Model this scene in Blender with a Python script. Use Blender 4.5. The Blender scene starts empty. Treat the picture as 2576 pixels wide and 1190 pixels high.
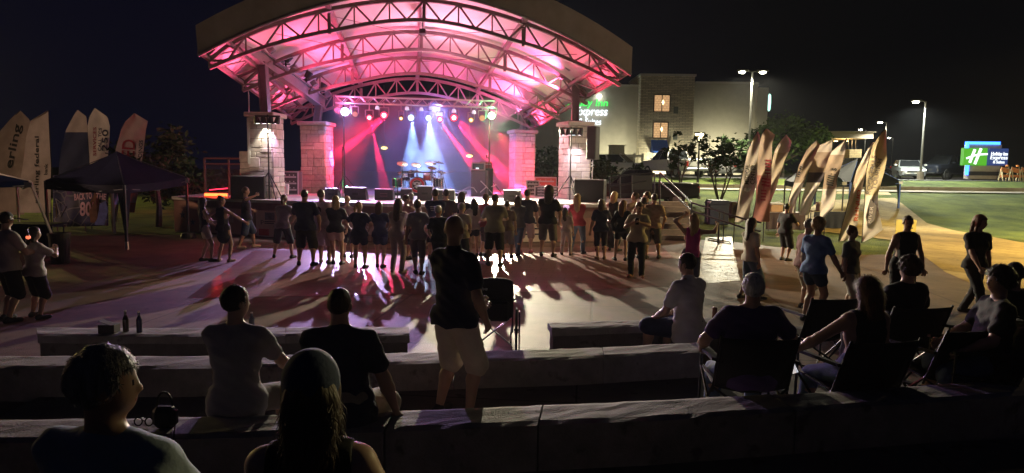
import bpy, math, random
import numpy as np
from mathutils import Vector, Matrix, Euler
random.seed(7); np.random.seed(7)
SC = bpy.context.scene
COL = SC.collection
R = math.radians

# ------------------------------------------------------------------ camera
CAMH = 2.45; F = 1715.0; PXC, PYC = 1288.0, 595.0
PITCH = math.atan((595-418)/1715.0); ROLL = R(0.7)
cam_d = bpy.data.cameras.new('camera'); cam = bpy.data.objects.new('camera', cam_d); COL.objects.link(cam)
cam_d.sensor_width = 36; cam_d.lens = 36*1715/2576; cam_d.clip_end = 2000; cam_d.clip_start = 0.05
MC = Matrix.Translation((0,0,CAMH)) @ Matrix.Rotation(math.pi/2-PITCH,4,'X') @ Matrix.Rotation(ROLL,4,'Z')
cam.matrix_world = MC; SC.camera = cam
RC = MC.to_3x3()
def ray(px,py): return RC @ Vector(((px-PXC)/F, -(py-PYC)/F, -1))
def P(px,py,d):
    v = ray(px,py); return Vector((0,0,CAMH)) + v*(d/v.y)
def G(px,py,z=0.0):
    v = ray(px,py); return Vector((0,0,CAMH)) + v*((z-CAMH)/v.z)

# ------------------------------------------------------------------ materials
MATS = {}
def nt(name):
    m = bpy.data.materials.new(name); m.use_nodes = True
    n = m.node_tree.nodes; l = m.node_tree.links
    return m, n, l, n['Principled BSDF']
def mat(name, col, rough=.6, metal=0, var=.12, scale=6, bump=0, bscale=40, spec=None, coords='Object', trans=0):
    if name in MATS: return MATS[name]
    m,n,l,b = nt(name)
    b.inputs['Roughness'].default_value = rough; b.inputs['Metallic'].default_value = metal
    if spec is not None: b.inputs['Specular IOR Level'].default_value = spec
    tc = n.new('ShaderNodeTexCoord')
    if var:
        t = n.new('ShaderNodeTexNoise'); t.inputs['Scale'].default_value = scale; t.inputs['Detail'].default_value = 5
        l.new(tc.outputs[coords], t.inputs['Vector'])
        r = n.new('ShaderNodeValToRGB'); l.new(t.outputs['Fac'], r.inputs['Fac'])
        r.color_ramp.elements[0].position = .3; r.color_ramp.elements[1].position = .7
        r.color_ramp.elements[0].color = [c*(1-var) for c in col]+[1]
        r.color_ramp.elements[1].color = [min(1,c*(1+var)) for c in col]+[1]
        l.new(r.outputs['Color'], b.inputs['Base Color'])
    else: b.inputs['Base Color'].default_value = (*col,1)
    if bump:
        t2 = n.new('ShaderNodeTexNoise'); t2.inputs['Scale'].default_value = bscale; t2.inputs['Detail'].default_value = 6
        l.new(tc.outputs[coords], t2.inputs['Vector'])
        bp = n.new('ShaderNodeBump'); bp.inputs['Strength'].default_value = bump; bp.inputs['Distance'].default_value = .02
        l.new(t2.outputs['Fac'], bp.inputs['Height']); l.new(bp.outputs['Normal'], b.inputs['Normal'])
    MATS[name] = m; return m
def emit(name, col, s, base=(.02,.02,.02)):
    if name in MATS: return MATS[name]
    m,n,l,b = nt(name)
    b.inputs['Base Color'].default_value = (*base,1)
    b.inputs['Emission Color'].default_value = (*col,1); b.inputs['Emission Strength'].default_value = s
    MATS[name] = m; return m
def brickmat(name, c1, c2, mortar, sx, sy, rough=.85, msize=.02, bump=.4):
    if name in MATS: return MATS[name]
    m,n,l,b = nt(name); b.inputs['Roughness'].default_value = rough
    tc = n.new('ShaderNodeTexCoord'); s = n.new('ShaderNodeSeparateXYZ'); l.new(tc.outputs['Object'], s.inputs[0])
    a = n.new('ShaderNodeMath'); a.operation='ADD'; l.new(s.outputs['X'],a.inputs[0]); l.new(s.outputs['Y'],a.inputs[1])
    c = n.new('ShaderNodeCombineXYZ'); l.new(a.outputs[0],c.inputs['X']); l.new(s.outputs['Z'],c.inputs['Y'])
    k = n.new('ShaderNodeTexBrick'); l.new(c.outputs[0], k.inputs['Vector'])
    k.inputs['Color1'].default_value=(*c1,1); k.inputs['Color2'].default_value=(*c2,1); k.inputs['Mortar'].default_value=(*mortar,1)
    k.inputs['Scale'].default_value=1; k.inputs['Brick Width'].default_value=sx; k.inputs['Row Height'].default_value=sy; k.inputs['Mortar Size'].default_value=msize
    k.inputs['Bias'].default_value=-.1
    l.new(k.outputs['Color'], b.inputs['Base Color'])
    bp = n.new('ShaderNodeBump'); bp.inputs['Strength'].default_value=bump; bp.inputs['Distance'].default_value=.03; bp.invert=True
    l.new(k.outputs['Fac'], bp.inputs['Height']); l.new(bp.outputs['Normal'], b.inputs['Normal'])
    MATS[name]=m; return m

# ------------------------------------------------------------------ mesh building
def basis(o):
    m = o.matrix_basis.copy()
    return basis(o.parent) @ m if o.parent else m
def link(o, parent=None):
    COL.objects.link(o)
    if parent: o.parent = parent
    return o
def tag(o, label=None, cat=None, group=None, kind=None):
    if label: o['label']=label
    if cat: o['category']=cat
    if group: o['group']=group
    if kind: o['kind']=kind
    return o
def empty(name, loc, label=None, cat=None, group=None, rz=0):
    o = bpy.data.objects.new(name, None); o.location = loc; o.rotation_euler = (0,0,rz); link(o)
    o.empty_display_size = .1
    return tag(o,label,cat,group)
def frame(d):
    d = Vector(d).normalized()
    a = Vector((0,0,1)) if abs(d.z)<.95 else Vector((1,0,0))
    x = d.cross(a).normalized(); y = d.cross(x).normalized()
    return x,y
class MB:
    def __init__(s): s.v=[]; s.f=[]; s.m=[]; s.cm=0
    def add(s, vs, fs):
        b=len(s.v); s.v += [tuple(v) for v in vs]; s.f += [tuple(i+b for i in f) for f in fs]; s.m += [s.cm]*len(fs); return s
    def box(s, c, sz, rz=0, M=None, bev=0):
        x,y,z=[k/2 for k in sz]
        if bev:
            b=min(bev, x*.9,y*.9,z*.9); vs=[];
            for sx in(-1,1):
                for sy in(-1,1):
                    for sz_ in(-1,1):
                        vs += [(sx*(x-b),sy*(y-b),sz_*z),(sx*(x-b),sy*y,sz_*(z-b)),(sx*x,sy*(y-b),sz_*(z-b))]
            I=lambda a,b_,c_,k:((a*2+b_)*2+c_)*3+k
            fs=[]
            for c_ in(0,1): fs.append([I(0,0,c_,0),I(1,0,c_,0),I(1,1,c_,0),I(0,1,c_,0)])
            for b_ in(0,1): fs.append([I(0,b_,0,1),I(1,b_,0,1),I(1,b_,1,1),I(0,b_,1,1)])
            for a in(0,1): fs.append([I(a,0,0,2),I(a,1,0,2),I(a,1,1,2),I(a,0,1,2)])
            for b_ in(0,1):
                for c_ in(0,1): fs.append([I(0,b_,c_,0),I(1,b_,c_,0),I(1,b_,c_,1),I(0,b_,c_,1)])
            for a in(0,1):
                for c_ in(0,1): fs.append([I(a,0,c_,0),I(a,1,c_,0),I(a,1,c_,2),I(a,0,c_,2)])
            for a in(0,1):
                for b_ in(0,1): fs.append([I(a,b_,0,1),I(a,b_,1,1),I(a,b_,1,2),I(a,b_,0,2)])
            for a in(0,1):
                for b_ in(0,1):
                    for c_ in(0,1): fs.append([I(a,b_,c_,0),I(a,b_,c_,1),I(a,b_,c_,2)])
            vs=[Vector(v) for v in vs]; s._fix=True
        else:
            vs=[Vector((a,b,d)) for a in(-x,x) for b in(-y,y) for d in(-z,z)]
            fs=[(0,1,3,2),(4,6,7,5),(0,4,5,1),(2,3,7,6),(0,2,6,4),(1,5,7,3)]
        if M is None: M = Matrix.Translation(c) @ Matrix.Rotation(rz,4,'Z')
        else: M = Matrix.Translation(c) @ M.to_4x4()
        return s.add([M@v for v in vs], fs)
    def cyl(s, a, b, r1, r2=None, n=8, caps=True):
        a=Vector(a); b=Vector(b); r2=r1 if r2 is None else r2
        x,y=frame(b-a); vs=[]
        for c,r in((a,r1),(b,r2)):
            for i in range(n):
                t=2*math.pi*i/n; vs.append(c+x*(r*math.cos(t))+y*(r*math.sin(t)))
        fs=[(i,(i+1)%n,n+(i+1)%n,n+i) for i in range(n)]
        if caps: fs += [tuple(range(n-1,-1,-1)), tuple(range(n,2*n))]
        return s.add(vs,fs)
    def bar(s,a,b,w,h=None):     # square bar
        a=Vector(a); b=Vector(b); h=h or w; d=(b-a).normalized()
        x=d.cross(Vector((0,0,1)))
        x = x.normalized() if abs(d.z)<.96 else (Vector((1,0,0))-d*d.x).normalized()
        y=x.cross(d).normalized(); vs=[]
        for c in(a,b): vs += [c-x*w/2-y*h/2, c+x*w/2-y*h/2, c+x*w/2+y*h/2, c-x*w/2+y*h/2]
        return s.add(vs,[(3,2,1,0),(4,5,6,7),(0,1,5,4),(1,2,6,5),(2,3,7,6),(3,0,4,7)])
    def tube(s, pts, r, n=6):
        for a,b in zip(pts[:-1],pts[1:]): s.cyl(a,b,r,r,n)
        return s
    def lathe(s, prof, c=(0,0,0), n=16, M=None):
        vs=[];k=len(prof)
        for i in range(n):
            t=2*math.pi*i/n
            for r,z in prof: vs.append(Vector((r*math.cos(t),r*math.sin(t),z)))
        T = Matrix.Translation(c) @ (M.to_4x4() if M else Matrix.Identity(4))
        fs=[(i*k+j,((i+1)%n)*k+j,((i+1)%n)*k+j+1,i*k+j+1) for i in range(n) for j in range(k-1)]
        return s.add([T@v for v in vs],fs)
    def prism(s, poly, z0, z1):
        n=len(poly); vs=[(p[0],p[1],z0) for p in poly]+[(p[0],p[1],z1) for p in poly]
        return s.add(vs,[tuple(range(n-1,-1,-1)),tuple(range(n,2*n))]+[(i,(i+1)%n,n+(i+1)%n,n+i) for i in range(n)])
    def extr(s, poly3, off):
        n=len(poly3); off=Vector(off); vs=[Vector(p) for p in poly3]; vs+= [v+off for v in vs]
        return s.add(vs,[tuple(range(n-1,-1,-1)),tuple(range(n,2*n))]+[(i,(i+1)%n,n+(i+1)%n,n+i) for i in range(n)])
    def grid(s, fn, nu, nv, thick=None):
        vs=[fn(i/nu,j/nv) for j in range(nv+1) for i in range(nu+1)]
        fs=[(j*(nu+1)+i,j*(nu+1)+i+1,(j+1)*(nu+1)+i+1,(j+1)*(nu+1)+i) for j in range(nv) for i in range(nu)]
        if thick is None: return s.add(vs,fs)
        k=len(vs); off=Vector(thick); vs2=vs+[Vector(v)+off for v in vs]
        fs2=fs+[tuple(reversed([i+k for i in f])) for f in fs]
        bd=[i for i in range(nu+1)]+[(j)*(nu+1)+nu for j in range(1,nv+1)]+[nv*(nu+1)+i for i in range(nu-1,-1,-1)]+[j*(nu+1) for j in range(nv-1,0,-1)]
        for a,b in zip(bd,bd[1:]+bd[:1]): fs2.append((b,a,a+k,b+k))
        return s.add(vs2,fs2)
    def build(s, name, mats, parent=None, origin=None, smooth=False, world=True, fix=True):
        me=bpy.data.meshes.new(name)
        vs=[Vector(v) for v in s.v]; o=bpy.data.objects.new(name,me)
        if parent is not None and world:
            Mi=basis(parent).inverted(); vs=[Mi@v for v in vs]
        if parent is None:
            if origin is None:
                if vs:
                    xs=[v.x for v in vs]; ys=[v.y for v in vs]; origin=((min(xs)+max(xs))/2,(min(ys)+max(ys))/2,min(v.z for v in vs))
                else: origin=(0,0,0)
            og=Vector(origin); vs=[v-og for v in vs]; o.location=og
        me.from_pydata([tuple(v) for v in vs],[],s.f)
        if not isinstance(mats,(list,tuple)): mats=[mats]
        for m in mats: me.materials.append(m)
        if any(s.m): me.polygons.foreach_set('material_index', s.m)
        if fix:
            import bmesh
            bm=bmesh.new(); bm.from_mesh(me); bmesh.ops.recalc_face_normals(bm,faces=bm.faces); bm.to_mesh(me); bm.free()
        if smooth: me.polygons.foreach_set('use_smooth',[True]*len(me.polygons))
        me.update(); link(o,parent); return o
def copy_tree(o, parent=None):
    c=o.copy(); COL.objects.link(c)
    if parent: c.parent=parent
    for ch in [k for k in COL.objects if k.parent==o]: copy_tree(ch,c)
    return c
_txt={}
def textmesh(s, shear=0.0, bold=0.0):
    key=(s,shear,bold)
    if key not in _txt:
        cu=bpy.data.curves.new('t','FONT'); cu.body=s; cu.size=1; cu.shear=shear; cu.offset=bold; cu.resolution_u=3
        o=bpy.data.objects.new('t',cu); COL.objects.link(o)
        dg=bpy.context.evaluated_depsgraph_get(); me=o.evaluated_get(dg).to_mesh()
        vs=[tuple(v.co) for v in me.vertices]; fs=[tuple(p.vertices) for p in me.polygons]
        o.evaluated_get(dg).to_mesh_clear(); bpy.data.objects.remove(o); bpy.data.curves.remove(cu)
        xs=[v[0] for v in vs]; ys=[v[1] for v in vs]; x0,x1,y0,y1=min(xs),max(xs),min(ys),max(ys)
        vs=[((v[0]-x0)/(x1-x0),(v[1]-y0)/(y1-y0)) for v in vs]
        _txt[key]=(vs,fs)
    return _txt[key]
def text_on(mb, s, o, ux, uy, thick=.02, shear=0, bold=0):   # text filling the parallelogram o, o+ux, o+uy
    vs,fs=textmesh(s,shear,bold); o=Vector(o); ux=Vector(ux); uy=Vector(uy)
    nrm=ux.cross(uy).normalized()*thick
    p=[o+ux*a+uy*b for a,b in vs]; n=len(p)
    mb.add([q+nrm for q in p],fs)
    ed={}
    for f in fs:
        for a,b in zip(f,f[1:]+f[:1]): ed[(a,b)]=1
    side=[(a,b) for (a,b) in ed if (b,a) not in ed]
    mb.add(p+[q+nrm for q in p],[(a,b,b+n,a+n) for a,b in side])
def spot(name, loc, target, power, col, ang=60, blend=.4, rad=.06, kind='SPOT'):
    d=bpy.data.lights.new(name,kind); d.energy=power; d.color=col; d.shadow_soft_size=rad
    if kind=='SPOT': d.spot_size=R(ang); d.spot_blend=blend
    o=bpy.data.objects.new(name,d); o.location=loc
    if target is not None: o.rotation_euler=(Vector(target)-Vector(loc)).to_track_quat('-Z','Y').to_euler()
    link(o); return o
def smooth01(a,b,x):
    t=max(0,min(1,(x-a)/(b-a))); return t*t*(3-2*t)
# ================================================================== WORLD
wd = bpy.data.worlds.new('World'); SC.world = wd; wd.use_nodes = True
n=wd.node_tree.nodes; l=wd.node_tree.links; bg=n['Background']
tc=n.new('ShaderNodeTexCoord'); sp=n.new('ShaderNodeSeparateXYZ'); l.new(tc.outputs['Generated'],sp.inputs[0])
mr=n.new('ShaderNodeMapRange'); mr.inputs['From Min'].default_value=-.6; mr.inputs['From Max'].default_value=.35
l.new(sp.outputs['X'],mr.inputs['Value'])
rp=n.new('ShaderNodeValToRGB'); l.new(mr.outputs['Result'],rp.inputs['Fac'])
e=rp.color_ramp.elements; e[0].color=(.0011,.0015,.0070,1); e[1].color=(.0016,.0018,.0024,1)
m_=rp.color_ramp.elements.new(.55); m_.color=(.0010,.0013,.0050,1)
my=n.new('ShaderNodeMapRange'); my.inputs['From Min'].default_value=.1; my.inputs['From Max'].default_value=-.7; l.new(sp.outputs['Y'],my.inputs['Value'])
mxw=n.new('ShaderNodeMix'); mxw.data_type='RGBA'; l.new(my.outputs['Result'],mxw.inputs[0]); l.new(rp.outputs['Color'],mxw.inputs[6]); mxw.inputs[7].default_value=(.0024,.0030,.0080,1)  # bluish glow added behind the camera to fill the crowd's backs
l.new(mxw.outputs[2],bg.inputs['Color']); bg.inputs['Strength'].default_value=1.0

# ================================================================== GROUND
def zg(x,y):
    fx=smooth01(1.5,9,x)
    return fx*(smooth01(29,42,y)*1.15+smooth01(42.5,46,y)*.65)
grass_m = mat('grass_blades',(.075,.11,.025),.9,var=.5,scale=9,bump=.9,bscale=70)
MATS['grass_blades'].node_tree.nodes['Noise Texture'].inputs['Detail'].default_value=10
def axis(a,b,st,far,fst):
    o=[];x=a
    while x<b: o.append(x); x+=st
    lo=[a-fst*k*k for k in range(1,far)]; hi=[b+fst*k*k for k in range(0,far)]
    return sorted(lo)+o+hi
xs=axis(-20,40,1.0,9,3.0); ys=axis(-6,60,.8,9,3.0)
g=MB(); nx=len(xs)
g.add([(x,y,zg(x,y)-.012) for y in ys for x in xs],[(j*nx+i,j*nx+i+1,(j+1)*nx+i+1,(j+1)*nx+i) for j in range(len(ys)-1) for i in range(nx-1)])
gm,gn,gl,gb=nt('lawn_ground'); gb.inputs['Roughness'].default_value=.95
gt=gn.new('ShaderNodeTexCoord')
n1=gn.new('ShaderNodeTexNoise'); n1.inputs['Scale'].default_value=.7; n1.inputs['Detail'].default_value=8; gl.new(gt.outputs['Object'],n1.inputs['Vector'])
n2=gn.new('ShaderNodeTexNoise'); n2.inputs['Scale'].default_value=28; n2.inputs['Detail'].default_value=6; gl.new(gt.outputs['Object'],n2.inputs['Vector'])
mx=gn.new('ShaderNodeMix'); mx.data_type='RGBA'; mx.blend_type='MULTIPLY'; mx.inputs[0].default_value=.8
r1=gn.new('ShaderNodeValToRGB'); r1.color_ramp.elements[0].position=.35; r1.color_ramp.elements[0].color=(.05,.085,.014,1); r1.color_ramp.elements[1].position=.68; r1.color_ramp.elements[1].color=(.17,.22,.045,1)
r2=gn.new('ShaderNodeValToRGB'); r2.color_ramp.elements[0].position=.3; r2.color_ramp.elements[0].color=(.35,.35,.3,1); r2.color_ramp.elements[1].position=.65; r2.color_ramp.elements[1].color=(1.2,1.2,1,1)
gl.new(n1.outputs['Fac'],r1.inputs[0]); gl.new(n2.outputs['Fac'],r2.inputs[0]); gl.new(r1.outputs[0],mx.inputs[6]); gl.new(r2.outputs[0],mx.inputs[7]); gl.new(mx.outputs[2],gb.inputs['Base Color'])
bp=gn.new('ShaderNodeBump'); bp.inputs['Strength'].default_value=1; bp.inputs['Distance'].default_value=.08; gl.new(n2.outputs['Fac'],bp.inputs['Height']); gl.new(bp.outputs['Normal'],gb.inputs['Normal'])
tag(g.build('ground',gm,origin=(0,0,0),smooth=True),'wide grass ground around the plaza rising towards the car park',kind='structure')

def concrete(name,c,c2,rough=.8,joint=None,scale=2.2,bump=.25,stamped=False):
    m,n,l,b=nt(name); b.inputs['Roughness'].default_value=rough
    t=n.new('ShaderNodeTexCoord')
    a=n.new('ShaderNodeTexNoise'); a.inputs['Scale'].default_value=scale; a.inputs['Detail'].default_value=9; a.inputs['Roughness'].default_value=.65; l.new(t.outputs['Object'],a.inputs['Vector'])
    r=n.new('ShaderNodeValToRGB'); r.color_ramp.elements[0].position=.3; r.color_ramp.elements[1].position=.72
    r.color_ramp.elements[0].color=(*c,1); r.color_ramp.elements[1].color=(*c2,1); l.new(a.outputs['Fac'],r.inputs[0])
    col=r.outputs[0]; bp=n.new('ShaderNodeBump'); bp.inputs['Strength'].default_value=bump; bp.inputs['Distance'].default_value=.02
    h=n.new('ShaderNodeTexNoise'); h.inputs['Scale'].default_value=14 if stamped else 60; h.inputs['Detail'].default_value=7; l.new(t.outputs['Object'],h.inputs['Vector'])
    hh=h.outputs['Fac']
    if joint:
        k=n.new('ShaderNodeTexBrick'); mp=n.new('ShaderNodeMapping'); mp.inputs['Rotation'].default_value=(0,0,joint[3]); l.new(t.outputs['Object'],mp.inputs[0]); l.new(mp.outputs[0],k.inputs['Vector'])
        k.inputs['Scale'].default_value=1; k.inputs['Brick Width'].default_value=joint[0]; k.inputs['Row Height'].default_value=joint[1]; k.inputs['Mortar Size'].default_value=joint[2]; k.offset=joint[4] if len(joint)>4 else 0
        k.inputs['Color1'].default_value=(1,1,1,1); k.inputs['Color2'].default_value=(.86,.86,.86,1); k.inputs['Mortar'].default_value=(.35,.33,.32,1)
        q=n.new('ShaderNodeMix'); q.data_type='RGBA'; q.blend_type='MULTIPLY'; q.inputs[0].default_value=1; l.new(col,q.inputs[6]); l.new(k.outputs['Color'],q.inputs[7]); col=q.outputs[2]
        mm=n.new('ShaderNodeMath'); mm.operation='MULTIPLY_ADD'; mm.inputs[1].default_value=-1.0; l.new(k.outputs['Fac'],mm.inputs[0]); l.new(hh,mm.inputs[2]); hh=mm.outputs[0]
    s1=n.new('ShaderNodeTexNoise'); s1.inputs['Scale'].default_value=.45; s1.inputs['Detail'].default_value=4; s1.inputs['Distortion'].default_value=.6; l.new(t.outputs['Object'],s1.inputs['Vector'])
    s2=n.new('ShaderNodeTexNoise'); s2.inputs['Scale'].default_value=5.5; s2.inputs['Detail'].default_value=3; l.new(t.outputs['Object'],s2.inputs['Vector'])
    sr=n.new('ShaderNodeValToRGB'); sr.color_ramp.elements[0].position=.36; sr.color_ramp.elements[0].color=(.62,.60,.58,1); sr.color_ramp.elements[1].position=.6; sr.color_ramp.elements[1].color=(1.1,1.1,1.1,1); l.new(s1.outputs['Fac'],sr.inputs[0])
    sr2=n.new('ShaderNodeValToRGB'); sr2.color_ramp.elements[0].position=.30; sr2.color_ramp.elements[0].color=(.45,.43,.42,1); sr2.color_ramp.elements[1].position=.38; sr2.color_ramp.elements[1].color=(1,1,1,1); l.new(s2.outputs['Fac'],sr2.inputs[0])
    for sx_ in(sr,sr2):
        qq=n.new('ShaderNodeMix'); qq.data_type='RGBA'; qq.blend_type='MULTIPLY'; qq.inputs[0].default_value=.9; l.new(col,qq.inputs[6]); l.new(sx_.outputs[0],qq.inputs[7]); col=qq.outputs[2]
    l.new(col,b.inputs['Base Color']); l.new(hh,bp.inputs['Height']); l.new(bp.outputs['Normal'],b.inputs['Normal'])
    if stamped:
        rr=n.new('ShaderNodeMapRange'); rr.inputs['To Min'].default_value=rough-.08; rr.inputs['To Max'].default_value=rough+.15; l.new(a.outputs['Fac'],rr.inputs['Value']); l.new(rr.outputs[0],b.inputs['Roughness'])
    MATS[name]=m; return m
plaza_m=concrete('plaza_concrete',(.095,.055,.042),(.19,.122,.088),.62,(3.4,3.0,.022,.12))
path_m=concrete('path_concrete',(.32,.25,.12),(.48,.38,.19),.85,(2.2,30,.03,-.5))  # yellow of the sodium lamp is put into the path colour
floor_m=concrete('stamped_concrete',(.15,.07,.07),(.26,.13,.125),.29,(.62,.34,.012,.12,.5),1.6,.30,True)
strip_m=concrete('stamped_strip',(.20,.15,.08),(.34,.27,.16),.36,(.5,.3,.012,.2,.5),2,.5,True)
road_m=concrete('road_surface',(.26,.24,.20),(.36,.33,.27),.9,None,.6)
asph_m=concrete('asphalt',(.06,.06,.06),(.09,.09,.085),.9,None,1.2)
kerb_m=concrete('kerb_concrete',(.22,.19,.15),(.32,.28,.22),.9,None,3)
def sheet(name,pts,m,z=None,label='',sub=None,dz=.004):
    s=MB(); s.add([(p[0],p[1],(p[2] if z is None else z)) for p in pts],[tuple(range(len(pts)))])
    return tag(s.build(name,m,origin=(0,0,0)),label,kind='structure')
px=[(-13.6,-3),(-12.6,15.8),(-14.5,18),(-14.5,22.3),(-9,23.4),(3,24.5),(5,24.3)]
px+= [tuple(G(a,b)[:2]) for a,b in((1700,598),(1860,610),(1960,622),(2075,640),(2130,642),(2230,640),(2300,632),(2322,620),(2318,610))]
px+= [(15.5,22.7),(17.9,23.9),(19.0,24.2),(24,22),(24,8),(20,-3)]
sheet('plaza_floor',px,plaza_m,.0,'tan concrete plaza floor in front of the stage')
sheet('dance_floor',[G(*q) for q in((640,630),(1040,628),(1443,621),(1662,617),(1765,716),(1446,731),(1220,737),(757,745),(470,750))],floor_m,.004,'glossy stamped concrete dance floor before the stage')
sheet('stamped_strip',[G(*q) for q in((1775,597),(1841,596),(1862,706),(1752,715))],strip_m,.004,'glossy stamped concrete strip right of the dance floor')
# path draped on the ground
lp=[(2322,620,0),(2290,606,0),(2245,590,0),(2215,560,0)]; 
L_=[Vector(q) for q in((9.6,13.0,0),(10.6,16.5,0),(12.2,20.2,0),(13.3,22.1,0),(13.5,23.8,0),(12.9,25.6,0),(12.0,27.4,0),(12.6,30.5,0),(16,36,0),(19.6,41.1,0))]
R_=[Vector(q) for q in((17.5,10.0,0),(17.2,15.5,0),(17.4,20.5,0),(17.9,23.9,0),(18.1,26,0),(18.3,28.2,0),(18.9,31,0),(20.0,34,0),(21,37,0),(22.6,41.1,0))]
pm=MB(); vs=[]
K=6
for a,b in zip(L_,R_):
    for k in range(K+1):
        x=a[0]+(b[0]-a[0])*k/K; y=a[1]+(b[1]-a[1])*k/K; vs.append((x,y,zg(x,y)+(.03 if y>24 else .006)))
pm.add(vs,[(j*(K+1)+i,j*(K+1)+i+1,(j+1)*(K+1)+i+1,(j+1)*(K+1)+i) for j in range(len(L_)-1) for i in range(K)])
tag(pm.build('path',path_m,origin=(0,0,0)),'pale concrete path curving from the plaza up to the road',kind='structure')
# road, kerb, car park
def band(name,y0,y1,x0,x1,dz,m,label,z=None):
    s=MB(); N=60
    s.add([(x0+(x1-x0)*i/N,y,(zg(x0+(x1-x0)*i/N,y)+dz) if z is None else z) for y in(y0,y1) for i in range(N+1)],[(i,i+1,N+2+i,N+1+i) for i in range(N)])
    return tag(s.build(name,m,origin=(0,0,0)),label,kind='structure')
band('road',41.2,43.0,3,70,.06,road_m,'pale road running behind the lawn below the car park')
kb=MB(); kb.box((36,43.2,1.30),(66,.2,.34)); tag(kb.build('kerb',kerb_m,origin=(0,0,0)),'concrete kerb along the far side of the road',kind='structure')
band('car_park',46.6,72,3,110,.03,asph_m,'dark asphalt car park in front of the hotel')
# ================================================================== TERRACE TIERS AND STONE BENCHES
stone_m=concrete('bench_stone',(.21,.195,.19),(.35,.33,.315),.8,None,5,.3)
tier_m=concrete('tier_floor',(.10,.09,.09),(.17,.15,.14),.85,(2.5,2,.01,.1))
def bench(near, far, z, th, floor, ov, label, joints, grp='stone seat walls of the terraces'):
    root=empty('stone_bench',( (near[0].x+near[-1].x)/2,(near[0].y+near[-1].y)/2,floor),label,'bench',grp)
    s=MB(); rnd=random.Random(len(label))
    # slab split into stones at joints (fractions) with a small gap and rough edges
    cuts=[0]+joints+[1]
    def at(poly,t):
        n=len(poly)-1; k=min(int(t*n),n-1); return poly[k].lerp(poly[k+1],t*n-k)
    for a,b in zip(cuts[:-1],cuts[1:]):
        N=max(4,int((at(near,b)-at(near,a)).length/.12)); a2=a+.0006; b2=b-.0006
        M=6
        def fn(u,v,dz=0):
            t=a2+(b2-a2)*u; p=at(near,t).lerp(at(far,t),v)
            w=(.5-rnd.random())*.008
            if v in(0,1): p=p+(at(near,t)-at(far,t)).normalized()*(rnd.random()-.5)*.006
            return Vector((p.x,p.y,z+w-(.012 if v in (0,1) else 0)))
        s.grid(fn,N,M,thick=(0,0,-th))
    s.build('seat_slab',stone_m,root,smooth=False)
    p=MB(); n0=near[0].lerp(far[0],ov); poly=[]
    dirx=(near[-1]-near[0]).normalized()
    a0=near[0].lerp(far[0],ov)+dirx*ov*.2; a1=near[-1].lerp(far[-1],ov)-dirx*ov*.2; b1=near[-1].lerp(far[-1],1-ov)-dirx*ov*.2; b0=near[0].lerp(far[0],1-ov)+dirx*ov*.2
    p.prism([a0,a1,b1,b0],floor-.3,z-th+.001)
    p.build('plinth',concrete('plinth_stone_%d'%len(label),(.12,.11,.105),(.19,.175,.165),.9,None,4,.4),root)
    return root
def rowpts(l,z): return [G(a,b,z) for a,b in l]
Z1,Z2,Z3=.45,.60,.78; F2=.33; F3=.46
bench(rowpts([(94,843),(468,845),(1031,842)],Z1),rowpts([(91,822),(468,823),(1031,820)],Z1),Z1,.085,0,.14,'front stone bench left of the walkway gap with bottles standing on it',[.21,.45,.72])
bench(rowpts([(1388,827),(1707,816),(1830,811)],Z1),rowpts([(1377,810),(1690,800),(1815,796)],Z1),Z1,.085,0,.14,'short front stone bench right of the walkway gap with a man on its end',[.36,.7])
bench(rowpts([(-260,925),(446,926),(974,915),(1453,901),(1770,884)],Z2),rowpts([(-230,893),(446,893),(974,886),(1453,874),(1755,859)],Z2),Z2,.30,0,.02,'long second-row stone seat wall in front of the standing bald man',[.30,.585,.80])
bench(rowpts([(-420,1118),(300,1106),(960,1083),(1624,1056),(2236,1016),(2485,998),(2750,977)],Z3),rowpts([(-360,1055),(300,1049),(991,1031),(1624,1004),(2127,980),(2364,963),(2640,940)],Z3),Z3,.34,F2,.02,'longest stone seat wall, in the third row under the two seated men',[.2,.335,.43,.6,.74,.88])
# floors of the tiers
a=[G(-300,926,Z2),G(1770,884,Z2)]
def tier(name,p0,p1,back,z,label):
    s=MB(); d=(p1-p0); s.prism([(p0.x-d.x*.3,p0.y-d.y*.3),(p1.x+d.x*.9,p1.y+d.y*.9),(p1.x+d.x*.9,back),(p0.x-d.x*.3,back)][::-1],-.3,z)
    return tag(s.build(name,tier_m,origin=(0,0,0)),label,kind='structure')
n0=rowpts([(446,926),(1453,901)],Z2); far2=rowpts([(446,893),(1453,874)],Z2)
tier('terrace_floor',n0[0].lerp(far2[0],.5),n0[1].lerp(far2[1],.5),-2.5,F2,'dark terrace floor between the second and third bench rows')
n3=rowpts([(300,1106),(1624,1056)],Z3); f3=rowpts([(300,1049),(1624,1004)],Z3)
tier('upper_terrace_floor',n3[0].lerp(f3[0],.4),n3[1].lerp(f3[1],.4),-2.6,F3,'dark upper terrace floor behind the third bench row')

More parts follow.
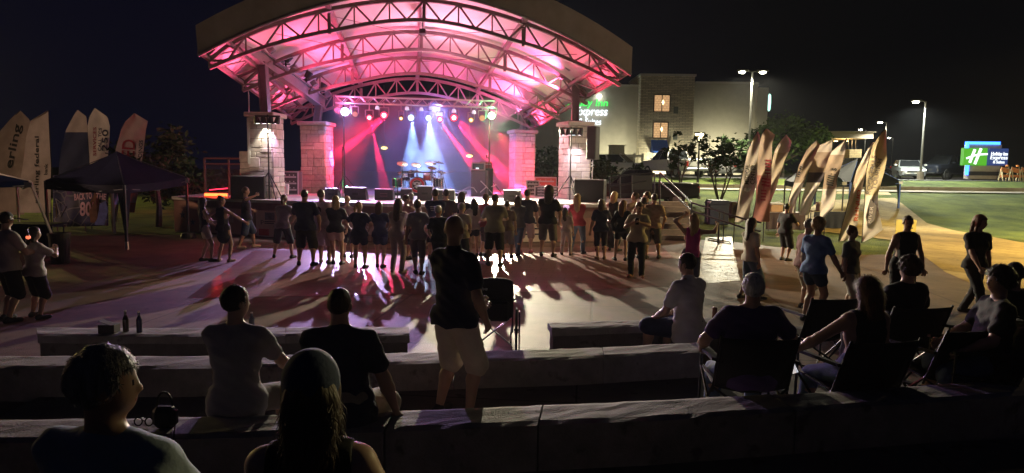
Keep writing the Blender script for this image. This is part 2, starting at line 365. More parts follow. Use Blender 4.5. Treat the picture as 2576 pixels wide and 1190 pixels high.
# ================================================================== TREES
leafA=mat('leaf_green',(.04,.072,.016),.8,spec=.1,var=.45,scale=3); leafD=mat('leaf_dark',(.03,.055,.018),.8,spec=.1,var=.4,scale=3)
bark=mat('bark',(.09,.065,.045),.9,var=.3,scale=20,bump=.6)
def tree(base,h,trunk_h,cr,nleaf,label,leaf=leafA,stems=1,seed=1,ls=.16,name='tree',cat='tree',group=None,squash=.8,gap=.35):
    rnd=random.Random(seed); base=Vector(base)
    root=empty(name,base,label,cat,group)
    t=MB(); tips=[]
    for k in range(stems):
        ang=2*math.pi*k/stems+rnd.random(); sp=0 if stems==1 else cr*.42
        p=base+Vector((.06*math.cos(ang)*(stems>1),.06*math.sin(ang)*(stems>1),-.05)); r=.035*h/ (1.0 if stems==1 else 2.4)
        top=base+Vector((sp*math.cos(ang),sp*math.sin(ang),trunk_h))
        mid=p.lerp(top,.5)+Vector((rnd.uniform(-.08,.08),rnd.uniform(-.08,.08),0))
        t.cyl(p,mid,r,r*.75,7); t.cyl(mid,top,r*.75,r*.55,7)
        for j in range(7 if stems==1 else 4):
            a2=rnd.random()*6.28; el=rnd.uniform(.2,1.0); L=cr*rnd.uniform(.6,1.0)
            q=top+Vector((math.cos(a2)*L*math.cos(el),math.sin(a2)*L*math.cos(el),(h-trunk_h)*rnd.uniform(.2,.85)))
            m2=top.lerp(q,.5)+Vector((rnd.uniform(-.1,.1),rnd.uniform(-.1,.1),.1*rnd.random()))
            t.cyl(top,m2,r*.5,r*.3,5); t.cyl(m2,q,r*.3,r*.1,5); tips+= [q,m2.lerp(q,.5),m2.lerp(q,.75)]
    t.build('trunk',bark,root)
    c=MB(); cc=base+Vector((0,0,(trunk_h+h)/2))
    clumps=[(q,cr*rnd.uniform(.16,gap)) for q in tips]
    for k in range(10 if stems==1 else 5):
        a2=rnd.random()*6.28; e2=rnd.uniform(-.7,1.3); rr=cr*rnd.uniform(.45,.9)
        clumps.append((cc+Vector((rr*math.cos(a2)*math.cos(e2),rr*math.sin(a2)*math.cos(e2),(h-trunk_h)*.5*math.sin(e2)*.9)),cr*rnd.uniform(.18,gap)))
    for i in range(nleaf):
        q,r=clumps[i%len(clumps)] if rnd.random()<.93 else (cc,cr*.8)
        d=Vector((rnd.gauss(0,1),rnd.gauss(0,1),rnd.gauss(0,squash))).normalized()*r*(rnd.random()**.45)
        p=q+d; x=Vector((rnd.gauss(0,1),rnd.gauss(0,1),rnd.gauss(0,.6))).normalized(); y=x.cross(Vector((rnd.gauss(0,1),rnd.gauss(0,1),rnd.gauss(0,1)))).normalized()
        s=ls*rnd.uniform(.5,1.25)
        c.add([p-x*s,p+y*s*.45,p+x*s,p-y*s*.45],[(0,1,2,3)])
    c.build('crown',leaf,root,fix=False)
    return root
def zP(px_,d): 
    x=(px_-PXC)/F*d; return (x,d,zg(x,d))
tree(zP(1963,52),4.25,1.2,3.1,7500,'broad round leafy tree behind the right-hand feather flags',leafA,1,3,.19)
tree(zP(1808,36.5),3.7,1.5,1.35,620,'slender multi-stemmed tree in front of the parked trucks, right of the lamp',leafD,5,5,.17,group='young trees on the verge',gap=.27)
tree(zP(1700,35.5),3.9,1.5,.85,330,'slim young tree with sparse leaves in front of the white truck',leafD,3,9,.17,group='young trees on the verge',gap=.3)
tree(zP(1872,45),3.0,1.1,1.3,900,'small dark tree left of the broad round tree',leafD,2,11,.2)
tree(zP(395,25.8),4.0,1.5,1.7,1700,'thin dark tree behind the navy tent at the stage side',leafD,1,13,.16)
tree(zP(1372,41),3.6,.8,1.9,2200,'bushy dark tree seen between the two right stone pillars',leafD,1,15,.2,squash=.9)
tree(zP(1520,37),2.5,.5,1.5,1500,'low dark shrub beside the hanging loudspeaker',leafD,3,17,.17,name='shrub',cat='shrub')
tree((-16.5,36,0),2.0,.3,2.6,1500,'low dark hedge of shrubs beyond the left lawn',leafD,4,19,.2,name='shrub',cat='shrub')

# ================================================================== HOTEL
stucco=mat('hotel_stucco',(.46,.44,.38),.9,var=.06,scale=1.5,bump=.15)
stuccoD=mat('hotel_stucco_dark',(.20,.19,.16),.9,var=.06,scale=1.5)
trimw=mat('hotel_coping',(.62,.60,.56),.7,var=.05)
hstone=brickmat('hotel_stone',(.80,.73,.58),(.54,.49,.39),(.32,.29,.24),.62,.17,.9,.022,.6)
hd=75.0
def hx(px_,d=hd): return (px_-PXC)/F*d
def hz(px_,py,d=hd): return P(px_,py,d).z
base_z=1.80
hotel=empty('hotel_building',(hx(1668),hd,base_z),'three-storey beige hotel with stone tower and lit green and white lettering','hotel')
w=MB()
zl=hz(1560,217); zr=hz(1820,210)
w.box(((hx(1330)+hx(1604))/2,hd+7,(base_z+zl)/2),(hx(1604)-hx(1330),14,zl-base_z))
w.box(((hx(1732)+hx(1892))/2,hd+7,(base_z+zr)/2),(hx(1892)-hx(1732)-.01,14,zr-base_z))
w.build('wall',stucco,hotel)
w=MB(); zz=hz(1910,222); w.box(((hx(1887)+hx(1914))/2,hd+2,(base_z+zz)/2),(hx(1914)-hx(1887),5,zz-base_z)); 
zz2=hz(1925,226); w.box(((hx(1914)+hx(1938))/2,hd+6,(base_z+zz2)/2),(hx(1938)-hx(1914)-.02,5,zz2-base_z)); w.build('corner_bay',stucco,hotel)
w=MB(); zt=hz(1668,195)
x0,x1=hx(1602,hd-1.4),hx(1735,hd-1.4)
w.box(((x0+x1)/2,hd+2,(base_z+zt)/2),(x1-x0,6.8,zt-base_z)); w.build('stone_tower',hstone,hotel)
w=MB(); w.box(((x0+x1)/2,hd+2,zt+.09),(x1-x0+.25,7.0,.22)); w.box(((hx(1330)+hx(1602))/2,hd+7,zl+.09),(hx(1602)-hx(1330),14.2,.2)); w.box(((hx(1738)+hx(1892))/2,hd+7,zr+.09),(hx(1892)-hx(1738),14.2,.2)); w.build('coping',trimw,hotel)
fy=hd-1.4
winframe=mat('window_frame',(.10,.09,.08),.5,var=0)
def hwin(xa,xb,ya,yb,label=None):
    a=P(xa,yb,fy); b=P(xb,ya,fy); f=MB(); cx,cz=(a.x+b.x)/2,(a.z+b.z)/2; W,H=b.x-a.x,b.z-a.z
    for sx in(-1,1): f.box((cx+sx*(W/2+.03),fy-.05,cz),(.1,.14,H+.16))
    f.box((cx,fy-.05,cz),(.09,.14,H))
    for sz in(-1,1): f.box((cx,fy-.05,cz+sz*(H/2+.04)),(W,.14,.09))
    o=f.build('window',winframe,hotel)
    p=MB(); p.box((cx,fy-.012,cz),(W-.04,.03,H-.02))
    m,nn,ll,bb=nt('lit_curtain'); tcx=nn.new('ShaderNodeTexCoord'); wv=nn.new('ShaderNodeTexBrick'); mpn=nn.new('ShaderNodeSeparateXYZ'); cb=nn.new('ShaderNodeCombineXYZ')
    ll.new(tcx.outputs['Object'],mpn.inputs[0]); ll.new(mpn.outputs['X'],cb.inputs['X']); ll.new(mpn.outputs['Z'],cb.inputs['Y']); ll.new(cb.outputs[0],wv.inputs['Vector'])
    wv.inputs['Scale'].default_value=1; wv.inputs['Brick Width'].default_value=.34; wv.inputs['Row Height'].default_value=.24; wv.inputs['Mortar Size'].default_value=.03
    wv.inputs['Color1'].default_value=(.85,.5,.22,1); wv.inputs['Color2'].default_value=(.72,.42,.2,1); wv.inputs['Mortar'].default_value=(.5,.26,.12,1)
    ll.new(wv.outputs['Color'],bb.inputs['Emission Color']); bb.inputs['Emission Strength'].default_value=.85; bb.inputs['Base Color'].default_value=(.2,.15,.1,1)
    p.build('curtain',m,o)
    q=MB(); q.lathe([(0,-.28),(.1,-.2),(.16,0),(.1,.2),(0,.28)],(cx+W*.06,fy-.04,cz+.1),10); q.build('lamp_glow',emit('window_lamp',(1,.75,.4),3),o)
    return o
hwin(1645,1685,240,280); hwin(1643,1680,309,346)
g_=mat('vent_grille_grey',(.16,.19,.18),.6,var=0)
for a,b,c,d_ in((1694,1706,268,286),(1692,1704,336,352)):
    m=MB(); p0=P(a,d_,fy); p1=P(b,c,fy); m.box(((p0.x+p1.x)/2,fy-.03,(p0.z+p1.z)/2),(p1.x-p0.x,.08,p1.z-p0.z)); 
    for k in range(6): m.box(((p0.x+p1.x)/2,fy-.08,p0.z+(p1.z-p0.z)*(k+.5)/6),(p1.x-p0.x-.08,.03,.05))
    m.build('vent',g_,hotel)
aw=MB(); p0=P(1637,380,fy); p1=P(1678,352,fy)
aw.add([(p0.x,fy-.01,p1.z),(p1.x,fy-.01,p1.z),(p1.x,fy-1.2,p0.z),(p0.x,fy-1.2,p0.z),(p0.x,fy-1.2,p0.z-.18),(p1.x,fy-1.2,p0.z-.18),(p0.x,fy-.01,p0.z-.18),(p1.x,fy-.01,p0.z-.18)],[(0,1,2,3),(3,2,5,4),(0,3,4,6),(1,7,5,2)])
aw.build('awning',mat('awning_blue',(.03,.13,.62),.7,var=.1),hotel,fix=False)
dr=MB(); p0=P(1644,431,fy); p1=P(1673,388,fy); dr.box(((p0.x+p1.x)/2,fy-.03,(base_z+p1.z)/2),(p1.x-p0.x,.08,p1.z-base_z)); do=dr.build('door',emit('lit_doorway',(1,.78,.42),1.1,(.4,.3,.2)),hotel)
fr=MB()
for xx in(p0.x-.05,(p0.x+p1.x)/2,p1.x+.05): fr.box((xx,fy-.1,(base_z+p1.z)/2),(.1,.12,p1.z-base_z))
fr.box(((p0.x+p1.x)/2,fy-.1,p1.z+.05),(p1.x-p0.x+.2,.12,.1)); fr.build('door_frame',trimw,do)
# lit lettering on the left wing (its first letters end up behind the pillar column)
green_e=emit('sign_green',(.05,.9,.12),1.6); white_e=emit('sign_white',(.85,.93,1),1.9)
def hotel_text(s,xa,xb,ya,yb,m,nm,shear=.2,bold=0):
    a=P(xa,yb,hd); b=P(xb,ya,hd); t=MB(); text_on(t,s,(a.x,hd-.12,a.z),(b.x-a.x,0,0),(0,0,b.z-a.z),.1,shear,bold); t.build(nm,m,hotel,fix=True)
hotel_text('Holiday Inn',1408,1529,250,272,green_e,'green_lettering',.15,0)
hotel_text('Express',1447,1528,270,297,white_e,'white_lettering',.15,.004)
hotel_text('& Suites',1455,1512,298,314,white_e,'white_lettering',.1,0)
m=MB(); a=P(1935,258,hd+3); m.lathe([(0,-1.0),(.16,-.8),(.2,0),(.16,.8),(0,1.0)],a,10); m.build('edge_sign',emit('edge_sign_light',(.5,1,.8),2.0),hotel)
a=P(1507,243,hd); m=MB(); m.box((a.x,hd-.3,a.z),(.35,.5,.22)); m.build('wall_light',emit('wall_light',(1,.97,.85),14),hotel)
# enclosure and box beside the hotel
en=MB(); a=P(1560,428,66); b=P(1616,389,66); cr=mat('fence_cream',(.72,.70,.62),.6,var=.05)
ef=empty('fence_enclosure',(a.x,66,base_z),'cream panelled bin enclosure beside the hotel tower','fence')
en.box(((a.x+b.x)/2-.4,66,(base_z+b.z)/2),(b.x-a.x-1,.08,b.z-base_z)); en.build('panel',mat('fence_panel_cream',(.50,.47,.36),.7,var=.05),ef)
for xx in(a.x,b.x-.8,b.x):
    q=MB(); q.box((xx,65.95,(base_z+b.z)/2+.06),(.2,.2,b.z-base_z+.12)); q.build('post',cr,ef)
q=MB(); q.box(((a.x+b.x)/2,65.93,b.z-.12),(b.x-a.x,.1,.22)); q.box(((a.x+b.x)/2,65.93,base_z+.2),(b.x-a.x,.1,.15)); q.build('rail',cr,ef)
bx=MB(); a=P(1538,390,68); b=P(1572,366,68); bx.box(((a.x+b.x)/2,69,(base_z+b.z)/2),(b.x-a.x,2,b.z-base_z),bev=.04); bx.box(((a.x+b.x)/2,69,b.z+.03),(b.x-a.x+.15,2.1,.06))
tag(bx.build('utility_cabinet',mat('cabinet_beige',(.45,.42,.30),.7,var=.08)),'beige utility cabinet behind the white suv','cabinet')
# entrance canopy of the hotel
ec=empty('entrance_canopy',(hx(2130,80),80,base_z),'flat warm-lit entrance canopy roof on a stone pier beside the round tree','canopy')
m=MB(); a=P(2068,352,80); b=P(2192,338,80); m.box(((a.x+b.x)/2,83,b.z-.15),(b.x-a.x,7,.7)); m.box(((a.x+b.x)/2,83,b.z+.24),(b.x-a.x+.4,7.4,.1)); m.build('roof',mat('canopy_cream',(.55,.47,.34),.8,var=.05),ec)
m=MB(); a=P(2135,404,80); b=P(2167,376,80); m.box(((a.x+b.x)/2,80.6,(base_z+b.z)/2),(b.x-a.x,1.4,b.z-base_z)); m.build('pier',brickmat('pier_stone',(.5,.4,.2),(.38,.3,.15),(.2,.16,.1),.6,.2),ec)
m=MB()
for px_ in(2141,2150,2159): a=P(px_,376,80); b=P(px_,350,80); m.bar((a.x,80.6,a.z),(a.x,80.6,b.z),.12)
m.build('steel_post',mat('dark_steel',(.05,.05,.05),.5,.5,var=0),ec)
m=MB(); 
for px_ in(2088,2118,2148): a=P(px_,352,80); m.cyl((a.x,81.5,a.z-.12),(a.x,81.5,a.z-.05),.22,.22,10)
m.build('ceiling_light',emit('canopy_light',(1,.7,.3),9),ec)
spot('canopy_lamp',(hx(2130,80),81.5,P(2130,356,80).z),None,260,(1,.62,.25),kind='POINT',rad=.4)

# ================================================================== STREET LAMPS
polem=mat('lamp_pole',(.10,.10,.09),.5,.4,var=.1); lampw=emit('lamp_lens',(1,.95,.72),55); lampc=emit('lamp_lens_cool',(.95,1,.9),45)
def street_lamp(px_,ytop,d,heads,label,power,col=(1,.93,.68),lens=None,sc=1.0,z0=None):
    t=P(px_,ytop,d); b=Vector((t.x,d,zg(t.x,d) if z0 is None else z0))
    r=empty('street_lamp',b,label,'street lamp','street lamps along the car park')
    m=MB(); m.cyl(b,b+Vector((0,0,.6)),.26*sc,.24*sc,10); m.build('base',kerb_m,r)
    m=MB(); m.cyl(b+Vector((0,0,.6)),t,.10*sc,.065*sc,8); m.build('pole',polem,r)
    for sx in heads:
        m=MB(); m.bar(t,t+Vector((sx*.35*sc,0,.06)),.09*sc); m.box(t+Vector((sx*.75*sc,0,.08)),(.8*sc,.42*sc,.16*sc),bev=.05*sc); h=m.build('lamp_head',polem,r)
        q=MB(); q.lathe([(0,-.1*sc),(.16*sc,-.08*sc),(.25*sc,0),(.2*sc,.03*sc),(0,.03*sc)],t+Vector((sx*.78*sc,0,-.02)),12); q.build('lens',lens or lampw,h)
        if power: spot('street_light',t+Vector((sx*.78*sc,-.05,-.28*sc)),t+Vector((sx*.9*sc,-2.0,-9)),power,col,150,.6,.2)
    return r
street_lamp(1893,181,45,(-1,1),'tall double-headed street lamp in front of the hotel',7500,sc=.85)
street_lamp(2329,256,49,(-1,),'tall single street lamp above the parked dark pickup',9000,(.95,1,.85),sc=.9)
street_lamp(2231,308,78,(-1,),'single street lamp behind the tallest right flag',3000,(1,.95,.8))
street_lamp(2179,326,95,(-1,),'smaller single street lamp above the canopy roof end',1500,(1,.95,.8))
street_lamp(2247,347,125,(-1,),'farthest tiny street lamp right of the flags',0)
street_lamp(2165,380,120,(-1,),'small low street lamp beneath the canopy roof end',0)
street_lamp(2120,395,118,(-1,),'lowest distant street lamp left of the canopy pier',0)
# post top lamp
t=P(1760,335,38); b=Vector((t.x,38,zg(t.x,38)))
r=empty('post_lamp',b,'black post-top lamp with wide flat cap before the hotel','street lamp')
m=MB(); m.cyl(b,t-Vector((0,0,.45)),.07,.05,8); m.build('pole',polem,r)
m=MB(); m.lathe([(0,.06),(.30,.05),(.31,0),(.28,-.03),(0,-.02)],t,16); m.build('cap',polem,r)
m=MB(); m.lathe([(.24,-.04),(.2,-.14),(.1,-.30),(.05,-.42),(0,-.45)],t,12); m.build('lens',emit('post_lens',(1,.85,.4),6),r)
spot('post_light',t-Vector((0,0,.25)),None,1500,(1,.86,.5),kind='POINT',rad=.15)

# ================================================================== CARS
glass=mat('car_glass',(.012,.014,.016),.08,var=0,spec=.8); tyre=mat('tyre_rubber',(.015,.015,.015),.85,var=0); rim=mat('wheel_rim',(.4,.4,.42),.35,.8,var=0)
hl=mat('headlight_glass',(.75,.77,.8),.12,.2,var=0); tl=mat('taillight_red',(.45,.03,.02),.25,var=0); blackp=mat('black_plastic',(.02,.02,.02),.5,var=0)
def car(kind,loc,rz,paint,label,group='cars in the hotel car park'):
    r=empty('parked_'+('pickup' if kind=='pickup' else kind),loc,label,{'pickup':'pickup truck','sedan':'car','suv':'suv'}[kind],group,rz)
    L,Wd,H,gc={'sedan':(4.7,1.82,1.45,.20),'suv':(4.7,1.9,1.72,.24),'pickup':(5.8,2.0,1.88,.32)}[kind]
    hood={'sedan':.92,'suv':1.05,'pickup':1.18}[kind]
    # stations: x, half width, z bottom, z top (lower body)
    st={'sedan':[(-.5,.62,.42,.78),(-.485,.86,.32,.98),(-.40,.96,.24,1.02),(-.2,1,.22,.98),(.1,1,.22,.95),(.3,.99,.22,.93),(.42,.95,.24,.86),(.48,.84,.3,.74),(.5,.62,.4,.62)],
        'suv':[(-.5,.8,.45,1.05),(-.49,.93,.36,1.12),(-.4,.98,.28,1.1),(0,1,.26,1.06),(.22,1,.26,1.05),(.36,.98,.27,1.02),(.46,.92,.3,.94),(.49,.82,.36,.85),(.5,.66,.44,.75)],
        'pickup':[(-.5,.9,.55,1.2),(-.495,.98,.5,1.24),(-.3,1,.42,1.24),(-.06,1,.40,1.22),(.1,1,.40,1.2),(.3,1,.40,1.18),(.44,.97,.42,1.14),(.49,.92,.46,1.05),(.5,.85,.55,.98)]}[kind]
    m=MB(); vs=[]
    for fx,fw,zb,zt_ in st:
        h=Wd/2*fw; x=fx*L
        vs+= [(x,-h*.9,zb),(x,-h,zb+.12),(x,-h,zb+(zt_-zb)*.62),(x,-h*.93,zt_-.03),(x,-h*.8,zt_),(x,h*.8,zt_),(x,h*.93,zt_-.03),(x,h,zb+(zt_-zb)*.62),(x,h,zb+.12),(x,h*.9,zb)]
    k=10; nS=len(st); fs=[]
    for i in range(nS-1):
        for j in range(k): fs.append((i*k+j,i*k+(j+1)%k,(i+1)*k+(j+1)%k,(i+1)*k+j))
    fs+= [tuple(range(k)),tuple((nS-1)*k+j for j in range(k-1,-1,-1))]
    m.add(vs,fs)
    body=m.build('body',paint,r,world=False,smooth=False)
    # cabin
    cb={'sedan':(-.36,-.24,.06,.24,.99),'suv':(-.49,-.42,.08,.26,1.06),'pickup':(-.10,-.07,.13,.27,1.2)}[kind]
    z0=cb[4]-.02; w0=Wd/2*.92; w1=Wd/2*.72
    A=[(cb[0]*L,z0),(cb[1]*L,H),(cb[2]*L,H),(cb[3]*L,z0-.04)]
    m=MB(); vs=[]
    for (x,z),wv in zip(A,(w0,w1,w1,w0)): vs+= [(x,-wv,z),(x,wv,z)]
    m.add(vs,[(0,1,3,2),(2,3,5,4),(4,5,7,6),(0,2,4,6),(1,7,5,3),(0,6,7,1)])
    m.build('cabin',paint,r,world=False)
    def pane(q,name,inset=.1,off=.012):
        c=sum((Vector(v) for v in q),Vector())/4; nr=(Vector(q[1])-Vector(q[0])).cross(Vector(q[3])-Vector(q[0])).normalized()
        if nr.dot(c-Vector((0,0,1)))<0: nr=-nr
        m=MB(); pts=[c+(Vector(v)-c)*(1-inset)+nr*off for v in q]; m.extr(pts,-nr*.02); m.build(name,glass,r,world=False)
    V=[Vector(v) for v in vs]
    pane((V[4],V[5],V[7],V[6]),'windscreen'); pane((V[0],V[1],V[3],V[2]),'rear_window')
    for s in(0,1):
        a,b,c,d=V[0+s],V[2+s],V[4+s],V[6+s]; mb_=(b+c)/2; ml=(a+d)/2
        pane((a,b,mb_,ml),'side_window'); pane((ml,mb_,c,d),'side_window')
    wr=.33 if kind!='pickup' else .4
    for sx in(-.31,.31):
        for sy in(-1,1):
            m=MB(); c=Vector((sx*L,sy*(Wd/2-.10),wr)); m.lathe([(wr*.6,-.11),(wr*.95,-.11),(wr,-.06),(wr,.06),(wr*.95,.11),(wr*.6,.11)],c,16,Matrix.Rotation(math.pi/2,3,'X'))
            t=m.build('wheel',tyre,r,world=False)
            m=MB(); m.lathe([(0,-.1),(wr*.6,-.09),(wr*.62,0),(wr*.6,.09),(0,.1)],c,12,Matrix.Rotation(math.pi/2,3,'X')); m2=m.build('rim',rim,t,world=False)
    for sy in(-1,1):
        m=MB(); m.box((L*.478,sy*Wd*.36,hood*.74),(.16,.36,.17),bev=.03); m.build('headlight',hl,r,world=False)
        m=MB(); m.box((-L*.492,sy*Wd*.43,(1.0 if kind!='pickup' else 1.02)*.9),(.12,.2,.34 if kind!='sedan' else .18),bev=.02); m.build('taillight',tl,r,world=False)
        m=MB(); m.box((L*.2,sy*(Wd/2+.09),z0+.1),(.12,.2,.14),bev=.03); m.build('mirror',paint,r,world=False)
    m=MB(); m.box((L*.497,0,hood*.62),(.05,Wd*.5,.16),bev=.02); m.box((L*.498,0,hood*.42),(.06,Wd*.7,.10),bev=.02); m.build('grille',blackp,r,world=False)
    m=MB(); m.box((-L*.5,0,.55),(.14,Wd*.9,.2),bev=.04); m.build('rear_bumper',rim if kind=='pickup' else paint,r,world=False)
    if kind=='pickup':
        m=MB(); m.box((-L*.30,0,1.245),(L*.36,Wd*.78,.02)); m.build('truck_bed',blackp,r,world=False)
        m=MB(); m.box((-L*.503,0,.98),(.03,Wd*.72,.44),bev=.02); m.build('tailgate',paint,r,world=False)
    m=MB(); m.box((-L*.507,0,.75),(.015,.36,.13)); m.build('number_plate',mat('number_plate_white',(.6,.6,.6),.5,var=0),r,world=False)
    return r
def carpaint(n_,c,ro=.3,me=.3): return mat(n_,c,ro,me,var=.04,scale=2,spec=.6)
def cz(px_,d): x=(px_-PXC)/F*d; return (x,d,zg(x,d)+.03)
car('suv',cz(1550,58),R(-30),carpaint('paint_white',(.62,.62,.62)),'white suv parked beside the cream enclosure')
car('pickup',cz(1606,35.5),R(176),carpaint('paint_black',(.015,.016,.018)),'black pickup parked below the white suv')
car('pickup',cz(1690,48),R(110),carpaint('paint_white2',(.66,.65,.62)),'white pickup with red tail lights parked by the lit doorway')
car('sedan',cz(1790,55),R(95),carpaint('paint_silver2',(.35,.36,.37)),'silver car half hidden behind the multi-stemmed tree')
car('suv',cz(1850,58),R(85),carpaint('paint_grey',(.22,.23,.24)),'grey suv parked left of the round tree')
car('sedan',cz(2276,53),R(-110),carpaint('paint_silver',(.38,.41,.42),.28,.6),'silver sedan facing the road right of the flags')
car('pickup',cz(2376,53.5),R(-152),carpaint('paint_darkblue',(.015,.018,.028)),'dark pickup parked left of the green and blue sign')
car('suv',cz(2168,60),R(-85),carpaint('paint_grey3',(.22,.225,.23)),'grey suv mostly hidden behind the right-hand flags')
# ================================================================== MONUMENT SIGN
sd=49.0
def sx_(a,b): return P(a,b,sd)
sg=empty('monument_sign',(sx_(2475,440).x,sd,zg(sx_(2475,440).x,sd)),'green and blue illuminated hotel monument sign with a blue light strip','sign')
zb=zg(sx_(2475,440).x,sd)
def sbox(xa,xb,ya,yb,y0,th,m,name,bev=0,par=None):
    a=P(xa,yb,sd); b=P(xb,ya,sd); q=MB(); q.box(((a.x+b.x)/2,sd+y0+th/2,(a.z+b.z)/2),(b.x-a.x,th,b.z-a.z),bev=bev); return q.build(name,m,par or sg)
grey=mat('sign_stone',(.35,.30,.26),.8,var=.1,scale=4)
sbox(2438,2522,364,376,.05,.5,grey,'top_block'); sbox(2436,2518,414,450,.05,.5,grey,'base_block')
sbox(2437,2515,432,441,-.02,.1,mat('sign_recess',(.02,.02,.03),.6,var=0),'base_recess')
blue_e=emit('blue_strip',(.03,.16,1),6)
sbox(2433,2516,357,363,-.05,.3,blue_e,'blue_strip'); sbox(2431,2437,360,372,-.06,.25,blue_e,'blue_strip'); sbox(2431,2437,414,440,-.06,.25,blue_e,'blue_strip')
pg=sbox(2417,2479,373,416,-.25,.35,emit('sign_green_panel',(.12,.62,.03),.75),'green_panel')
pb=sbox(2482,2532,374,416,-.22,.32,emit('sign_blue_panel',(.05,.11,.42),.45),'blue_panel')
wt=emit('sign_letters',(.9,.97,1),1.6)
H_=MB()
def hp(u,v): a=P(2417,416,sd); b=P(2479,373,sd); return Vector((a.x+(b.x-a.x)*u,sd-.26,a.z+(b.z-a.z)*v))
def stroke(mb,a,b,w):
    a=hp(*a); b=hp(*b); d=(b-a).normalized(); nrm=Vector((-d.z,0,d.x))*w/2; mb.extr([a-nrm,b-nrm,b+nrm,a+nrm],(0,-.05,0))
stroke(H_,(.26,.16),(.44,.92),.17); stroke(H_,(.48,.08),(.70,.98),.17); H_.v=[(v[0],v[1]-.0,v[2]) for v in H_.v]
H2=MB(); stroke(H2,(.10,.40),(.40,.56),.12); stroke(H2,(.40,.56),(.62,.63),.12); stroke(H2,(.62,.63),(.99,.66),.13); H2.v=[(v[0],v[1]-.012,v[2]) for v in H2.v]
H_.build('letter_emblem',wt,pg); H2.build('letter_emblem',wt,pg)
for s_,xa,xb,ya,yb,sh in(('Holiday Inn',2487,2529,383,394,.2),('Express',2485,2529,392,404,.2),('& Suites',2492,2521,404,411,.1)):
    a=P(xa,yb,sd); b=P(xb,ya,sd); t=MB(); text_on(t,s_,(a.x,sd-.225,a.z),(b.x-a.x,0,0),(0,0,b.z-a.z),.04,sh*.6,0); t.build('lettering',wt,pb)
# orange work stuff at the far right: two traffic drums on a low trailer -> barricades
for k,(px_,lab) in enumerate(((2520,'left orange and white traffic barrier right of the monument sign'),(2546,'middle orange and white traffic barrier right of the monument sign'),(2571,'right-most orange and white traffic barrier at the photo edge'))):
    b=Vector(cz(px_,48)); rr=empty('traffic_barrier',b,lab,'barrier','orange traffic barriers by the sign')
    q=MB(); q.box(b+Vector((0,0,.75)),(.62,.05,.30),M=Matrix.Rotation(.25,3,'Y')); q.box(b+Vector((0,0,.35)),(.6,.05,.18)); q.build('board',mat('barrier_orange',(.62,.22,.08),.6,var=.3,scale=5),rr)
    for s in(-.25,.25):
        q=MB(); q.bar(b+Vector((s,-.2,0)),b+Vector((s,.05,1.0)),.05); q.bar(b+Vector((s,.25,0)),b+Vector((s,.03,1.0)),.05); q.build('leg',mat('barrier_cream',(.6,.5,.3),.6,var=0),rr)
    q=MB(); q.lathe([(0,0),(.1,.02),(.1,.14),(0,.16)],b+Vector((.1,0,.98)),10); q.build('warning_light',mat('warning_amber',(.6,.2,.05),.4,var=0),rr)
# ================================================================== STAGE DECK
ZD=1.25
deck_m=concrete('stage_deck',(.38,.35,.36),(.52,.49,.50),.45,None,3,.15)
fl=[G(a,b,ZD) for a,b in((433,494),(560,499),(643,502.5),(729,505),(872,509),(976,512),(1120,513.5),(1250,513.5),(1346,513),(1443,513.5),(1534,514))]
deck=empty('stage_platform',(fl[5].x,fl[5].y,0),'raised stage platform with pale deck and a skirt of posters','stage')
pl=[(p.x,p.y) for p in fl]+[(3.6,33.5),(-11.9,33.5)]
s=MB(); s.prism(pl,ZD-.10,ZD); s.build('deck',deck_m,deck)
s=MB(); pl2=[(p.x,p.y+.09) for p in fl]+[(3.5,33.4),(-11.8,33.4)]
s.prism(pl2,0,ZD-.101); s.build('base_wall',mat('stage_base_wall',(.22,.13,.10),.85,var=.2,scale=3,bump=.2),deck)
s=MB()
for a,b in zip(fl[:-1],fl[1:]):
    s.bar((a.x,a.y-.012,ZD-.05),(b.x,b.y-.012,ZD-.05),.03,.10)
s.build('deck_nosing',mat('nosing_metal',(.55,.52,.5),.35,.6,var=.05),deck)
def front_at(px_):
    # y on the base wall front for an image column, at z~.6
    for a,b in zip(fl[:-1],fl[1:]):
        qa=(px_-PXC)/F
        da=a.x/a.y; db=b.x/b.y
        if da<=qa<=db or (b is fl[-1]) or (qa<da and a is fl[0]):
            t=(qa-da)/(db-da); return a.lerp(b,t)
def panel(xa,xb,z0,z1,m,name,label,off=.06,par=None):
    a=front_at(xa); b=front_at(xb); q=MB(); o=Vector((0,-off+.09,0))
    q.extr([(a.x,a.y+o.y,z0),(b.x,b.y+o.y,z0),(b.x,b.y+o.y,z1),(a.x,a.y+o.y,z1)],(0,.012,0))
    ob=q.build(name,m,par)
    if label: tag(ob,label,'banner','posters hung on the stage front')
    return ob,a,b,o
cream=mat('poster_cream',(.62,.50,.40),.8,var=.08,scale=1.5); tan=mat('poster_tan',(.45,.30,.22),.8,var=.1,scale=1.5); brown=mat('poster_brown',(.30,.15,.11),.8,var=.12,scale=2)
redp=mat('poster_red',(.50,.07,.07),.8,var=.1); greyp=mat('poster_grey',(.16,.16,.17),.8,var=.5,scale=9); ink=mat('poster_ink',(.04,.04,.06),.8,var=0)
def onpanel(par,a,b,o,u0,u1,z0,z1,m,name,off=.016):
    q=MB(); p0=a.lerp(b,u0); p1=a.lerp(b,u1)
    q.extr([(p0.x,p0.y+o.y-off,z0),(p1.x,p1.y+o.y-off,z0),(p1.x,p1.y+o.y-off,z1),(p0.x,p0.y+o.y-off,z1)],(0,.012,0)); return q.build(name,m,par)
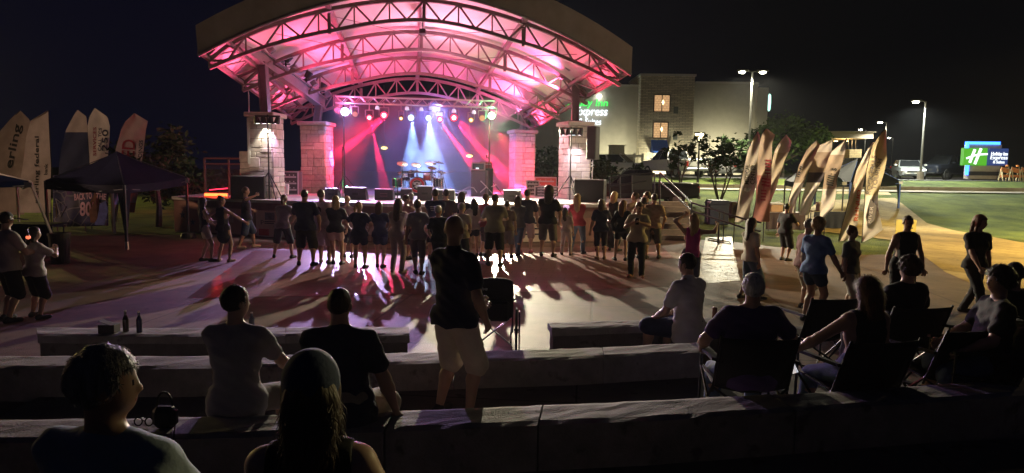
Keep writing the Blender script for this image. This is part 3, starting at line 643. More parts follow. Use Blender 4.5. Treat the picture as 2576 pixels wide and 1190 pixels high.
def star(par,a,b,o,u,z,r_,m):
    c=a.lerp(b,u); q=MB(); pts=[]
    d=(b-a).normalized()
    for k in range(10):
        t=math.pi/2+k*math.pi/5; rr=r_ if k%2==0 else r_*.4
        pts.append(Vector((c.x,c.y+o.y-.02,z))+d*rr*math.cos(t)+Vector((0,0,rr*math.sin(t))))
    q.extr(pts,(0,.015,0)); q.build('star',m,par)
pb_,a,b,o=panel(436,498,.06,1.10,brown,'poster','brown poster with two dark stars at the left end of the stage front')
star(pb_,a,b,o,.33,.62,.15,ink); star(pb_,a,b,o,.75,.38,.14,ink)
pb_,a,b,o=panel(502,636,.06,.92,tan,'poster','plain tan poster behind the three left dancers')
onpanel(pb_,a,b,o,.35,.62,.45,.72,cream,'print_block'); onpanel(pb_,a,b,o,.05,.2,.5,.62,greyp,'print_block')
pb_,a,b,o=panel(640,792,.04,.90,cream,'poster','cream poster with a grey picture and red square, left of the big man')
onpanel(pb_,a,b,o,.16,.32,.60,.84,greyp,'picture'); onpanel(pb_,a,b,o,.05,.22,.08,.30,redp,'picture'); onpanel(pb_,a,b,o,.31,.40,.10,.30,greyp,'picture')
q=MB(); p0=a.lerp(b,.09); text_on(q,'P',(p0.x,p0.y+o.y-.012,.44),((b-a)*.05),(0,0,.14),.01); 
for k in range(2): q.extr([(a.lerp(b,.15).x,a.lerp(b,.15).y+o.y-.014,.47+.055*k),(a.lerp(b,.36).x,a.lerp(b,.36).y+o.y-.014,.47+.055*k),(a.lerp(b,.36).x,a.lerp(b,.36).y+o.y-.014,.50+.055*k),(a.lerp(b,.15).x,a.lerp(b,.15).y+o.y-.014,.50+.055*k)],(0,.01,0))
q.build('lettering',ink,pb_)
pb_,a,b,o=panel(796,1000,.04,.90,tan,'poster','long tan poster behind the middle of the crowd')
onpanel(pb_,a,b,o,.33,.47,.40,.58,greyp,'picture'); onpanel(pb_,a,b,o,.62,.80,.25,.6,cream,'picture')
pb_,a,b,o=panel(1004,1270,.04,.90,tan,'poster','tan poster behind the standing bald man and the men left of the amplifier')
onpanel(pb_,a,b,o,.72,.9,.3,.7,cream,'picture')
pb_,a,b,o=panel(1278,1398,.03,.86,cream,'poster','cream poster with dark lines at the right of the stage front')
for k in range(3): onpanel(pb_,a,b,o,.15,.8,.25+.18*k,.30+.18*k,ink,'print_line')
pb_,a,b,o=panel(1402,1520,.03,.80,brown,'poster','brown poster below the right bass speaker')
# ================================================================== STONE PILLARS
def ashlar(mb,x0,x1,y0,y1,z0,z1,seed,rz=0,c=None):
    rnd=random.Random(seed); z=z0
    while z<z1-.02:
        h=rnd.choice([.16,.22,.22,.30,.34]); 
        if z+h>z1-.1: h=z1-z
        for face in range(4):
            L=(x1-x0) if face%2==0 else (y1-y0); t=0
            while t<L-.01:
                wd_=rnd.uniform(.22,.55)
                if t+wd_>L-.14: wd_=L-t
                pr=rnd.uniform(.012,.04); gp=.008
                if rnd.random()<.25 and h>.28: hh=[(z,z+h*.5),(z+h*.5,z+h)]
                else: hh=[(z,z+h)]
                for za,zb_ in hh:
                    ta,tb=t+gp,t+wd_-gp
                    if face==0: cc=((x0+ta+x0+tb)/2,y0,(za+zb_)/2); sz=(tb-ta,2*pr,zb_-za-2*gp)
                    elif face==1: cc=(x1,(y0+ta+y0+tb)/2,(za+zb_)/2); sz=(2*pr,tb-ta,zb_-za-2*gp)
                    elif face==2: cc=((x0+ta+x0+tb)/2,y1,(za+zb_)/2); sz=(tb-ta,2*pr,zb_-za-2*gp)
                    else: cc=(x0,(y0+ta+y0+tb)/2,(za+zb_)/2); sz=(2*pr,tb-ta,zb_-za-2*gp)
                    mb.cm=rnd.randrange(3); mb.box(cc,sz,bev=.010)
                t+=wd_
        z+=h
    mb.cm=0
st=[mat('limestone_a',(.50,.44,.40),.85,var=.15,scale=8,bump=.6,bscale=25),mat('limestone_b',(.42,.37,.34),.85,var=.18,scale=8,bump=.6,bscale=25),mat('limestone_c',(.56,.50,.46),.85,var=.12,scale=8,bump=.6,bscale=25)]
mort=mat('mortar',(.20,.18,.165),.95,var=.1,scale=20,bump=.4)
capm=mat('cap_stone',(.46,.41,.38),.85,var=.12,scale=6,bump=.5)
def pillar(c,wx,wy,z0,z1,rz,label,seed,wing=None):
    r=empty('stone_pillar',(c[0],c[1],z0),label,'pillar','stone pillars of the stage roof',rz)
    m=MB(); m.box((0,0,(z1-z0)/2),(wx,wy,z1-z0)); 
    if wing: m.box((wing[0],wing[1],wing[4]/2),(wing[2],wing[3],wing[4]))
    m.build('core',mort,r,world=False)
    m=MB(); ashlar(m,-wx/2,wx/2,-wy/2,wy/2,0,z1-z0,seed)
    if wing: ashlar(m,wing[0]-wing[2]/2,wing[0]+wing[2]/2,wing[1]-wing[3]/2,wing[1]+wing[3]/2,0,wing[4],seed+5)
    m.build('stone_blocks',st,r,world=False,fix=True)
    m=MB(); m.box((0,0,z1-z0+.08),(wx+.24,wy+.24,.16),bev=.03); m.build('cap',capm,r,world=False)
    return r
FLp=(-8.52,23.75); FRp=(2.34,26.1); BLp=(-8.13,28.5); BRp=(.42,31.8)
pillar(FLp,.80,.95,ZD,4.0,R(-4),'front left stone pillar with a lamp bar before it',1,(-.45,.1,.75,.75,1.6))
pillar(FRp,.85,.95,ZD,3.97,R(19),'front right stone pillar beside the hanging loudspeaker',2)
pillar(BLp,1.0,.95,ZD,4.0,R(-4),'rear left stone pillar lit pink behind the red equipment',3)
pillar(BRp,.92,.95,ZD,3.94,R(17),'rear right stone pillar lit pink behind the mixing cases',4)
m=MB(); p0=P(628,412,23.3); p1=P(628,296,23.3); m.bar((p0.x,23.3,p0.z),(p0.x,23.3,p1.z),.08)
tag(m.build('drain_pipe',mat('pipe_white',(.6,.58,.56),.5,var=.05)),'pale vertical downpipe on the front left pillar','pipe')
# ================================================================== CANOPY
steel=mat('truss_steel',(.25,.20,.205),.5,.3,var=.15,scale=5); beam_m=mat('beam_paint',(.26,.22,.23),.5,.2,var=.1,scale=4)
memb=mat('membrane_white',(.78,.74,.74),.75,var=.05,scale=1.2,bump=.12,bscale=2.5)
fasc=mat('fascia_canvas',(.27,.23,.19),.85,var=.18,scale=1.6,bump=.25,bscale=5)
CL0,CR0=P(502,141,20.8),P(1584,189,22.9); CL1,CR1=P(732,303,30.0),P(1352,323,31.6)
def arc(u,p=1.8): return 1-abs(2*u-1)**p
def mem(u,v,dz=0.0):
    a=CL0.lerp(CL1,v); b=CR0.lerp(CR1,v); q=a.lerp(b,u)
    rise=2.22+(1.95-2.22)*v
    return Vector((q.x,q.y,q.z+rise*arc(u)+dz))
can=empty('stage_canopy',(-2.6,26,0),'large arched stage roof with white membrane and steel trusses','stage roof')
s=MB(); s.grid(lambda u,v: mem(u,v*1.0,.22+.05*math.sin(v*math.pi*4)**2+.38*(1-abs(2*u-1)**9)*(abs(2*u-1)**2)),40,20,thick=(0,0,.05)); s.build('membrane',memb,can,smooth=True)
s=MB(); s.grid(lambda u,v: mem(u,-.012,0)+Vector((0,0,v*(.84+.12*math.sin(u*9)*.3)))+Vector((0,-.10*v,0)),48,6,thick=(0,.06,0)); s.build('fascia',fasc,can,smooth=False)
s=MB()
for k in range(48): s.cyl(mem(k/48,-.012,-.02),mem((k+1)/48,-.012,-.02),.05,n=6)
s.build('fascia_edge_tube',steel,can)
VT=[.075,.38,.69,1.0]
NB=24
for v in VT:
    s=MB(); dep=.62
    up=[mem(k/NB,v,.06+.34*(1-abs(2*k/NB-1)**9)*(abs(2*k/NB-1)**2)) for k in range(NB+1)]; lo=[mem(k/NB,v,.06-dep*min(1,.35+2.2*min(k,NB-k)/NB)) for k in range(NB+1)]
    for k in range(NB):
        s.bar(up[k],up[k+1],.13,.12); s.bar(lo[k],lo[k+1],.12,.11)
        if k%2==0: s.cyl(up[k],lo[k+1],.035,n=6)
        else: s.cyl(lo[k],up[k+1],.035,n=6)
        if k%2==0: s.cyl(up[k],lo[k],.028,n=6)
    s.build('arch_truss',steel,can)
for u in(.275,.5,.745):
    s=MB(); pts=[mem(u,k/16,.10+.34*abs(2*u-1)**2) for k in range(17)]
    for a,b in zip(pts[:-1],pts[1:]): s.bar(a,b,.16,.14)
    for vv in VT:
        s.bar(mem(u,vv,0),mem(u,vv,-.62),.10)
    s.build('purlin',steel,can)
for sd_,u0 in((-1,0.0),(1,1.0)):   # eave side trusses
    s=MB(); iu=.055 if sd_<0 else .945
    N=18; lo=[mem(u0,k/N,.12) for k in range(N+1)]; up=[mem(iu,k/N,.10) for k in range(N+1)]
    for k in range(N):
        s.bar(lo[k],lo[k+1],.12,.12); s.bar(up[k],up[k+1],.11,.11)
        s.cyl(lo[k] if k%2 else up[k],up[k+1] if k%2 else lo[k+1],.028,n=6)
    s.build('eave_truss',steel,can)
s=MB()
for (u1,v1,u2,v2) in((.15,.06,.275,.38),(.275,.38,.5,.69),(.5,.38,.275,.06),(.745,.06,.5,.38),(.745,.38,.88,.06),(.12,.38,.275,.69),(.745,.69,.9,.38),(.5,.69,.745,.38)):
    s.cyl(mem(u1,v1,-.1),mem(u2,v2,-.1),.012,n=5)
s.build('cable_brace',steel,can)
# beams on columns
bl0,bl1=P(592,98,22.0),P(815,262,29.0); br0,br1=P(1516,152,23.9),P(1306,277,32.4)
def ibeam(a,b,name):
    s=MB(); s.bar(a,b,.10,.42)
    d=(b-a).normalized(); x=d.cross(Vector((0,0,1))).normalized(); up=x.cross(d).normalized()
    for sgn in(-1,1): s.bar(a+up*.21*sgn,b+up*.21*sgn,.30,.05)
    s.build(name,beam_m,can)
ibeam(bl0,bl1,'main_beam'); ibeam(br0,br1,'main_beam')
def beamz(a,b,y): t=(y-a.y)/(b.y-a.y); return a.lerp(b,t)
for (c,a,b) in((FLp,bl0,bl1),(FRp,br0,br1),(BLp,bl0,bl1),(BRp,br0,br1)):
    q=beamz(a,b,c[1]); s=MB(); s.bar((c[0],c[1],4.05),(q.x,c[1],q.z-.1),.24,.26); 
    for k in(-1,1): s.bar((c[0]+k*.12,c[1],4.05),(q.x+k*.12,c[1],q.z-.15),.03,.34)
    s.bar((c[0],c[1]-.25,4.17),(c[0],c[1]+.25,4.17),.5,.03)
    s.build('column',mat('column_steel',(.13,.12,.13),.5,.3,var=.1),can)
# knee brackets from columns to the eaves
for (c,a,b,u) in((FLp,bl0,bl1,.0),(FRp,br0,br1,1.0),(BLp,bl0,bl1,.0),(BRp,br0,br1,1.0)):
    q=beamz(a,b,c[1]); v=max(.05,min(.95,(c[1]-CL0.lerp(CR0,u).y)/(CL1.lerp(CR1,u).y-CL0.lerp(CR0,u).y))); e=mem(u,v,.15); s=MB()
    s.cyl((q.x,c[1],q.z-.25),e,.05,n=6); s.cyl((q.x,c[1],q.z-.25),mem(abs(u-.09),v,.1),.04,n=6); s.build('knee_brace',steel,can)
# floodlights sitting on the beams
flood_b=mat('flood_black',(.02,.02,.022),.5,.2,var=0)
FLOODS=[]
for (a,b,sgn,nm) in((bl0,bl1,1,'left'),(br0,br1,-1,'right')):
    for k,t in enumerate((.22,.47,.72,.92)):
        q=a.lerp(b,t)+Vector((sgn*.10,0,.26))
        r=empty('flood_light',q,'black floodlight clamped on the %s roof beam, %s from the front'%(nm,('first','second','third','fourth')[k]),'floodlight','floodlights along the roof beams')
        m=MB(); m.bar(q,q+Vector((0,0,.28)),.05); m.bar(q+Vector((-.16,0,.1)),q+Vector((.16,0,.1)),.04); m.build('yoke',flood_b,r)
        m=MB(); m.lathe([(0,-.16),(.10,-.15),(.13,0),(.15,.12),(.12,.13)],q+Vector((sgn*.10,-.05,.30)),12,Matrix.Rotation(sgn*R(35),3,'Y')); m.build('housing',flood_b,r)
        m=MB(); m.box(q+Vector((sgn*.30,0,-.02)),(.22,.22,.20),M=Matrix.Rotation(-sgn*.6,3,'Y'),bev=.02); m.build('par_can',mat('par_can_grey',(.25,.25,.27),.4,.6,var=0),r)
        FLOODS.append((q+Vector((sgn*.55,-.1,-.75)),sgn,k))
# speaker box hanging at the apex truss
m=MB(); q=mem(.5,.23,-.42); m.box(q,(.22,.3,.16),bev=.02); m.bar(q,q+Vector((0,0,.5)),.03); tag(m.build('junction_box',flood_b),'small black box hanging under the roof ridge','junction box')
# cables hanging at left
for px_,y0,y1,d,lab in((625,230,330,24.2,'thin dark hanging cable at the left end of the roof'),(676,200,285,24.0,'pale hoisting cable above the left lamp bar')):
    m=MB(); a=P(px_,y0,d); b=P(px_,y1,d); m.cyl(a,(a.x,d,b.z),.018,n=6); tag(m.build('cable',mat('cable_grey',(.3,.27,.28),.6,var=0)),lab,'cable')
# ================================================================== LIGHTING TRUSS AND LAMPS
alu=mat('truss_aluminium',(.55,.54,.56),.35,.8,var=.05)
TD=28.0
ta,tb=P(846,259,TD),P(1246,271,TD)
lt=empty('lighting_truss',(ta+tb)/2,'aluminium lighting truss spanning the stage between two stands','truss')
m=MB(); dx=(tb-ta)
for oy in(-.14,.14):
    for oz in(0,.26): m.cyl(ta+Vector((0,oy,oz)),tb+Vector((0,oy,oz)),.026,n=6)
N=26
for k in range(N):
    a=ta+dx*(k/N); b=ta+dx*((k+1)/N)
    for oy in(-.14,.14):
        m.cyl(a+Vector((0,oy,0 if k%2 else .26)),b+Vector((0,oy,.26 if k%2 else 0)),.012,n=4,caps=False)
    m.cyl(a+Vector((0,-.14,.26)),b+Vector((0,.14,.26)),.012,n=4,caps=False)
m.build('chord_frame',alu,lt)
for q in(ta+dx*.045,ta+dx*.965):
    m=MB(); m.cyl((q.x,q.y,ZD),(q.x,q.y,q.z+.1),.035,.028,8)
    for k in range(3):
        t=k*2.1+.4; m.cyl((q.x,q.y,ZD+.75),(q.x+.6*math.cos(t),q.y+.6*math.sin(t),ZD+.02),.018,n=6)
    m.build('stand',flood_b,lt)
LAMPS=[]
lampcol={'w':(.85,.80,1),'r':(1,.06,.16),'a':(1,.42,.12),'b':(.55,.72,1),'g':(.70,1,.62),'o':(1,.25,.12)}
lampdesc={'w':'big white','r':'red','a':'amber','b':'blue-white','g':'bright green-white','o':'dim orange'}
specs=[(868,281,'w',.17,'left-most lamp on the lighting truss',30),(893,287,'o',.11,'next to the left-most white lamp',2.2),(929,296,'r',.125,'second lamp right of the white one',10),(966,290,'r',.155,'larger left red lamp over the stage',14),
(1009,298,'a',.08,'left small lamp between the red and blue lamps',5),(1034,296,'b',.13,'left one of the pair above the drums',12),(1078,297,'b',.12,'right one of the pair above the drums',12),(1107,300,'r',.12,'smaller red lamp right of the drums',9),
(1142,296,'r',.155,'larger red lamp right of the drums',14),(1185,302,'a',.10,'small lamp right of the larger red lamp',8),(1213,297,'o',.12,'next to the green-white lamp',1.6),(1237,291,'g',.15,'right-most lamp on the lighting truss',28)]
for px_,py_,c,rr,ds,es in specs:
    q=P(px_,py_,TD-.1); r=empty('stage_light',q,'%s stage lamp, %s'%(lampdesc[c],ds),'stage lamp','stage lamps on the lighting truss')
    tgt=Vector((q.x*.35,8,0.5)); Mq=(tgt-q).to_track_quat('Z','Y').to_matrix()
    m=MB(); m.lathe([(0,-.34),(.09,-.33),(rr*.85,-.15),(rr*1.12,.0),(rr*1.12,.05),(rr*1.02,.05),(rr*1.0,.0)],q,14,Mq); m.build('housing',flood_b,r)
    m=MB(); m.bar(q+Vector((-rr*1.25,0,0)),q+Vector((-rr*1.25,0,.3)),.03); m.bar(q+Vector((rr*1.25,0,0)),q+Vector((rr*1.25,0,.3)),.03); m.bar(q+Vector((-rr*1.25,0,.3)),q+Vector((rr*1.25,0,.3)),.03); m.bar(q+Vector((0,0,.3)),(q.x,q.y,ta.z+.05),.035); m.build('yoke',alu,r)
    m=MB(); m.lathe([(0,.03),(rr*.6,.028),(rr*.99,.02)],q,14,Mq); ln=m.build('lens',emit('stage_lens_'+c,lampcol[c],{'w':5,'g':5,'r':1.7,'a':1.3,'b':2.5,'o':.7}[c]),r)
    if c not in 'o':
        kc_=.78 if c in 'wg' else .52; m=MB(); m.lathe([(0,.055),(rr*kc_*.7,.05),(rr*kc_,.033)],q,14,Mq); m.build('lens_core',emit('stage_core_'+c,{'w':(.9,.9,1),'g':(.85,1,.85),'r':(1,.55,.62),'a':(1,.75,.4),'b':(.85,.92,1)}[c],es*.8),ln)
    LAMPS.append((q,c,rr,Mq@Vector((0,0,1))))
# little clamps lamps between
for px_,py_ in((949,268),(1024,270),(1060,272),(1142,276),(1192,279)):
    q=P(px_,py_+4,TD-.2); m=MB(); m.lathe([(0,.10),(.06,.08),(.09,-.03),(.08,-.05),(0,-.05)],q,10); tag(m.build('small_spot',emit('small_spot_glow',(.6,.75,1),.7,(.3,.3,.32))),'small pale spot lamp hanging under the lighting truss','spot lamp','small spots under the truss')
# lamp bars before the front pillars
def lampbar(px_,ytop,d,ybase,label,cols,tripod,nm):
    t=P(px_,ytop,d); r=empty('lamp_stand',(t.x,d,ZD),label,'lamp stand')
    m=MB(); m.cyl((t.x,d,ZD),(t.x,d,t.z+.1),.03,.024,8)
    m.build('pole',flood_b,r)
    m=MB()
    for k in range(3): a=k*2.09+1.2; m.cyl((t.x,d,ZD+.9),(t.x+.62*math.cos(a),d+.62*math.sin(a),ZD+.02),.022,n=6); m.cyl((t.x,d,ZD+.45),(t.x+.33*math.cos(a),d+.33*math.sin(a),ZD+.42),.015,n=6)
    m.build('tripod_leg_set',flood_b,r)
    m=MB(); m.bar((t.x-.42,d,t.z+.05),(t.x+.42,d,t.z+.05),.05)
    m.build('cross_bar',flood_b,r)
    for k,cx in enumerate((-.34,-.12,.12,.34)):
        q=Vector((t.x+cx,d-.05,t.z-.10)); m=MB(); m.lathe([(0,.14),(.07,.13),(.10,-.05),(.11,-.10),(.10,-.105)],q,12,Matrix.Rotation(.35*(k-1.5)*.4,3,'Y')); h=m.build('par_can',flood_b,r)
        m=MB(); m.lathe([(0,-.10),(.095,-.10)],q,12); m.build('lens',emit(nm+'_lens%d'%(k%2),cols[k%2],6),h)
    return t
tL=lampbar(673,296,23.0,490,'black stand with a four-lamp bar before the front left pillar',((1,.95,.8),(1,.75,.9)),True,'lbar')
tR=lampbar(1437,326,25.0,500,'black tripod stand with a four-lamp bar before the front right pillar',((.7,.9,1),(1,.85,.95)),True,'rbar')
# ================================================================== SPEAKERS
grille=mat('speaker_grille',(.012,.012,.014),.75,var=.3,scale=60); cabm=mat('speaker_cabinet',(.05,.048,.05),.55,var=.1,scale=20,bump=.2,bscale=120)
def cabinet(c,sz,rz,label,name='speaker',cat='loudspeaker',handles=True,gr=grille,tilt=0):
    r=empty(name,(c[0],c[1],c[2]),label,cat,None,rz)
    T=Matrix.Rotation(tilt,3,'X')
    m=MB(); m.box(T@Vector((0,0,sz[2]/2)),sz,M=T,bev=.02); m.build('cabinet',cabm,r,world=False)
    m=MB(); m.box(T@Vector((0,-sz[1]/2-.012,sz[2]/2)),(sz[0]-.06,.02,sz[2]-.06),M=T,bev=.008); m.build('grille',gr,r,world=False)
    if handles:
        for s in(-1,1):
            for zz in(.28,.72):
                m=MB(); m.box((s*(sz[0]/2+.004),0,sz[2]*zz),(.012,.16,.09),bev=.004); m.build('handle',blackp,r,world=False)
    return r
a=P(626,500,22.9); cabinet((a.x,22.95,ZD),(1.08,.7,.78),R(14),'large black bass speaker on the left of the stage','bass_speaker')
a=P(1484,514,23.6); cabinet((a.x,23.6,ZD),(1.05,.85,.78),R(-13),'large black bass speaker on the right of the stage','bass_speaker')
a=P(1491,402,24.3); b=P(1491,318,24.3)
r=cabinet((a.x,24.3,a.z),(.36,.42,b.z-a.z),R(-25),'tall black loudspeaker on a pole beside the front right pillar','column_speaker',handles=False)
m=MB(); m.cyl((a.x,24.3,2.03),(a.x,24.3,a.z),.02,n=8); tag(m.build('speaker_pole',alu),'thin pole holding up the tall black loudspeaker','pole')
def wedge(px_,py_,wd_,h_,label,d=23.3,text=False,rz=0):
    a=P(px_,py_,d); r=empty('monitor_wedge',(a.x,d,ZD),label,'stage monitor','stage monitor wedges along the deck edge',rz)
    m=MB(); w_=wd_/2; y0,y1=-.12,.32
    prof=[(y0,0),(y0,h_),(y0+.10,h_+.03),(y1,.12),(y1,0)]
    m.extr([(-w_,y,z) for y,z in prof],(wd_,0,0)); m.build('cabinet',cabm,r,world=False)
    m=MB(); m.extr([(-w_+.03,y0+.13,h_+.005),(w_-.03,y0+.13,h_+.005),(w_-.03,y1-.02,.15),(-w_+.03,y1-.02,.15)],(0,.008,.012)); m.build('grille',grille,r,world=False)
    m=MB(); m.box((0,y0-.005,h_*.5),(.2,.012,.07)); m.build('handle',blackp,r,world=False)
    if text:
        m=MB()
        for k in(0,1): m.box((0,y0-.012,h_*(.38+.22*k)),(wd_*.4,.008,.035))
        m.build('faded_lettering',mat('faded_print',(.16,.09,.10),.7,var=0),r,world=False)
    return r
wedge(836,500,.44,.36,'small dark monitor wedge left of the green laser')
wedge(896,503,.72,.40,'wide black monitor wedge beside the green laser')
wedge(967,507,.62,.36,'dark red-printed monitor wedge left of the drums',text=True)
wedge(1023,504,.38,.38,'narrow dark monitor wedge just left of the drum front')
wedge(1070,506,.52,.48,'taller bluish monitor wedge in front of the bass drum')
wedge(1122,508,.60,.36,'reddish printed monitor wedge right of the bass drum',text=True)
wedge(1289,507,.58,.38,'black monitor wedge right of the amplifier',rz=R(-12))
# ================================================================== AMP STACK
a=P(1206,487,27.0)
r=cabinet((a.x,27.0,ZD),(.60,.45,1.02),R(-8),'tall grey-fronted bass amplifier cabinet right of the drums','amplifier_cabinet','amplifier',gr=mat('amp_grille',(.10,.10,.12),.7,var=.3,scale=90))
hd_=empty('bass_amplifier',(a.x-.05,27.0,ZD+1.02),'silver-framed amplifier head on top of the grey amplifier cabinet','amplifier')
m=MB()
for s in(-1,1):
    m.box((a.x-.05+s*.25,26.98,ZD+1.16),(.04,.38,.28),bev=.01)
m.box((a.x-.05,26.98,ZD+1.31),(.54,.4,.03)); m.box((a.x-.05,26.98,ZD+1.035),(.54,.4,.03)); m.build('rack_case',mat('rack_silver',(.6,.6,.62),.35,.6,var=0),hd_)
m=MB(); m.box((a.x-.05,27.0,ZD+1.17),(.44,.34,.22)); m.build('faceplate',mat('rack_face',(.08,.09,.12),.4,.4,var=0),hd_)
m=MB(); m.box((a.x-.08,26.815,ZD+1.10),(.12,.02,.05)); m.build('meter',emit('meter_glow',(.7,.85,1),1.6),hd_)
a2=P(1222,487,27.7); cabinet((a2.x,27.8,ZD),(.55,.4,1.1),R(8),'second darker amplifier cabinet behind the grey one','amplifier_cabinet','amplifier')
q=empty('bass_amplifier',(a2.x,27.8,ZD+1.1),'red-lit amplifier head on the darker cabinet','amplifier')
m=MB(); m.box((a2.x,27.8,ZD+1.23),(.5,.35,.26),bev=.02); m.build('case',mat('amp_case_red_lit',(.25,.05,.05),.5,var=.1),q)  # red stage light is put into this case colour
m=MB(); m.bar((a2.x-.2,27.6,ZD+1.26),(a2.x+.2,27.6,ZD+1.26),.03); m.build('control_strip',alu,q)
# ================================================================== DRUM KIT
def ap(px_,py_,d=27.0): return P(px_,py_,d)
kx=ap(1052,466).x; KD=26.9; ZR=ZD+.12
rs=empty('drum_riser',(kx,27.6,ZD),'low dark riser under the drum kit','riser'); m=MB(); m.box((kx+.3,27.8,ZD+.06),(3.0,2.2,.118),bev=.01); m.build('platform',mat('riser_carpet',(.05,.05,.07),.95,var=.2,scale=30),rs)
kit=empty('drum_kit',(kx,27.2,ZR),'drum kit with a red-ringed bass drum and several cymbals','drum kit')
shell=mat('drum_shell',(.05,.055,.09),.25,.2,var=.1); chrome=mat('chrome',(.7,.7,.72),.18,.95,var=0); skin_d=mat('drum_head_white',(.7,.7,.7),.5,var=0); brass=mat('cymbal_brass',(.70,.55,.30),.25,.85,var=.1,scale=20)
def drum(c,r_,L,ax,name,m_shell=shell):
    Mq=Vector(ax).to_track_quat('Z','Y').to_matrix(); m=MB(); m.lathe([(r_,-L/2),(r_,L/2)],c,24,Mq); o=m.build(name,m_shell,kit,smooth=False)
    for s in(-1,1):
        q=MB(); q.lathe([(0,s*(L/2-.005)),(r_*.96,s*(L/2-.005))],c,24,Mq); q.build('drum_head',skin_d,o)
        q=MB(); q.lathe([(r_*.95,s*(L/2+.012)),(r_*1.05,s*(L/2+.012)),(r_*1.05,s*(L/2-.025)),(r_*.98,s*(L/2-.025))],c,24,Mq); q.build('hoop',chrome,o)
    return o
kc=Vector((kx,KD,ZR+.30)); kd=drum(kc,.30,.42,(0,-1,0),'bass_drum')
fy_=KD-.21-.018
def ringm(r0,r1,y,m_,name):
    q=MB(); N=28; vs=[]
    for i in range(N):
        t=2*math.pi*i/N; vs+= [(kc.x+r0*math.cos(t),y,kc.z+r0*math.sin(t)),(kc.x+r1*math.cos(t),y,kc.z+r1*math.sin(t))]
    q.add(vs,[(2*i,2*i+1,(2*i+3)%(2*N),(2*i+2)%(2*N)) for i in range(N)]); q.build(name,m_,kd)
ringm(.20,.285,fy_,mat('ring_red',(.55,.04,.05),.5,var=0),'printed_ring')
q=MB(); q.lathe([(0,0),(.19,0)],(kc.x,fy_-.002,kc.z),20,Matrix.Rotation(math.pi/2,3,'X')); q.build('printed_disc',mat('ring_dark',(.06,.03,.04),.5,var=0),kd)
q=MB(); 
for s in(-1,1): q.bar((kc.x-.15,fy_-.008,kc.z-s*.11),(kc.x+.15,fy_-.008,kc.z+s*.11),.05,.012)
for dx_,dz_,r_ in((-.09,.05,.055),(.09,.05,.055),(0,-.06,.07),(-.03,.10,.03),(.03,.10,.03)): q.lathe([(0,0),(r_,0)],(kc.x+dx_,fy_-.012,kc.z+dz_),12,Matrix.Rotation(math.pi/2,3,'X'))
q.build('printed_emblem',mat('emblem_white',(.75,.75,.75),.5,var=0),kd)
drum(Vector((kx-.28,KD+.12,ZR+.72)),.14,.2,(0,-.35,1),'rack_tom'); drum(Vector((kx+.36,KD-.02,ZR+.62)),.15,.24,(0,-.3,1),'rack_tom',mat('drum_red',(.30,.06,.06),.3,var=.1))
drum(Vector((kx+.78,KD+.30,ZR+.40)),.20,.36,(0,-.05,1),'floor_tom'); drum(Vector((kx-.55,KD+.45,ZR+.55)),.17,.14,(0,-.1,1),'snare_drum'); drum(Vector((kx-.85,KD+.2,ZR+.38)),.19,.34,(0,0,1),'floor_tom')
# rack
q=MB(); z_=ZR+.80
q.bar((kx-.62,KD-.1,z_),(kx+.75,KD-.1,z_),.05)
for xx in(-.60,.55,.95): q.cyl((kx+xx,KD-.1,ZR),(kx+xx,KD-.1,z_+.1),.02,n=6)
for xx in(.6,.7,.82,.9,1.0): q.cyl((kx+xx,KD+.1,ZR),(kx+xx*.98,KD+.05,ZR+.9),.014,n=6)
q.cyl((kx+1.15,KD,ZR+.02),(kx+.95,KD,ZR+.85),.014,n=6); q.cyl((kx+.9,KD,ZR+.72),(kx+1.45,KD-.05,ZR+.85),.016,n=6)
for xx,zz in((.5,.5),(.6,.62),(.68,.7),(.85,.55),(.95,.75),(-.72,.7),(-.8,.5)): q.box((kx+xx,KD-.12,ZR+zz),(.08,.06,.06),bev=.01)
q.build('rack_frame',chrome,kit)
for px_,py_,rr,tilt in((1012,411,.21,.5),(1047,414,.20,.45),(1050,431,.26,.15),(1083,410,.24,.25),(1104,408,.22,-.2),(1087,422,.19,.35),(1110,433,.20,.2),(1008,434,.15,.1),(1018,440,.13,.1)):
    c=ap(px_,py_,KD+.25); cy=MB(); Mt=Matrix.Rotation(tilt,3,'X')@Matrix.Rotation(.15,3,'Y')
    cy.lathe([(0,.045),(.03,.04),(.05,.015),(rr*.6,.006),(rr,-.012)],c,20,Mt); co=cy.build('cymbal',brass,kit)
    q=MB(); q.cyl((c.x+.05,c.y+.1,ZR),c,.012,n=6); q.lathe([(0,.06),(.012,.06),(.012,.03)],c,6); q.build('cymbal_stand',chrome,co)
q=MB(); q.cyl((kx,KD+.95,ZR),(kx,KD+.95,ZR+.45),.03,n=8); q.lathe([(0,.45),(.17,.45),(.18,.5),(.16,.54),(0,.54)],(kx,KD+.95,ZR),14); q.build('throne',blackp,kit)
# ================================================================== MIC / GUITAR STANDS, CASES, CABLES
def micstand(px_,ytop,ybase,label,boom=0):
    b=G(px_,ybase,ZD); d=b.y; t=P(px_,ytop,d); r=empty('microphone_stand',(b.x,d,ZD),label,'microphone stand','microphone stands on the stage')
    m=MB(); m.cyl((b.x,d,ZD+.03),(b.x,d,t.z),.016,.012,8); m.build('pole',flood_b,r)
    m=MB(); m.lathe([(0,0),(.16,0),(.15,.02),(.03,.035),(0,.035)],(b.x,d,ZD),14); m.build('base',flood_b,r)
    m=MB(); e=Vector((b.x+boom,d-.1,t.z+.03)); m.cyl((b.x,d,t.z-.02),e,.012,n=6); m.lathe([(0,-.06),(.014,-.06),(.02,.0),(.03,.03),(.025,.06),(0,.075)],e,10); m.build('microphone',blackp,r)
micstand(863,376,497,'tall microphone stand at the left of the stage',.05)
micstand(1229,396,498,'microphone stand with short boom right of the amplifier',-.08)
micstand(1000,455,500,'short microphone stand left of the drum kit',.15)
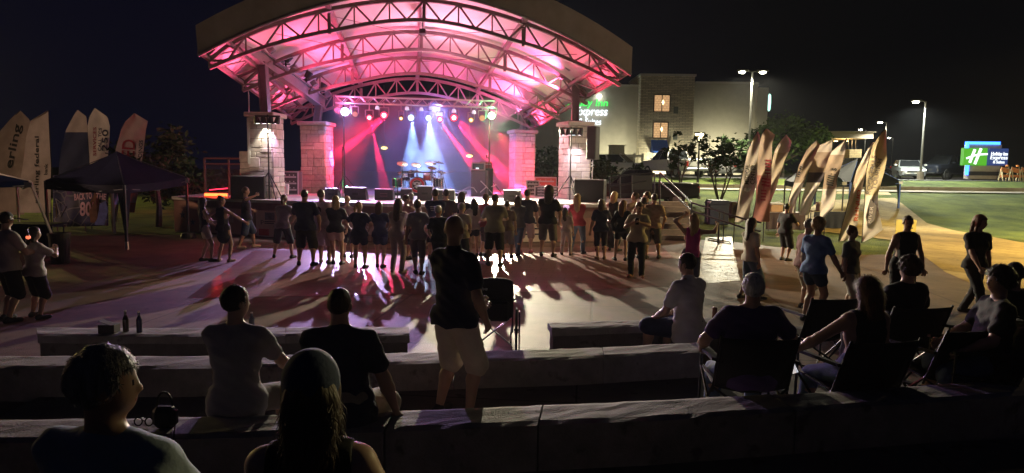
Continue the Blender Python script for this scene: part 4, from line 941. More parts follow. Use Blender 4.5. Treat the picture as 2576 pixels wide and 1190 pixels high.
def roadcase(px_,py_,d,sz,label,m_,zb=ZD,rz=0):
    a=P(px_,py_,d); r=empty('road_case',(a.x,d,zb),label,'road case','road cases at the stage sides',rz)
    m=MB(); m.box((0,0,sz[2]/2),sz,bev=.015); m.build('case',m_,r,world=False)
    m=MB()
    for sx in(-1,1):
        for sy in(-1,1): m.box((sx*sz[0]/2,sy*sz[1]/2,sz[2]/2),(.035,.035,sz[2]+.012))
        for zz in(0.02,sz[2]-.02): m.box((0,sx*sz[1]/2,zz),(sz[0],.03,.035))
    m.build('edging',alu,r,world=False)
    m=MB()
    for k in range(3):
        m.box((0,-sz[1]/2-.006,sz[2]*(.22+.27*k)),(sz[0]*.8,.014,.06)); 
        for kx_ in(-.25,0,.25): m.lathe([(0,.03),(.022,.025),(.022,0)],(kx_*sz[0],-sz[1]/2-.012,sz[2]*(.3+.27*k)-.0),8,Matrix.Rotation(math.pi/2,3,'X'))
    m.build('rack_gear',mat('rack_gear_grey',(.4,.38,.4),.4,.4,var=0),r,world=False)
    return r
cased=mat('case_black',(.05,.04,.045),.5,var=.1)
roadcase(735,487,26.4,(.62,.5,.90),'tall rack of equipment lit red left of the rear pillar',cased)
a=P(713,492,25.9); r=empty('small_speaker',(a.x,25.9,ZD),'pale tilted panel speaker leaning before the red rack','loudspeaker'); m=MB(); m.box((a.x,25.9,ZD+.21),(.42,.1,.42),M=Matrix.Rotation(-.25,3,'X'),bev=.02); m.build('cabinet',mat('panel_pale',(.55,.5,.5),.6,var=.05),r); m=MB(); m.bar((a.x-.1,25.80,ZD+.1),(a.x-.05,25.78,ZD+.32),.05); m.bar((a.x+.05,25.80,ZD+.1),(a.x+.1,25.78,ZD+.32),.05); m.build('printed_stripe',mat('stripe_red',(.5,.1,.1),.6,var=0),r)
roadcase(1375,487,27.5,(.95,.55,.42),'low wide road case lit red before the right pillar',cased)
roadcase(1340,478,28.5,(.5,.5,.62),'dark upright road case with open lid, right of the rear pillar',cased)
roadcase(1372,470,29.5,(.9,.5,.75),'long red-lit road case behind the low wide one',mat('case_red_lit',(.35,.08,.06),.5,var=.1))  # last case carries the red light in its own colour
m=MB(); p=[P(x,y,26.5) for x,y in((1150,486),(1165,478),(1180,470),(1192,473),(1200,484))]; m.tube(p,.018); tag(m.build('guitar_stand',alu),'thin bent metal guitar stand between drums and amplifier','guitar stand')
m=MB(); p=[P(x,y,25.8) for x,y in((1209,455),(1224,470),(1208,484))]; m.tube(p,.02); p=[P(x,y,25.8) for x,y in((1236,470),(1250,464))]; m.tube(p,.02); p=[P(x,y,25.8) for x,y in((1224,470),(1238,486))]; m.tube(p,.015); tag(m.build('keyboard_stand',alu),'folded x-shaped keyboard stand right of the amplifier','stand')
# back-stage amber lamps and red strip fixture
for px_,py_,d,lab in((967,371,32.8,'amber work lamp hanging behind the stage, left of the drums'),(1181,391,32.8,'amber work lamp behind the stage, near the red beam')):
    q=P(px_,py_,d); r=empty('work_lamp',q,lab,'work lamp'); m=MB(); m.lathe([(0,.16),(.1,.14),(.24,.02),(.25,0)],q,14,Matrix.Rotation(-.6,3,'X')); m.cyl(q+Vector((0,0,.1)),(q.x,q.y,6.2),.012,n=5); m.build('shade',blackp,r); m=MB(); m.lathe([(0,.07),(.12,.05),(.16,.0),(.1,-.05),(0,-.07)],q-Vector((0,.05,.03)),12); m.build('bulb',emit('amber_bulb',(1,.75,.2),4),r)
q=P(540,487,23.7); r=empty('red_light_strip',(q.x,23.7,ZD),'glowing red and orange light strip on the deck left of the bass speaker','light strip')
m=MB(); a=P(516,490,23.7); b=P(572,487,23.7); m.bar((a.x,23.7,ZD+.02),(b.x,23.7,ZD+.02),.18,.04); m.build('base',blackp,r)
m=MB(); m.cyl((a.x+.02,23.65,ZD+.08),(b.x,23.65,ZD+.08),.06,n=10); m.build('tube',emit('strip_orange',(1,.07,.015),9),r)
m=MB(); m.bar((a.x+.02,24.05,ZD+.24),(b.x-.15,24.05,ZD+.30),.10,.03); m.build('upper_tube',emit('strip_red',(1,.02,.06),4),r)
RSTRIP=(q.x,23.8,ZD+.25)
# green laser
q=P(873,470,24.6); r=empty('laser_projector',(q.x,24.6,ZD),'small laser projector shining green on the deck','laser'); m=MB(); m.box((q.x,24.7,ZD+.16),(.2,.2,.3),bev=.02); m.build('case',blackp,r); m=MB(); m.lathe([(0,-.04),(.035,0),(0,.04)],(q.x,24.58,q.z),10); m.build('lens',emit('laser_green',(.1,1,.25),60),r); LASER=Vector((q.x,24.5,q.z))
# ================================================================== RAILINGS, STEPS
railm=mat('railing_black',(.035,.035,.04),.4,.5,var=.05)
r=empty('railing_panel',(P(565,490,25.2).x,25.2,ZD),'dark mesh railing panel on the left side of the stage','railing')
m=MB(); a=P(514,398,25.2); b=P(636,398,25.2)
for t in(0,.5,1): x=a.x+(b.x-a.x)*t; m.bar((x,25.2,ZD),(x,25.2,a.z),.06)
m.bar((a.x,25.2,a.z),(b.x,25.2,a.z),.06); m.bar((a.x,25.2,a.z-.2),(b.x,25.2,a.z-.2),.05); m.bar((a.x,25.2,ZD+.1),(b.x,25.2,ZD+.1),.05); m.build('frame',mat('railing_brown',(.12,.08,.07),.5,.3,var=.1),r)
m=MB()
for k in range(40): x=a.x+(b.x-a.x)*(k+.5)/40; m.bar((x,25.2,ZD+.1),(x,25.2,a.z-.2),.012)
m.build('balusters',railm,r)
# right landing + railing + steps
ra=[G(1534,514,ZD),G(1640,505,ZD)]
r=empty('landing_platform',(4.3,24.4,0),'dark landing platform right of the stage behind the bass speaker','platform')
m=MB(); m.prism([(ra[0].x+.02,ra[0].y+.1),(5.0,23.9),(5.0,27),(ra[0].x+.3,27)],0,ZD-.02); m.build('block',mat('landing_block',(.12,.09,.08),.85,var=.2,scale=4,bump=.3),r)
st_=empty('stairs',(5.6,23.7,0),'concrete steps going down from the right side of the stage','stairs')
m=MB(); NS=7
for k in range(NS):
    z1=ZD-.02-(k)*(ZD/NS); y1=24.9-k*.30
    m.box((5.72,(y1+25.2)/2+.0,z1/2-(k+1)*.0),(1.4-.004*k,25.2-y1+.0,z1),bev=.008)
m.build('step_block',mat('step_concrete',(.22,.17,.14),.85,var=.15,scale=4,bump=.3),st_)
def rail(name,label,segs,posts,rr=.03,d=None):
    r=empty(name,segs[0][0],label,'railing','black handrails at the stage steps')
    for a,b in segs: m=MB(); m.cyl(a,b,rr,n=8); m.build('rail',railm,r)
    for a,b in posts: m=MB(); m.cyl(a,b,rr,n=8); m.build('post',railm,r)
    return r
def V3(px_,py_,d): return P(px_,py_,d)
d1=25.6
rail('handrail','level black railing between the right bass speaker and the steps',[(V3(1534,447,d1),V3(1590,438,d1)),(V3(1534,470,d1),V3(1625,455,d1)),(V3(1534,447,d1),V3(1534,500,d1)),(V3(1534,488,d1),V3(1640,490,d1)),(V3(1590,438,d1),V3(1646,436,d1))],[(V3(x,y,d1),V3(x,500,d1)) for x,y in((1534,445),(1560,443),(1590,438),(1646,434))])
rail('handrail','sloping black railing down the right of the steps',[(V3(1660,434,24.8),V3(1740,510,22.6)),(V3(1658,455,24.8),V3(1738,528,22.6)),(V3(1740,510,22.6),V3(1875,552,21.0)),(V3(1738,530,22.6),V3(1873,574,21.0)),(V3(1875,552,21.0),V3(1915,560,20.6)),(V3(1873,574,21),V3(1913,582,20.6))],[(V3(1660,434,24.8),V3(1660,530,24.8)),(V3(1740,510,22.6),(V3(1740,510,22.6).x,22.6,0)),(V3(1810,532,21.8),(V3(1810,532,21.8).x,21.8,0)),(V3(1878,553,21.0),(V3(1878,553,21.0).x,21.0,0))])
q=MB(); a=V3(1592,441,26.4); b=V3(1640,478,26.4); q.box(((a.x+b.x)/2,26.4,(a.z+b.z)/2),(b.x-a.x,.05,a.z-b.z),bev=.01)
o=q.build('screen_panel',mat('black_cloth',(.018,.017,.02),.9,var=.1)); tag(o,'black cloth panel hung on the railing by the steps','panel')
m=MB()
for s in(-1,1): 
    x=(a.x+b.x)/2+s*(a.x-b.x)/2; m.bar((x,26.45,ZD),(x,26.45,a.z+.05),.04)
m.build('frame',railm,o)
# barricade foot on the glossy strip
m=MB(); p=[G(x,y) for x,y in((1782,601),(1838,611),(1838,616),(1784,606))]
for a,b in zip(p,p[1:]+p[:1]): m.cyl((a.x,a.y,.03),(b.x,b.y,.03),.02,n=6)
q=G(1819,606); m.cyl((q.x,q.y,.03),(q.x,q.y,1.0),.022,n=6)
tag(m.build('floor_stand',railm),'black post on a flat rectangular floor frame on the glossy strip','stand')
# ================================================================== POP-UP TENTS
def tent(cs, ez, peak, fabric, legm, label, legw=.05, legskirt=None, val=.24, foot=None, bases=()):
    c=sum((Vector((a[0],a[1],0)) for a in cs),Vector())/4
    r=empty('popup_tent',(c.x,c.y,zg(c.x,c.y)),label,'tent','pop-up tents around the plaza')
    m=MB(); pk=Vector((c.x,c.y,peak))
    E=[Vector((a[0],a[1],z)) for a,z in zip(cs,ez)]
    for i in range(4):
        a,b=E[i],E[(i+1)%4]
        def fn(u,v,a=a,b=b):
            p=a.lerp(b,u); q=p.lerp(pk,v); sag=-.10*math.sin(math.pi*v)*(1-.3*abs(2*u-1))-.05*math.sin(math.pi*u)*(1-v)
            return q+Vector((0,0,sag))
        m.grid(fn,10,8,thick=(0,0,-.01))
        def fv(u,v,a=a,b=b):
            p=a.lerp(b,u); o=(p-c); o.z=0; o=o.normalized()*(.03+.015*math.sin(u*25))
            return p+o*v+Vector((0,0,-.05*math.sin(math.pi*u)*(1)-val*v*(1-.12*math.sin(u*math.pi))))
        m.grid(fv,14,2,thick=((c-a.lerp(b,.5)).normalized()*.008))
    m.build('canopy',fabric,r,smooth=False)
    for i in range(4):
        e=E[i]; f=Vector(foot[i]) if foot and foot[i] else Vector((e.x,e.y,zg(e.x,e.y)))
        m=MB(); m.bar(e,f,legw); m.build('leg',legm,r)
        if legskirt and i in legskirt:
            m=MB(); d1=(E[(i+1)%4]-e).normalized(); d2=(E[i-1]-e).normalized(); k=.32
            for d_ in(d1,d2):
                m.extr([e+d_*k,e-Vector((0,0,0)),f+Vector((0,0,.35))+(e-f)*.0,f+Vector((0,0,.35))+d_*.05],(d2 if d_ is d1 else d1)*.012)
            m.build('leg_drape',fabric,r)
        if i in bases:
            m=MB(); m.lathe([(0,0),(.24,0),(.24,.06),(.20,.16),(.06,.2),(0,.2)],(f.x,f.y,f.z),14); m.build('weight',blackp,r)
    m=MB()
    for i in range(4):
        a,b=E[i],E[(i+1)%4]; 
        m.bar(a-Vector((0,0,.12)),a.lerp(b,.5)-Vector((0,0,.28)),.025); m.bar(b-Vector((0,0,.12)),a.lerp(b,.5)-Vector((0,0,.28)),.025)
        m.bar(a,pk-Vector((0,0,.05)),.025)
    m.build('truss_frame',legm,r)
    m=MB(); e=E[1]; m.box(e+Vector((0,-.06,-.1)),(.22,.02,.14)); m.build('label_tag',mat('tag_white',(.6,.6,.65),.6,var=0),r)
    return r
navy=mat('tent_navy',(.012,.012,.035),.65,spec=.04,var=.15,scale=3,bump=.2,bscale=6); legd=mat('tent_leg_dark',(.10,.10,.14),.4,.5,var=0); legw_=mat('tent_leg_white',(.75,.72,.70),.4,.2,var=0)
tent([(-10.75,18.9),(-10.5,22.0),(-13.6,23.2),(-13.75,20.1)],[1.80,1.97,1.95,1.86],2.76,navy,legd,'navy pop-up tent standing before the left feather flags',.06,(0,),bases=(1,))
m=MB(); p=Vector((-10.75,18.9,0)); m.bar(p,p+Vector((0,0,.22)),.075); tag(m.build('leg_sleeve',legw_),'pale foot sleeve at the base of the nearest navy tent leg','sleeve')
tblue=mat('tent_blue',(.015,.03,.12),.65,spec=.04,var=.15,scale=3,bump=.2,bscale=6)
q=P(75,455,18.6); f=G(150,638)
tent([(-16.6,16.6),(q.x,18.6),(-15.4,21.2),(-18.6,19.5)],[1.9,q.z,1.9,1.9],2.5,tblue,legw_,'blue pop-up tent cut by the left edge with a slanted white leg',.05,None,val=.16,foot=[None,(f.x,f.y,0),None,None])
tdark=mat('tent_black',(.012,.014,.016),.6,spec=.04,var=.15,scale=3,bump=.2,bscale=6); legb=mat('tent_leg_blue',(.05,.10,.35),.5,.1,var=0)
tentblue2=mat('tent_dusk_blue',(.02,.035,.06),.6,spec=.04,var=.15,scale=3,bump=.25,bscale=6)
def pt(px_,d): return ((px_-PXC)/F*d,d)
tent([pt(2010,29.5),pt(2118,31.0),pt(2075,34),pt(1971,32.2)],[1.95]*4,3.05,tentblue2,legd,'dark blue pop-up tent behind the first three right flags',.05)
tent([pt(2135,32.5),pt(2259,35),pt(2160,38.4),pt(2048,35.8)],[1.9,1.95,2.1,2.0],3.1,tdark,legb,'black pop-up tent with blue legs behind the right flags',.08,(1,))
LB=pt(2150,35.3)
# ================================================================== FEATHER FLAGS
def flag(rows, d, bands, label, group, texts=(), pole_side=0, wave=.07, seed=1, bulge=.05, polem=None):
    """rows: (y, xl, xr) from tip down, image outline at true distance d; bands: list of (y_limit, material)"""
    rows=sorted(rows); ys=[r_[0] for r_ in rows]
    def edge(y):
        for a,b in zip(rows[:-1],rows[1:]):
            if a[0]<=y<=b[0]:
                t=(y-a[0])/(b[0]-a[0]); return a[1]+(b[1]-a[1])*t, a[2]+(b[2]-a[2])*t
        return (rows[0][1],rows[0][2]) if y<rows[0][0] else (rows[-1][1],rows[-1][2])
    rnd=random.Random(seed); ph=rnd.random()*6
    def surf(x,y,off=0):
        xl,xr=edge(y); u=(x-xl)/max(1e-3,xr-xl); v=(y-ys[0])/(ys[-1]-ys[0])
        w=wave*math.sin(v*9+ph+u*2.2)*(.3+u if pole_side==0 else 1.3-u)+.5*wave*math.sin(u*7+v*14+ph)+bulge*math.sin(u*math.pi)
        p=P(x,y,d); s=(d+w-off)/d
        return Vector((p.x*s,d+w-off,CAMH+(p.z-CAMH)*s))
    cx,cz_=P((rows[-1][1]+rows[-1][2])/2,ys[-1],d).x,0
    zb_=zg(cx,d)
    r=empty('feather_flag',(cx,d,zb_),label,'feather flag',group)
    m=MB(); NV=max(14,int((ys[-1]-ys[0])/5)); NU=8
    vs=[];fs=[];ms=[]
    for j in range(NV+1):
        y=ys[0]+(ys[-1]-ys[0])*j/NV; xl,xr=edge(y)
        for i in range(NU+1): vs.append(surf(xl+(xr-xl)*i/NU,y))
    k=len(vs); vs+= [v+Vector((0,.012,0)) for v in vs]
    for j in range(NV):
        y=ys[0]+(ys[-1]-ys[0])*(j+.5)/NV; b=next((i for i,(yl,_) in enumerate(bands) if y<yl),len(bands)-1)
        for i in range(NU):
            f=(j*(NU+1)+i,j*(NU+1)+i+1,(j+1)*(NU+1)+i+1,(j+1)*(NU+1)+i); fs+= [f,tuple(reversed([q+k for q in f]))]; ms+= [b,b]
    m.v=[tuple(v) for v in vs]; m.f=fs; m.m=ms
    m.build('fabric',[b[1] for b in bands],r,smooth=True,fix=False)
    for (s_,x0,y0,x1,y1,hgt,mt) in texts:   # baseline runs from (x0,y0) to (x1,y1); letters rise to the left of it
        tv,tf=textmesh(s_,0,.015); dx_,dy_=x1-x0,y1-y0; L=math.hypot(dx_,dy_); nx_,ny_=dy_/L,-dx_/L
        t=MB(); pv=[surf(x0+dx_*a+nx_*hgt*b,y0+dy_*a+ny_*hgt*b,.02) for a,b in tv]; t.add(pv,tf); t.build('lettering',mt,r,fix=False)
    # pole up the windward edge
    m=MB(); pts=[]
    for j in range(NV+1):
        y=ys[0]+(ys[-1]-ys[0])*j/NV; xl,xr=edge(y); pts.append(surf(xl if pole_side==0 else xr,y)+Vector((0,.02,0)))
    low=pts[-1]; pts.append(Vector((low.x,low.y,zg(low.x,d)-.05))); m.tube(pts,.018,5)
    m.build('pole',polem or flood_b,r)
    return r
def cl(n_,c,b=.3,tr=0): return mat('flag_'+n_,c,.8,var=.12,scale=3,bump=.25,bscale=7)
white=cl('white',(.74,.69,.67)); offw=cl('offwhite',(.50,.44,.43)); tanf=cl('tan',(.58,.50,.42)); peach=cl('peach',(.60,.48,.42)); dimtan=cl('dimtan',(.38,.31,.28)); redf=cl('red',(.46,.20,.19)); navyf=cl('navy',(.03,.04,.11)); brownf=cl('brown',(.42,.33,.28)); darkf=cl('dark',(.06,.05,.08)); gold=cl('gold',(.62,.54,.38)); orf=cl('orange',(.40,.15,.08)); skyf=cl('sky',(.25,.42,.75)); pinklitf=cl('pink',(.55,.42,.46))
inkf=mat('flag_ink',(.03,.03,.03),.8,var=0); inkn=mat('flag_ink_navy',(.03,.03,.07),.8,var=0); inkr=mat('flag_ink_red',(.32,.03,.06),.8,var=0); inkg=mat('flag_ink_grey',(.22,.20,.20),.8,var=0); inko=mat('flag_ink_orange',(.5,.09,.03),.8,var=0)
gl_='feather flags on the left lawn'; gr_='feather flags by the right-hand tents'
flag([(278,49,51),(300,26,73),(332,-2,84),(380,-20,84),(430,-30,80),(540,-34,60)],25.6,[(999,dimtan)],'left-most tan feather flag with dark lettering at the photo edge',gl_,[('erling',36,426,60,316,26,inkf)],0,seed=1)
flag([(278,119,121),(303,77,122),(345,66,124),(413,58,128),(464,49,128),(535,46,127)],25.0,[(999,offw)],'pale feather flag with small script lettering, second from the left edge',gl_,[('sterling federal',100,512,101,343,14,inkf),('bank',119,440,120,412,9,inkf)],1,seed=2)
flag([(277,194,196),(293,184,217),(327,166,220),(372,156,222),(415,149,224),(470,146,222),(560,150,205)],25.2,[(332,offw),(999,navyf)],'navy feather flag with a pale top behind the navy tent',gl_,(),0,seed=3)
flag([(272,237,239),(294,225,270),(317,220,276),(350,222,275),(396,225,271),(480,228,262),(560,230,248)],24.8,[(999,white)],'white feather flag with the number 250 on it',gl_,[('250',270,380,272,326,15,inkn),('CALL TCS',254,380,256,322,8,inkn),('SERVICES',242,392,242,320,8,inkr)],0,seed=4)
flag([(285,337,339),(305,316,372),(325,305,367),(376,291,361),(403,292,357),(454,302,352),(508,312,342),(535,318,338)],24.4,[(512,pinklitf),(999,orf)],'white feather flag with large red letters at the right of the tent roof',gl_,[('ED',338,396,341,352,33,inkr),('DINGS',357,396,360,353,10,inkn),('ME',352,478,353,460,8,inkn)],0,seed=5)  # white cloth coloured with the pink light from the roof
flag([(400,286,300),(450,284,300),(515,281,298),(560,284,292)],25.0,[(516,skyf),(999,brownf)],'light blue feather flag half hidden behind the nearest tent leg',gl_,(),0,seed=6)
# right-hand flags
r=flag([(332,1906,1908),(345,1897,1912),(377,1882,1909),(403,1876,1905),(446,1867,1903),(480,1861,1899),(515,1856,1889),(549,1850,1883),(559,1848,1866)],22.6,[(999,white)],'white feather flag lettered medical center, left-most of the right flags',gr_,[('MEDICAL',1884,464,1887,414,11,inkf),('CENTER',1898,464,1901,414,11,inkf)],0,seed=11,wave=.05)
m=MB(); 
for dx_,dy_,w_,h_ in((-5,0,5,2.5),(5,0,5,2.5),(0,2,4,4),(0,-2,2.5,2.5)):
    a=P(1880+dx_-w_,476+dy_+h_,22.5); b=P(1880+dx_+w_,476+dy_-h_,22.5); m.box(((a.x+b.x)/2,22.5,(a.z+b.z)/2),(b.x-a.x,.01,b.z-a.z))
m.build('emblem',inkg,r)
flag([(324,1927,1930),(339,1916,1950),(362,1911,1942),(403,1906,1942),(460,1904,1940),(509,1902,1936),(558,1892,1936)],22.9,[(440,peach),(999,redf)],'peach to red feather flag with blurred red lettering',gr_,[('IIHIIII',1936,470,1940,402,14,inkr),('IIIHII',1926,505,1930,448,13,inkr)],0,seed=12,wave=.06)
flag([(339,1977,1979),(357,1962,1992),(377,1950,1987),(403,1943,1974),(477,1934,1951),(520,1925,1934),(545,1923,1931)],23.3,[(384,white),(999,tanf)],'curved tan feather flag with white top, third of the right flags',gr_,(),0,seed=13)
flag([(354,2053,2056),(365,2041,2063),(380,2028,2056),(414,2011,2040),(457,1999,2024),(503,1984,2004),(535,1987,2001)],25.0,[(458,brownf),(999,white)],'brown feather flag with white lower end, left of the middle group',gr_,[('IIHI',2010,446,2020,420,7,inkf)],0,seed=14)
flag([(352,2092,2094),(368,2057,2093),(383,2050,2091),(423,2037,2078),(446,2032,2071),(463,2028,2062),(500,2018,2046),(541,2011,2034)],25.2,[(382,white),(436,brownf),(458,darkf),(999,white)],'feather flag with white top and a dark band across its middle',gr_,(),1,seed=15)
flag([(349,2128,2130),(380,2094,2126),(394,2086,2123),(423,2077,2115),(451,2073,2106),(492,2068,2102),(520,2064,2098),(546,2062,2076)],24.8,[(388,white),(474,brownf),(999,white)],'brown and white feather flag with dark bars, right of the banded one',gr_,[('IIIII: s',2096,468,2106,424,18,inkf)],1,seed=16)
flag([(358,2196,2200),(380,2180,2196),(400,2169,2188),(428,2155,2180),(486,2140,2166),(540,2127,2160),(566,2120,2157),(612,2109,2125)],23.6,[(408,white),(999,tanf)],'tan feather flag with orange vertical letters beside the tallest one',gr_,[('RHNUO',2158,556,2166,478,10,inko)],0,seed=17)
r=flag([(325,2226,2229),(365,2195,2230),(400,2187,2231),(431,2180,2225),(486,2177,2209),(509,2176,2208),(532,2174,2211),(578,2171,2221),(596,2170,2197),(608,2169,2174)],23.2,[(492,gold),(999,white)],'tallest golden feather flag with white lower half and grey emblem',gr_,[('ROCK FALLS',2189,490,2206,392,11,inkg),('TOURISM',2204,478,2219,400,11,inkg)],0,seed=18)
m=MB(); pts=[P(x,y,23.0) for x,y in((2190,500),(2205,520),(2198,556),(2184,566),(2178,548),(2184,520))]; m.extr(pts,(0,.01,0)); m.build('emblem',inkg,r)
t=MB(); text_on(t,'RIVER',P(2190,562,22.97),(P(2197,520,22.97)-P(2190,562,22.97)),(P(2182,560,22.97)-P(2190,562,22.97)),.01); t.build('lettering',white,r)
# ================================================================== BANNER
bd=23.7
b_=empty('event_banner',(P(205,580,bd).x,bd,0),'dark purple back to the 80s banner strung between posts under the tent','banner')
def bs(x,y,off=0):
    u=(x-136)/138; w=.05*math.sin(u*8+y*.05)+.03*math.sin(u*17)
    p=P(x,y,bd); s=(bd+w-off)/bd; return Vector((p.x*s,bd+w-off,CAMH+(p.z-CAMH)*s))
m=MB(); m.grid(lambda u,v: bs(133+u*139+(-4)*(1-u)*(1 if v<.1 else 0),571-3*u-(571-441)*v),24,10,thick=(0,.012,0))
bm_,bn,bl_,bb=nt('banner_print'); tcb=bn.new('ShaderNodeTexCoord'); vo=bn.new('ShaderNodeTexVoronoi'); vo.feature='DISTANCE_TO_EDGE'; vo.inputs['Scale'].default_value=2.2; bl_.new(tcb.outputs['Object'],vo.inputs['Vector'])
no=bn.new('ShaderNodeTexNoise'); no.inputs['Scale'].default_value=1.6; no.inputs['Detail'].default_value=3; bl_.new(tcb.outputs['Object'],no.inputs['Vector'])
cr_=bn.new('ShaderNodeValToRGB'); cr_.color_ramp.elements[0].position=.35; cr_.color_ramp.elements[0].color=(.02,.02,.05,1); cr_.color_ramp.elements[1].position=.7; cr_.color_ramp.elements[1].color=(.16,.05,.22,1); el=cr_.color_ramp.elements.new(.55); el.color=(.05,.05,.16,1); bl_.new(no.outputs['Fac'],cr_.inputs[0])
lt_=bn.new('ShaderNodeMath'); lt_.operation='LESS_THAN'; lt_.inputs[1].default_value=.03; bl_.new(vo.outputs['Distance'],lt_.inputs[0])
mxb=bn.new('ShaderNodeMix'); mxb.data_type='RGBA'; bl_.new(lt_.outputs[0],mxb.inputs[0]); bl_.new(cr_.outputs[0],mxb.inputs[6]); mxb.inputs[7].default_value=(.16,.15,.22,1); bl_.new(mxb.outputs[2],bb.inputs['Base Color']); bb.inputs['Roughness'].default_value=.6
m.build('fabric',bm_,b_,smooth=True)
pinkl=mat('banner_pink',(.75,.45,.62),.7,var=.1); violet=mat('banner_blue',(.08,.10,.40),.7,var=.3,scale=6); bro=mat('banner_brown',(.20,.09,.06),.7,var=.3,scale=6)
def btext(s_,x0,y0,x1,y1,h_,mt,sh=0):
    tv,tf=textmesh(s_,sh,.03); t=MB(); dx_,dy_=x1-x0,y1-y0; L=math.hypot(dx_,dy_)
    t.add([bs(x0+dx_*a+(dy_/L)*h_*b,y0+dy_*a-(dx_/L)*h_*b,.03) for a,b in tv],tf); t.build('lettering',mt,b_,fix=False)
def bshape(pts,mt,nm,off=.018):
    t=MB(); t.extr([bs(x,y,off) for x,y in pts],(0,.006,0)); t.build(nm,mt,b_)
bshape([(214,462),(224,456),(236,464),(240,486),(250,500),(246,560),(228,560),(222,520),(206,492)],bro,'printed_shape')
bshape([(246,515),(266,505),(272,530),(262,566),(238,566),(240,545)],violet,'printed_shape',.016)
btext('BACK TO',187,505,232,500,17,pinkl,.1); btext('THE',240,500,266,503,15,pinkl); btext('80',201,544,230,543,36,pinkl,.08); btext("'S",233,543,255,542,34,pinkl,.08)
for pts in(((140,500),(152,545),(166,520)),((236,478),(266,476),(262,486))):
    t=MB()
    for a,b in zip(pts,pts[1:]+pts[:1]): t.bar(bs(*a,.03),bs(*b,.03),.03,.01)
    t.build('printed_outline',mat('banner_line',(.30,.28,.36),.7,var=0),b_)
for x in(137,208,279):
    m=MB(); a=P(x,440,bd+.06); m.bar((a.x,bd+.06,0),(a.x,bd+.06,a.z if x!=208 else 1.0),.07 if x==279 else .035); m.build('post',mat('banner_post',(.10,.06,.04),.8,var=.1),b_)
# ================================================================== SMALL THINGS
def bin_(px_,d,w_,h_,label,m_,taper=.85,z=0,lid=True):
    x=(px_-PXC)/F*d; r=empty('litter_bin',(x,d,z),label,'bin')
    m=MB(); m.lathe([(0,0),(w_*taper*.5,0),(w_*.5,h_),(w_*.46,h_),(w_*.4,h_*.9),(0,h_*.88)],(x,d,z),20); m.build('barrel',m_,r)
    m=MB(); m.lathe([(w_*.5,h_-.05),(w_*.53,h_-.05),(w_*.53,h_+.01),(w_*.48,h_+.01)],(x,d,z),20); m.build('rim',m_,r)
bin_(142,16.2,.46,.72,'black tapered litter bin by the slanted white tent leg',blackp)
x=(1803-PXC)/F*30; r=empty('waste_container',(x,30,zg(x,30)),'square dark blue waste container with a pitched lid on the dark lawn','bin'); zz=zg(x,30)
bl2=mat('bin_blue',(.012,.018,.05),.5,var=.1,scale=4)
m=MB(); m.box((x,30,zz+.45),(.84,.8,.9),bev=.02); m.build('bin_body',bl2,r)
m=MB(); m.extr([(x-.45,29.56,zz+.9),(x-.36,29.56,zz+1.06),(x+.36,29.56,zz+1.06),(x+.45,29.56,zz+.9)],(0,.88,0)); m.build('lid',bl2,r)
m=MB(); m.box((x-.44,29.85,zz+.55),(.04,.05,.9)); m.box((x-.42,29.7,zz+.98),(.10,.3,.03),M=Matrix.Rotation(-.9,3,'Y')); m.build('lid_edge',mat('bin_edge_pale',(.4,.42,.5),.5,var=0),r)
x=(1845-PXC)/F*32; q=MB(); q.box((x,32,zg(x,32)+.38),(.36,.4,.76),bev=.03); q.box((x,31.79,zg(x,32)+.55),(.28,.02,.2)); tag(q.build('electrical_box',mat('dark_box',(.04,.03,.03),.7,var=.1)),'small dark electrical box right of the blue waste container','box')
def table(px_,d,w_,dp,label,top,rz=0,cloth=None,h=.74):
    x=(px_-PXC)/F*d; z=zg(x,d); r=empty('folding_table',(x,d,z),label,'table',None,rz)
    m=MB(); m.box((0,0,h-.02),(w_,dp,.04),bev=.01); m.build('table_top',top,r,world=False)
    for sx in(-1,1):
        for sy in(-1,1):
            m=MB(); m.bar((sx*(w_/2-.12),sy*(dp/2-.08),h-.04),(sx*(w_/2-.12),sy*(dp/2-.08),0),.03); m.build('leg',legd,r,world=False)
    if cloth:
        m=MB(); m.grid(lambda u,v:Vector(((u-.5)*(w_+.06),-dp/2-.03-.025*math.sin(u*30)*v,h+.003-v*.68)),30,5,thick=(0,.008,0)); m.build('table_skirt',cloth,r,world=False)
    return r
tabw=mat('table_white',(.55,.53,.50),.5,var=.05)
table(60,18.6,1.9,.75,'dark covered table under the blue tent at the left edge',navy,0,navy)
table(1968,27.5,1.5,.7,'white-topped folding table between the right flags',tabw,0,mat('cloth_dark',(.05,.03,.03),.85,var=.1))
table(2082,28.5,1.4,.7,'folding table with a blue cloth behind the banded flag',tabw,0,mat('cloth_blue',(.02,.03,.10),.85,var=.1))
def cooler(px_,d,zb,label,c):
    x=(px_-PXC)/F*d; r=empty('cool_box',(x,d,zg(x,d)+zb),label,'cool box'); m=MB(); m.box((x,d,zg(x,d)+zb+.15),(.5,.32,.30),bev=.03); m.build('box_body',mat('cool_'+c[0],c[1],.5,var=.05),r); m=MB(); m.box((x,d,zg(x,d)+zb+.335),(.53,.35,.07),bev=.02); m.bar((x-.26,d,zg(x,d)+zb+.33),(x+.26,d,zg(x,d)+zb+.45),.02); m.build('lid',mat('cool_lid',(.5,.48,.45),.5,var=0),r)
cooler(1950,27.5,.74,'tan cool box on the white-topped folding table',('tan',(.40,.24,.12))); cooler(2070,28.5,.74,'grey cool box on the blue-clothed table',('grey',(.25,.25,.26)))
q=MB(); a=P(2130,470,33); 
for px_ in(2060,2090,2118,2145): a=P(px_,466,33); q.lathe([(0,-.06),(.05,-.03),(.05,.03),(0,.06)],a,8)
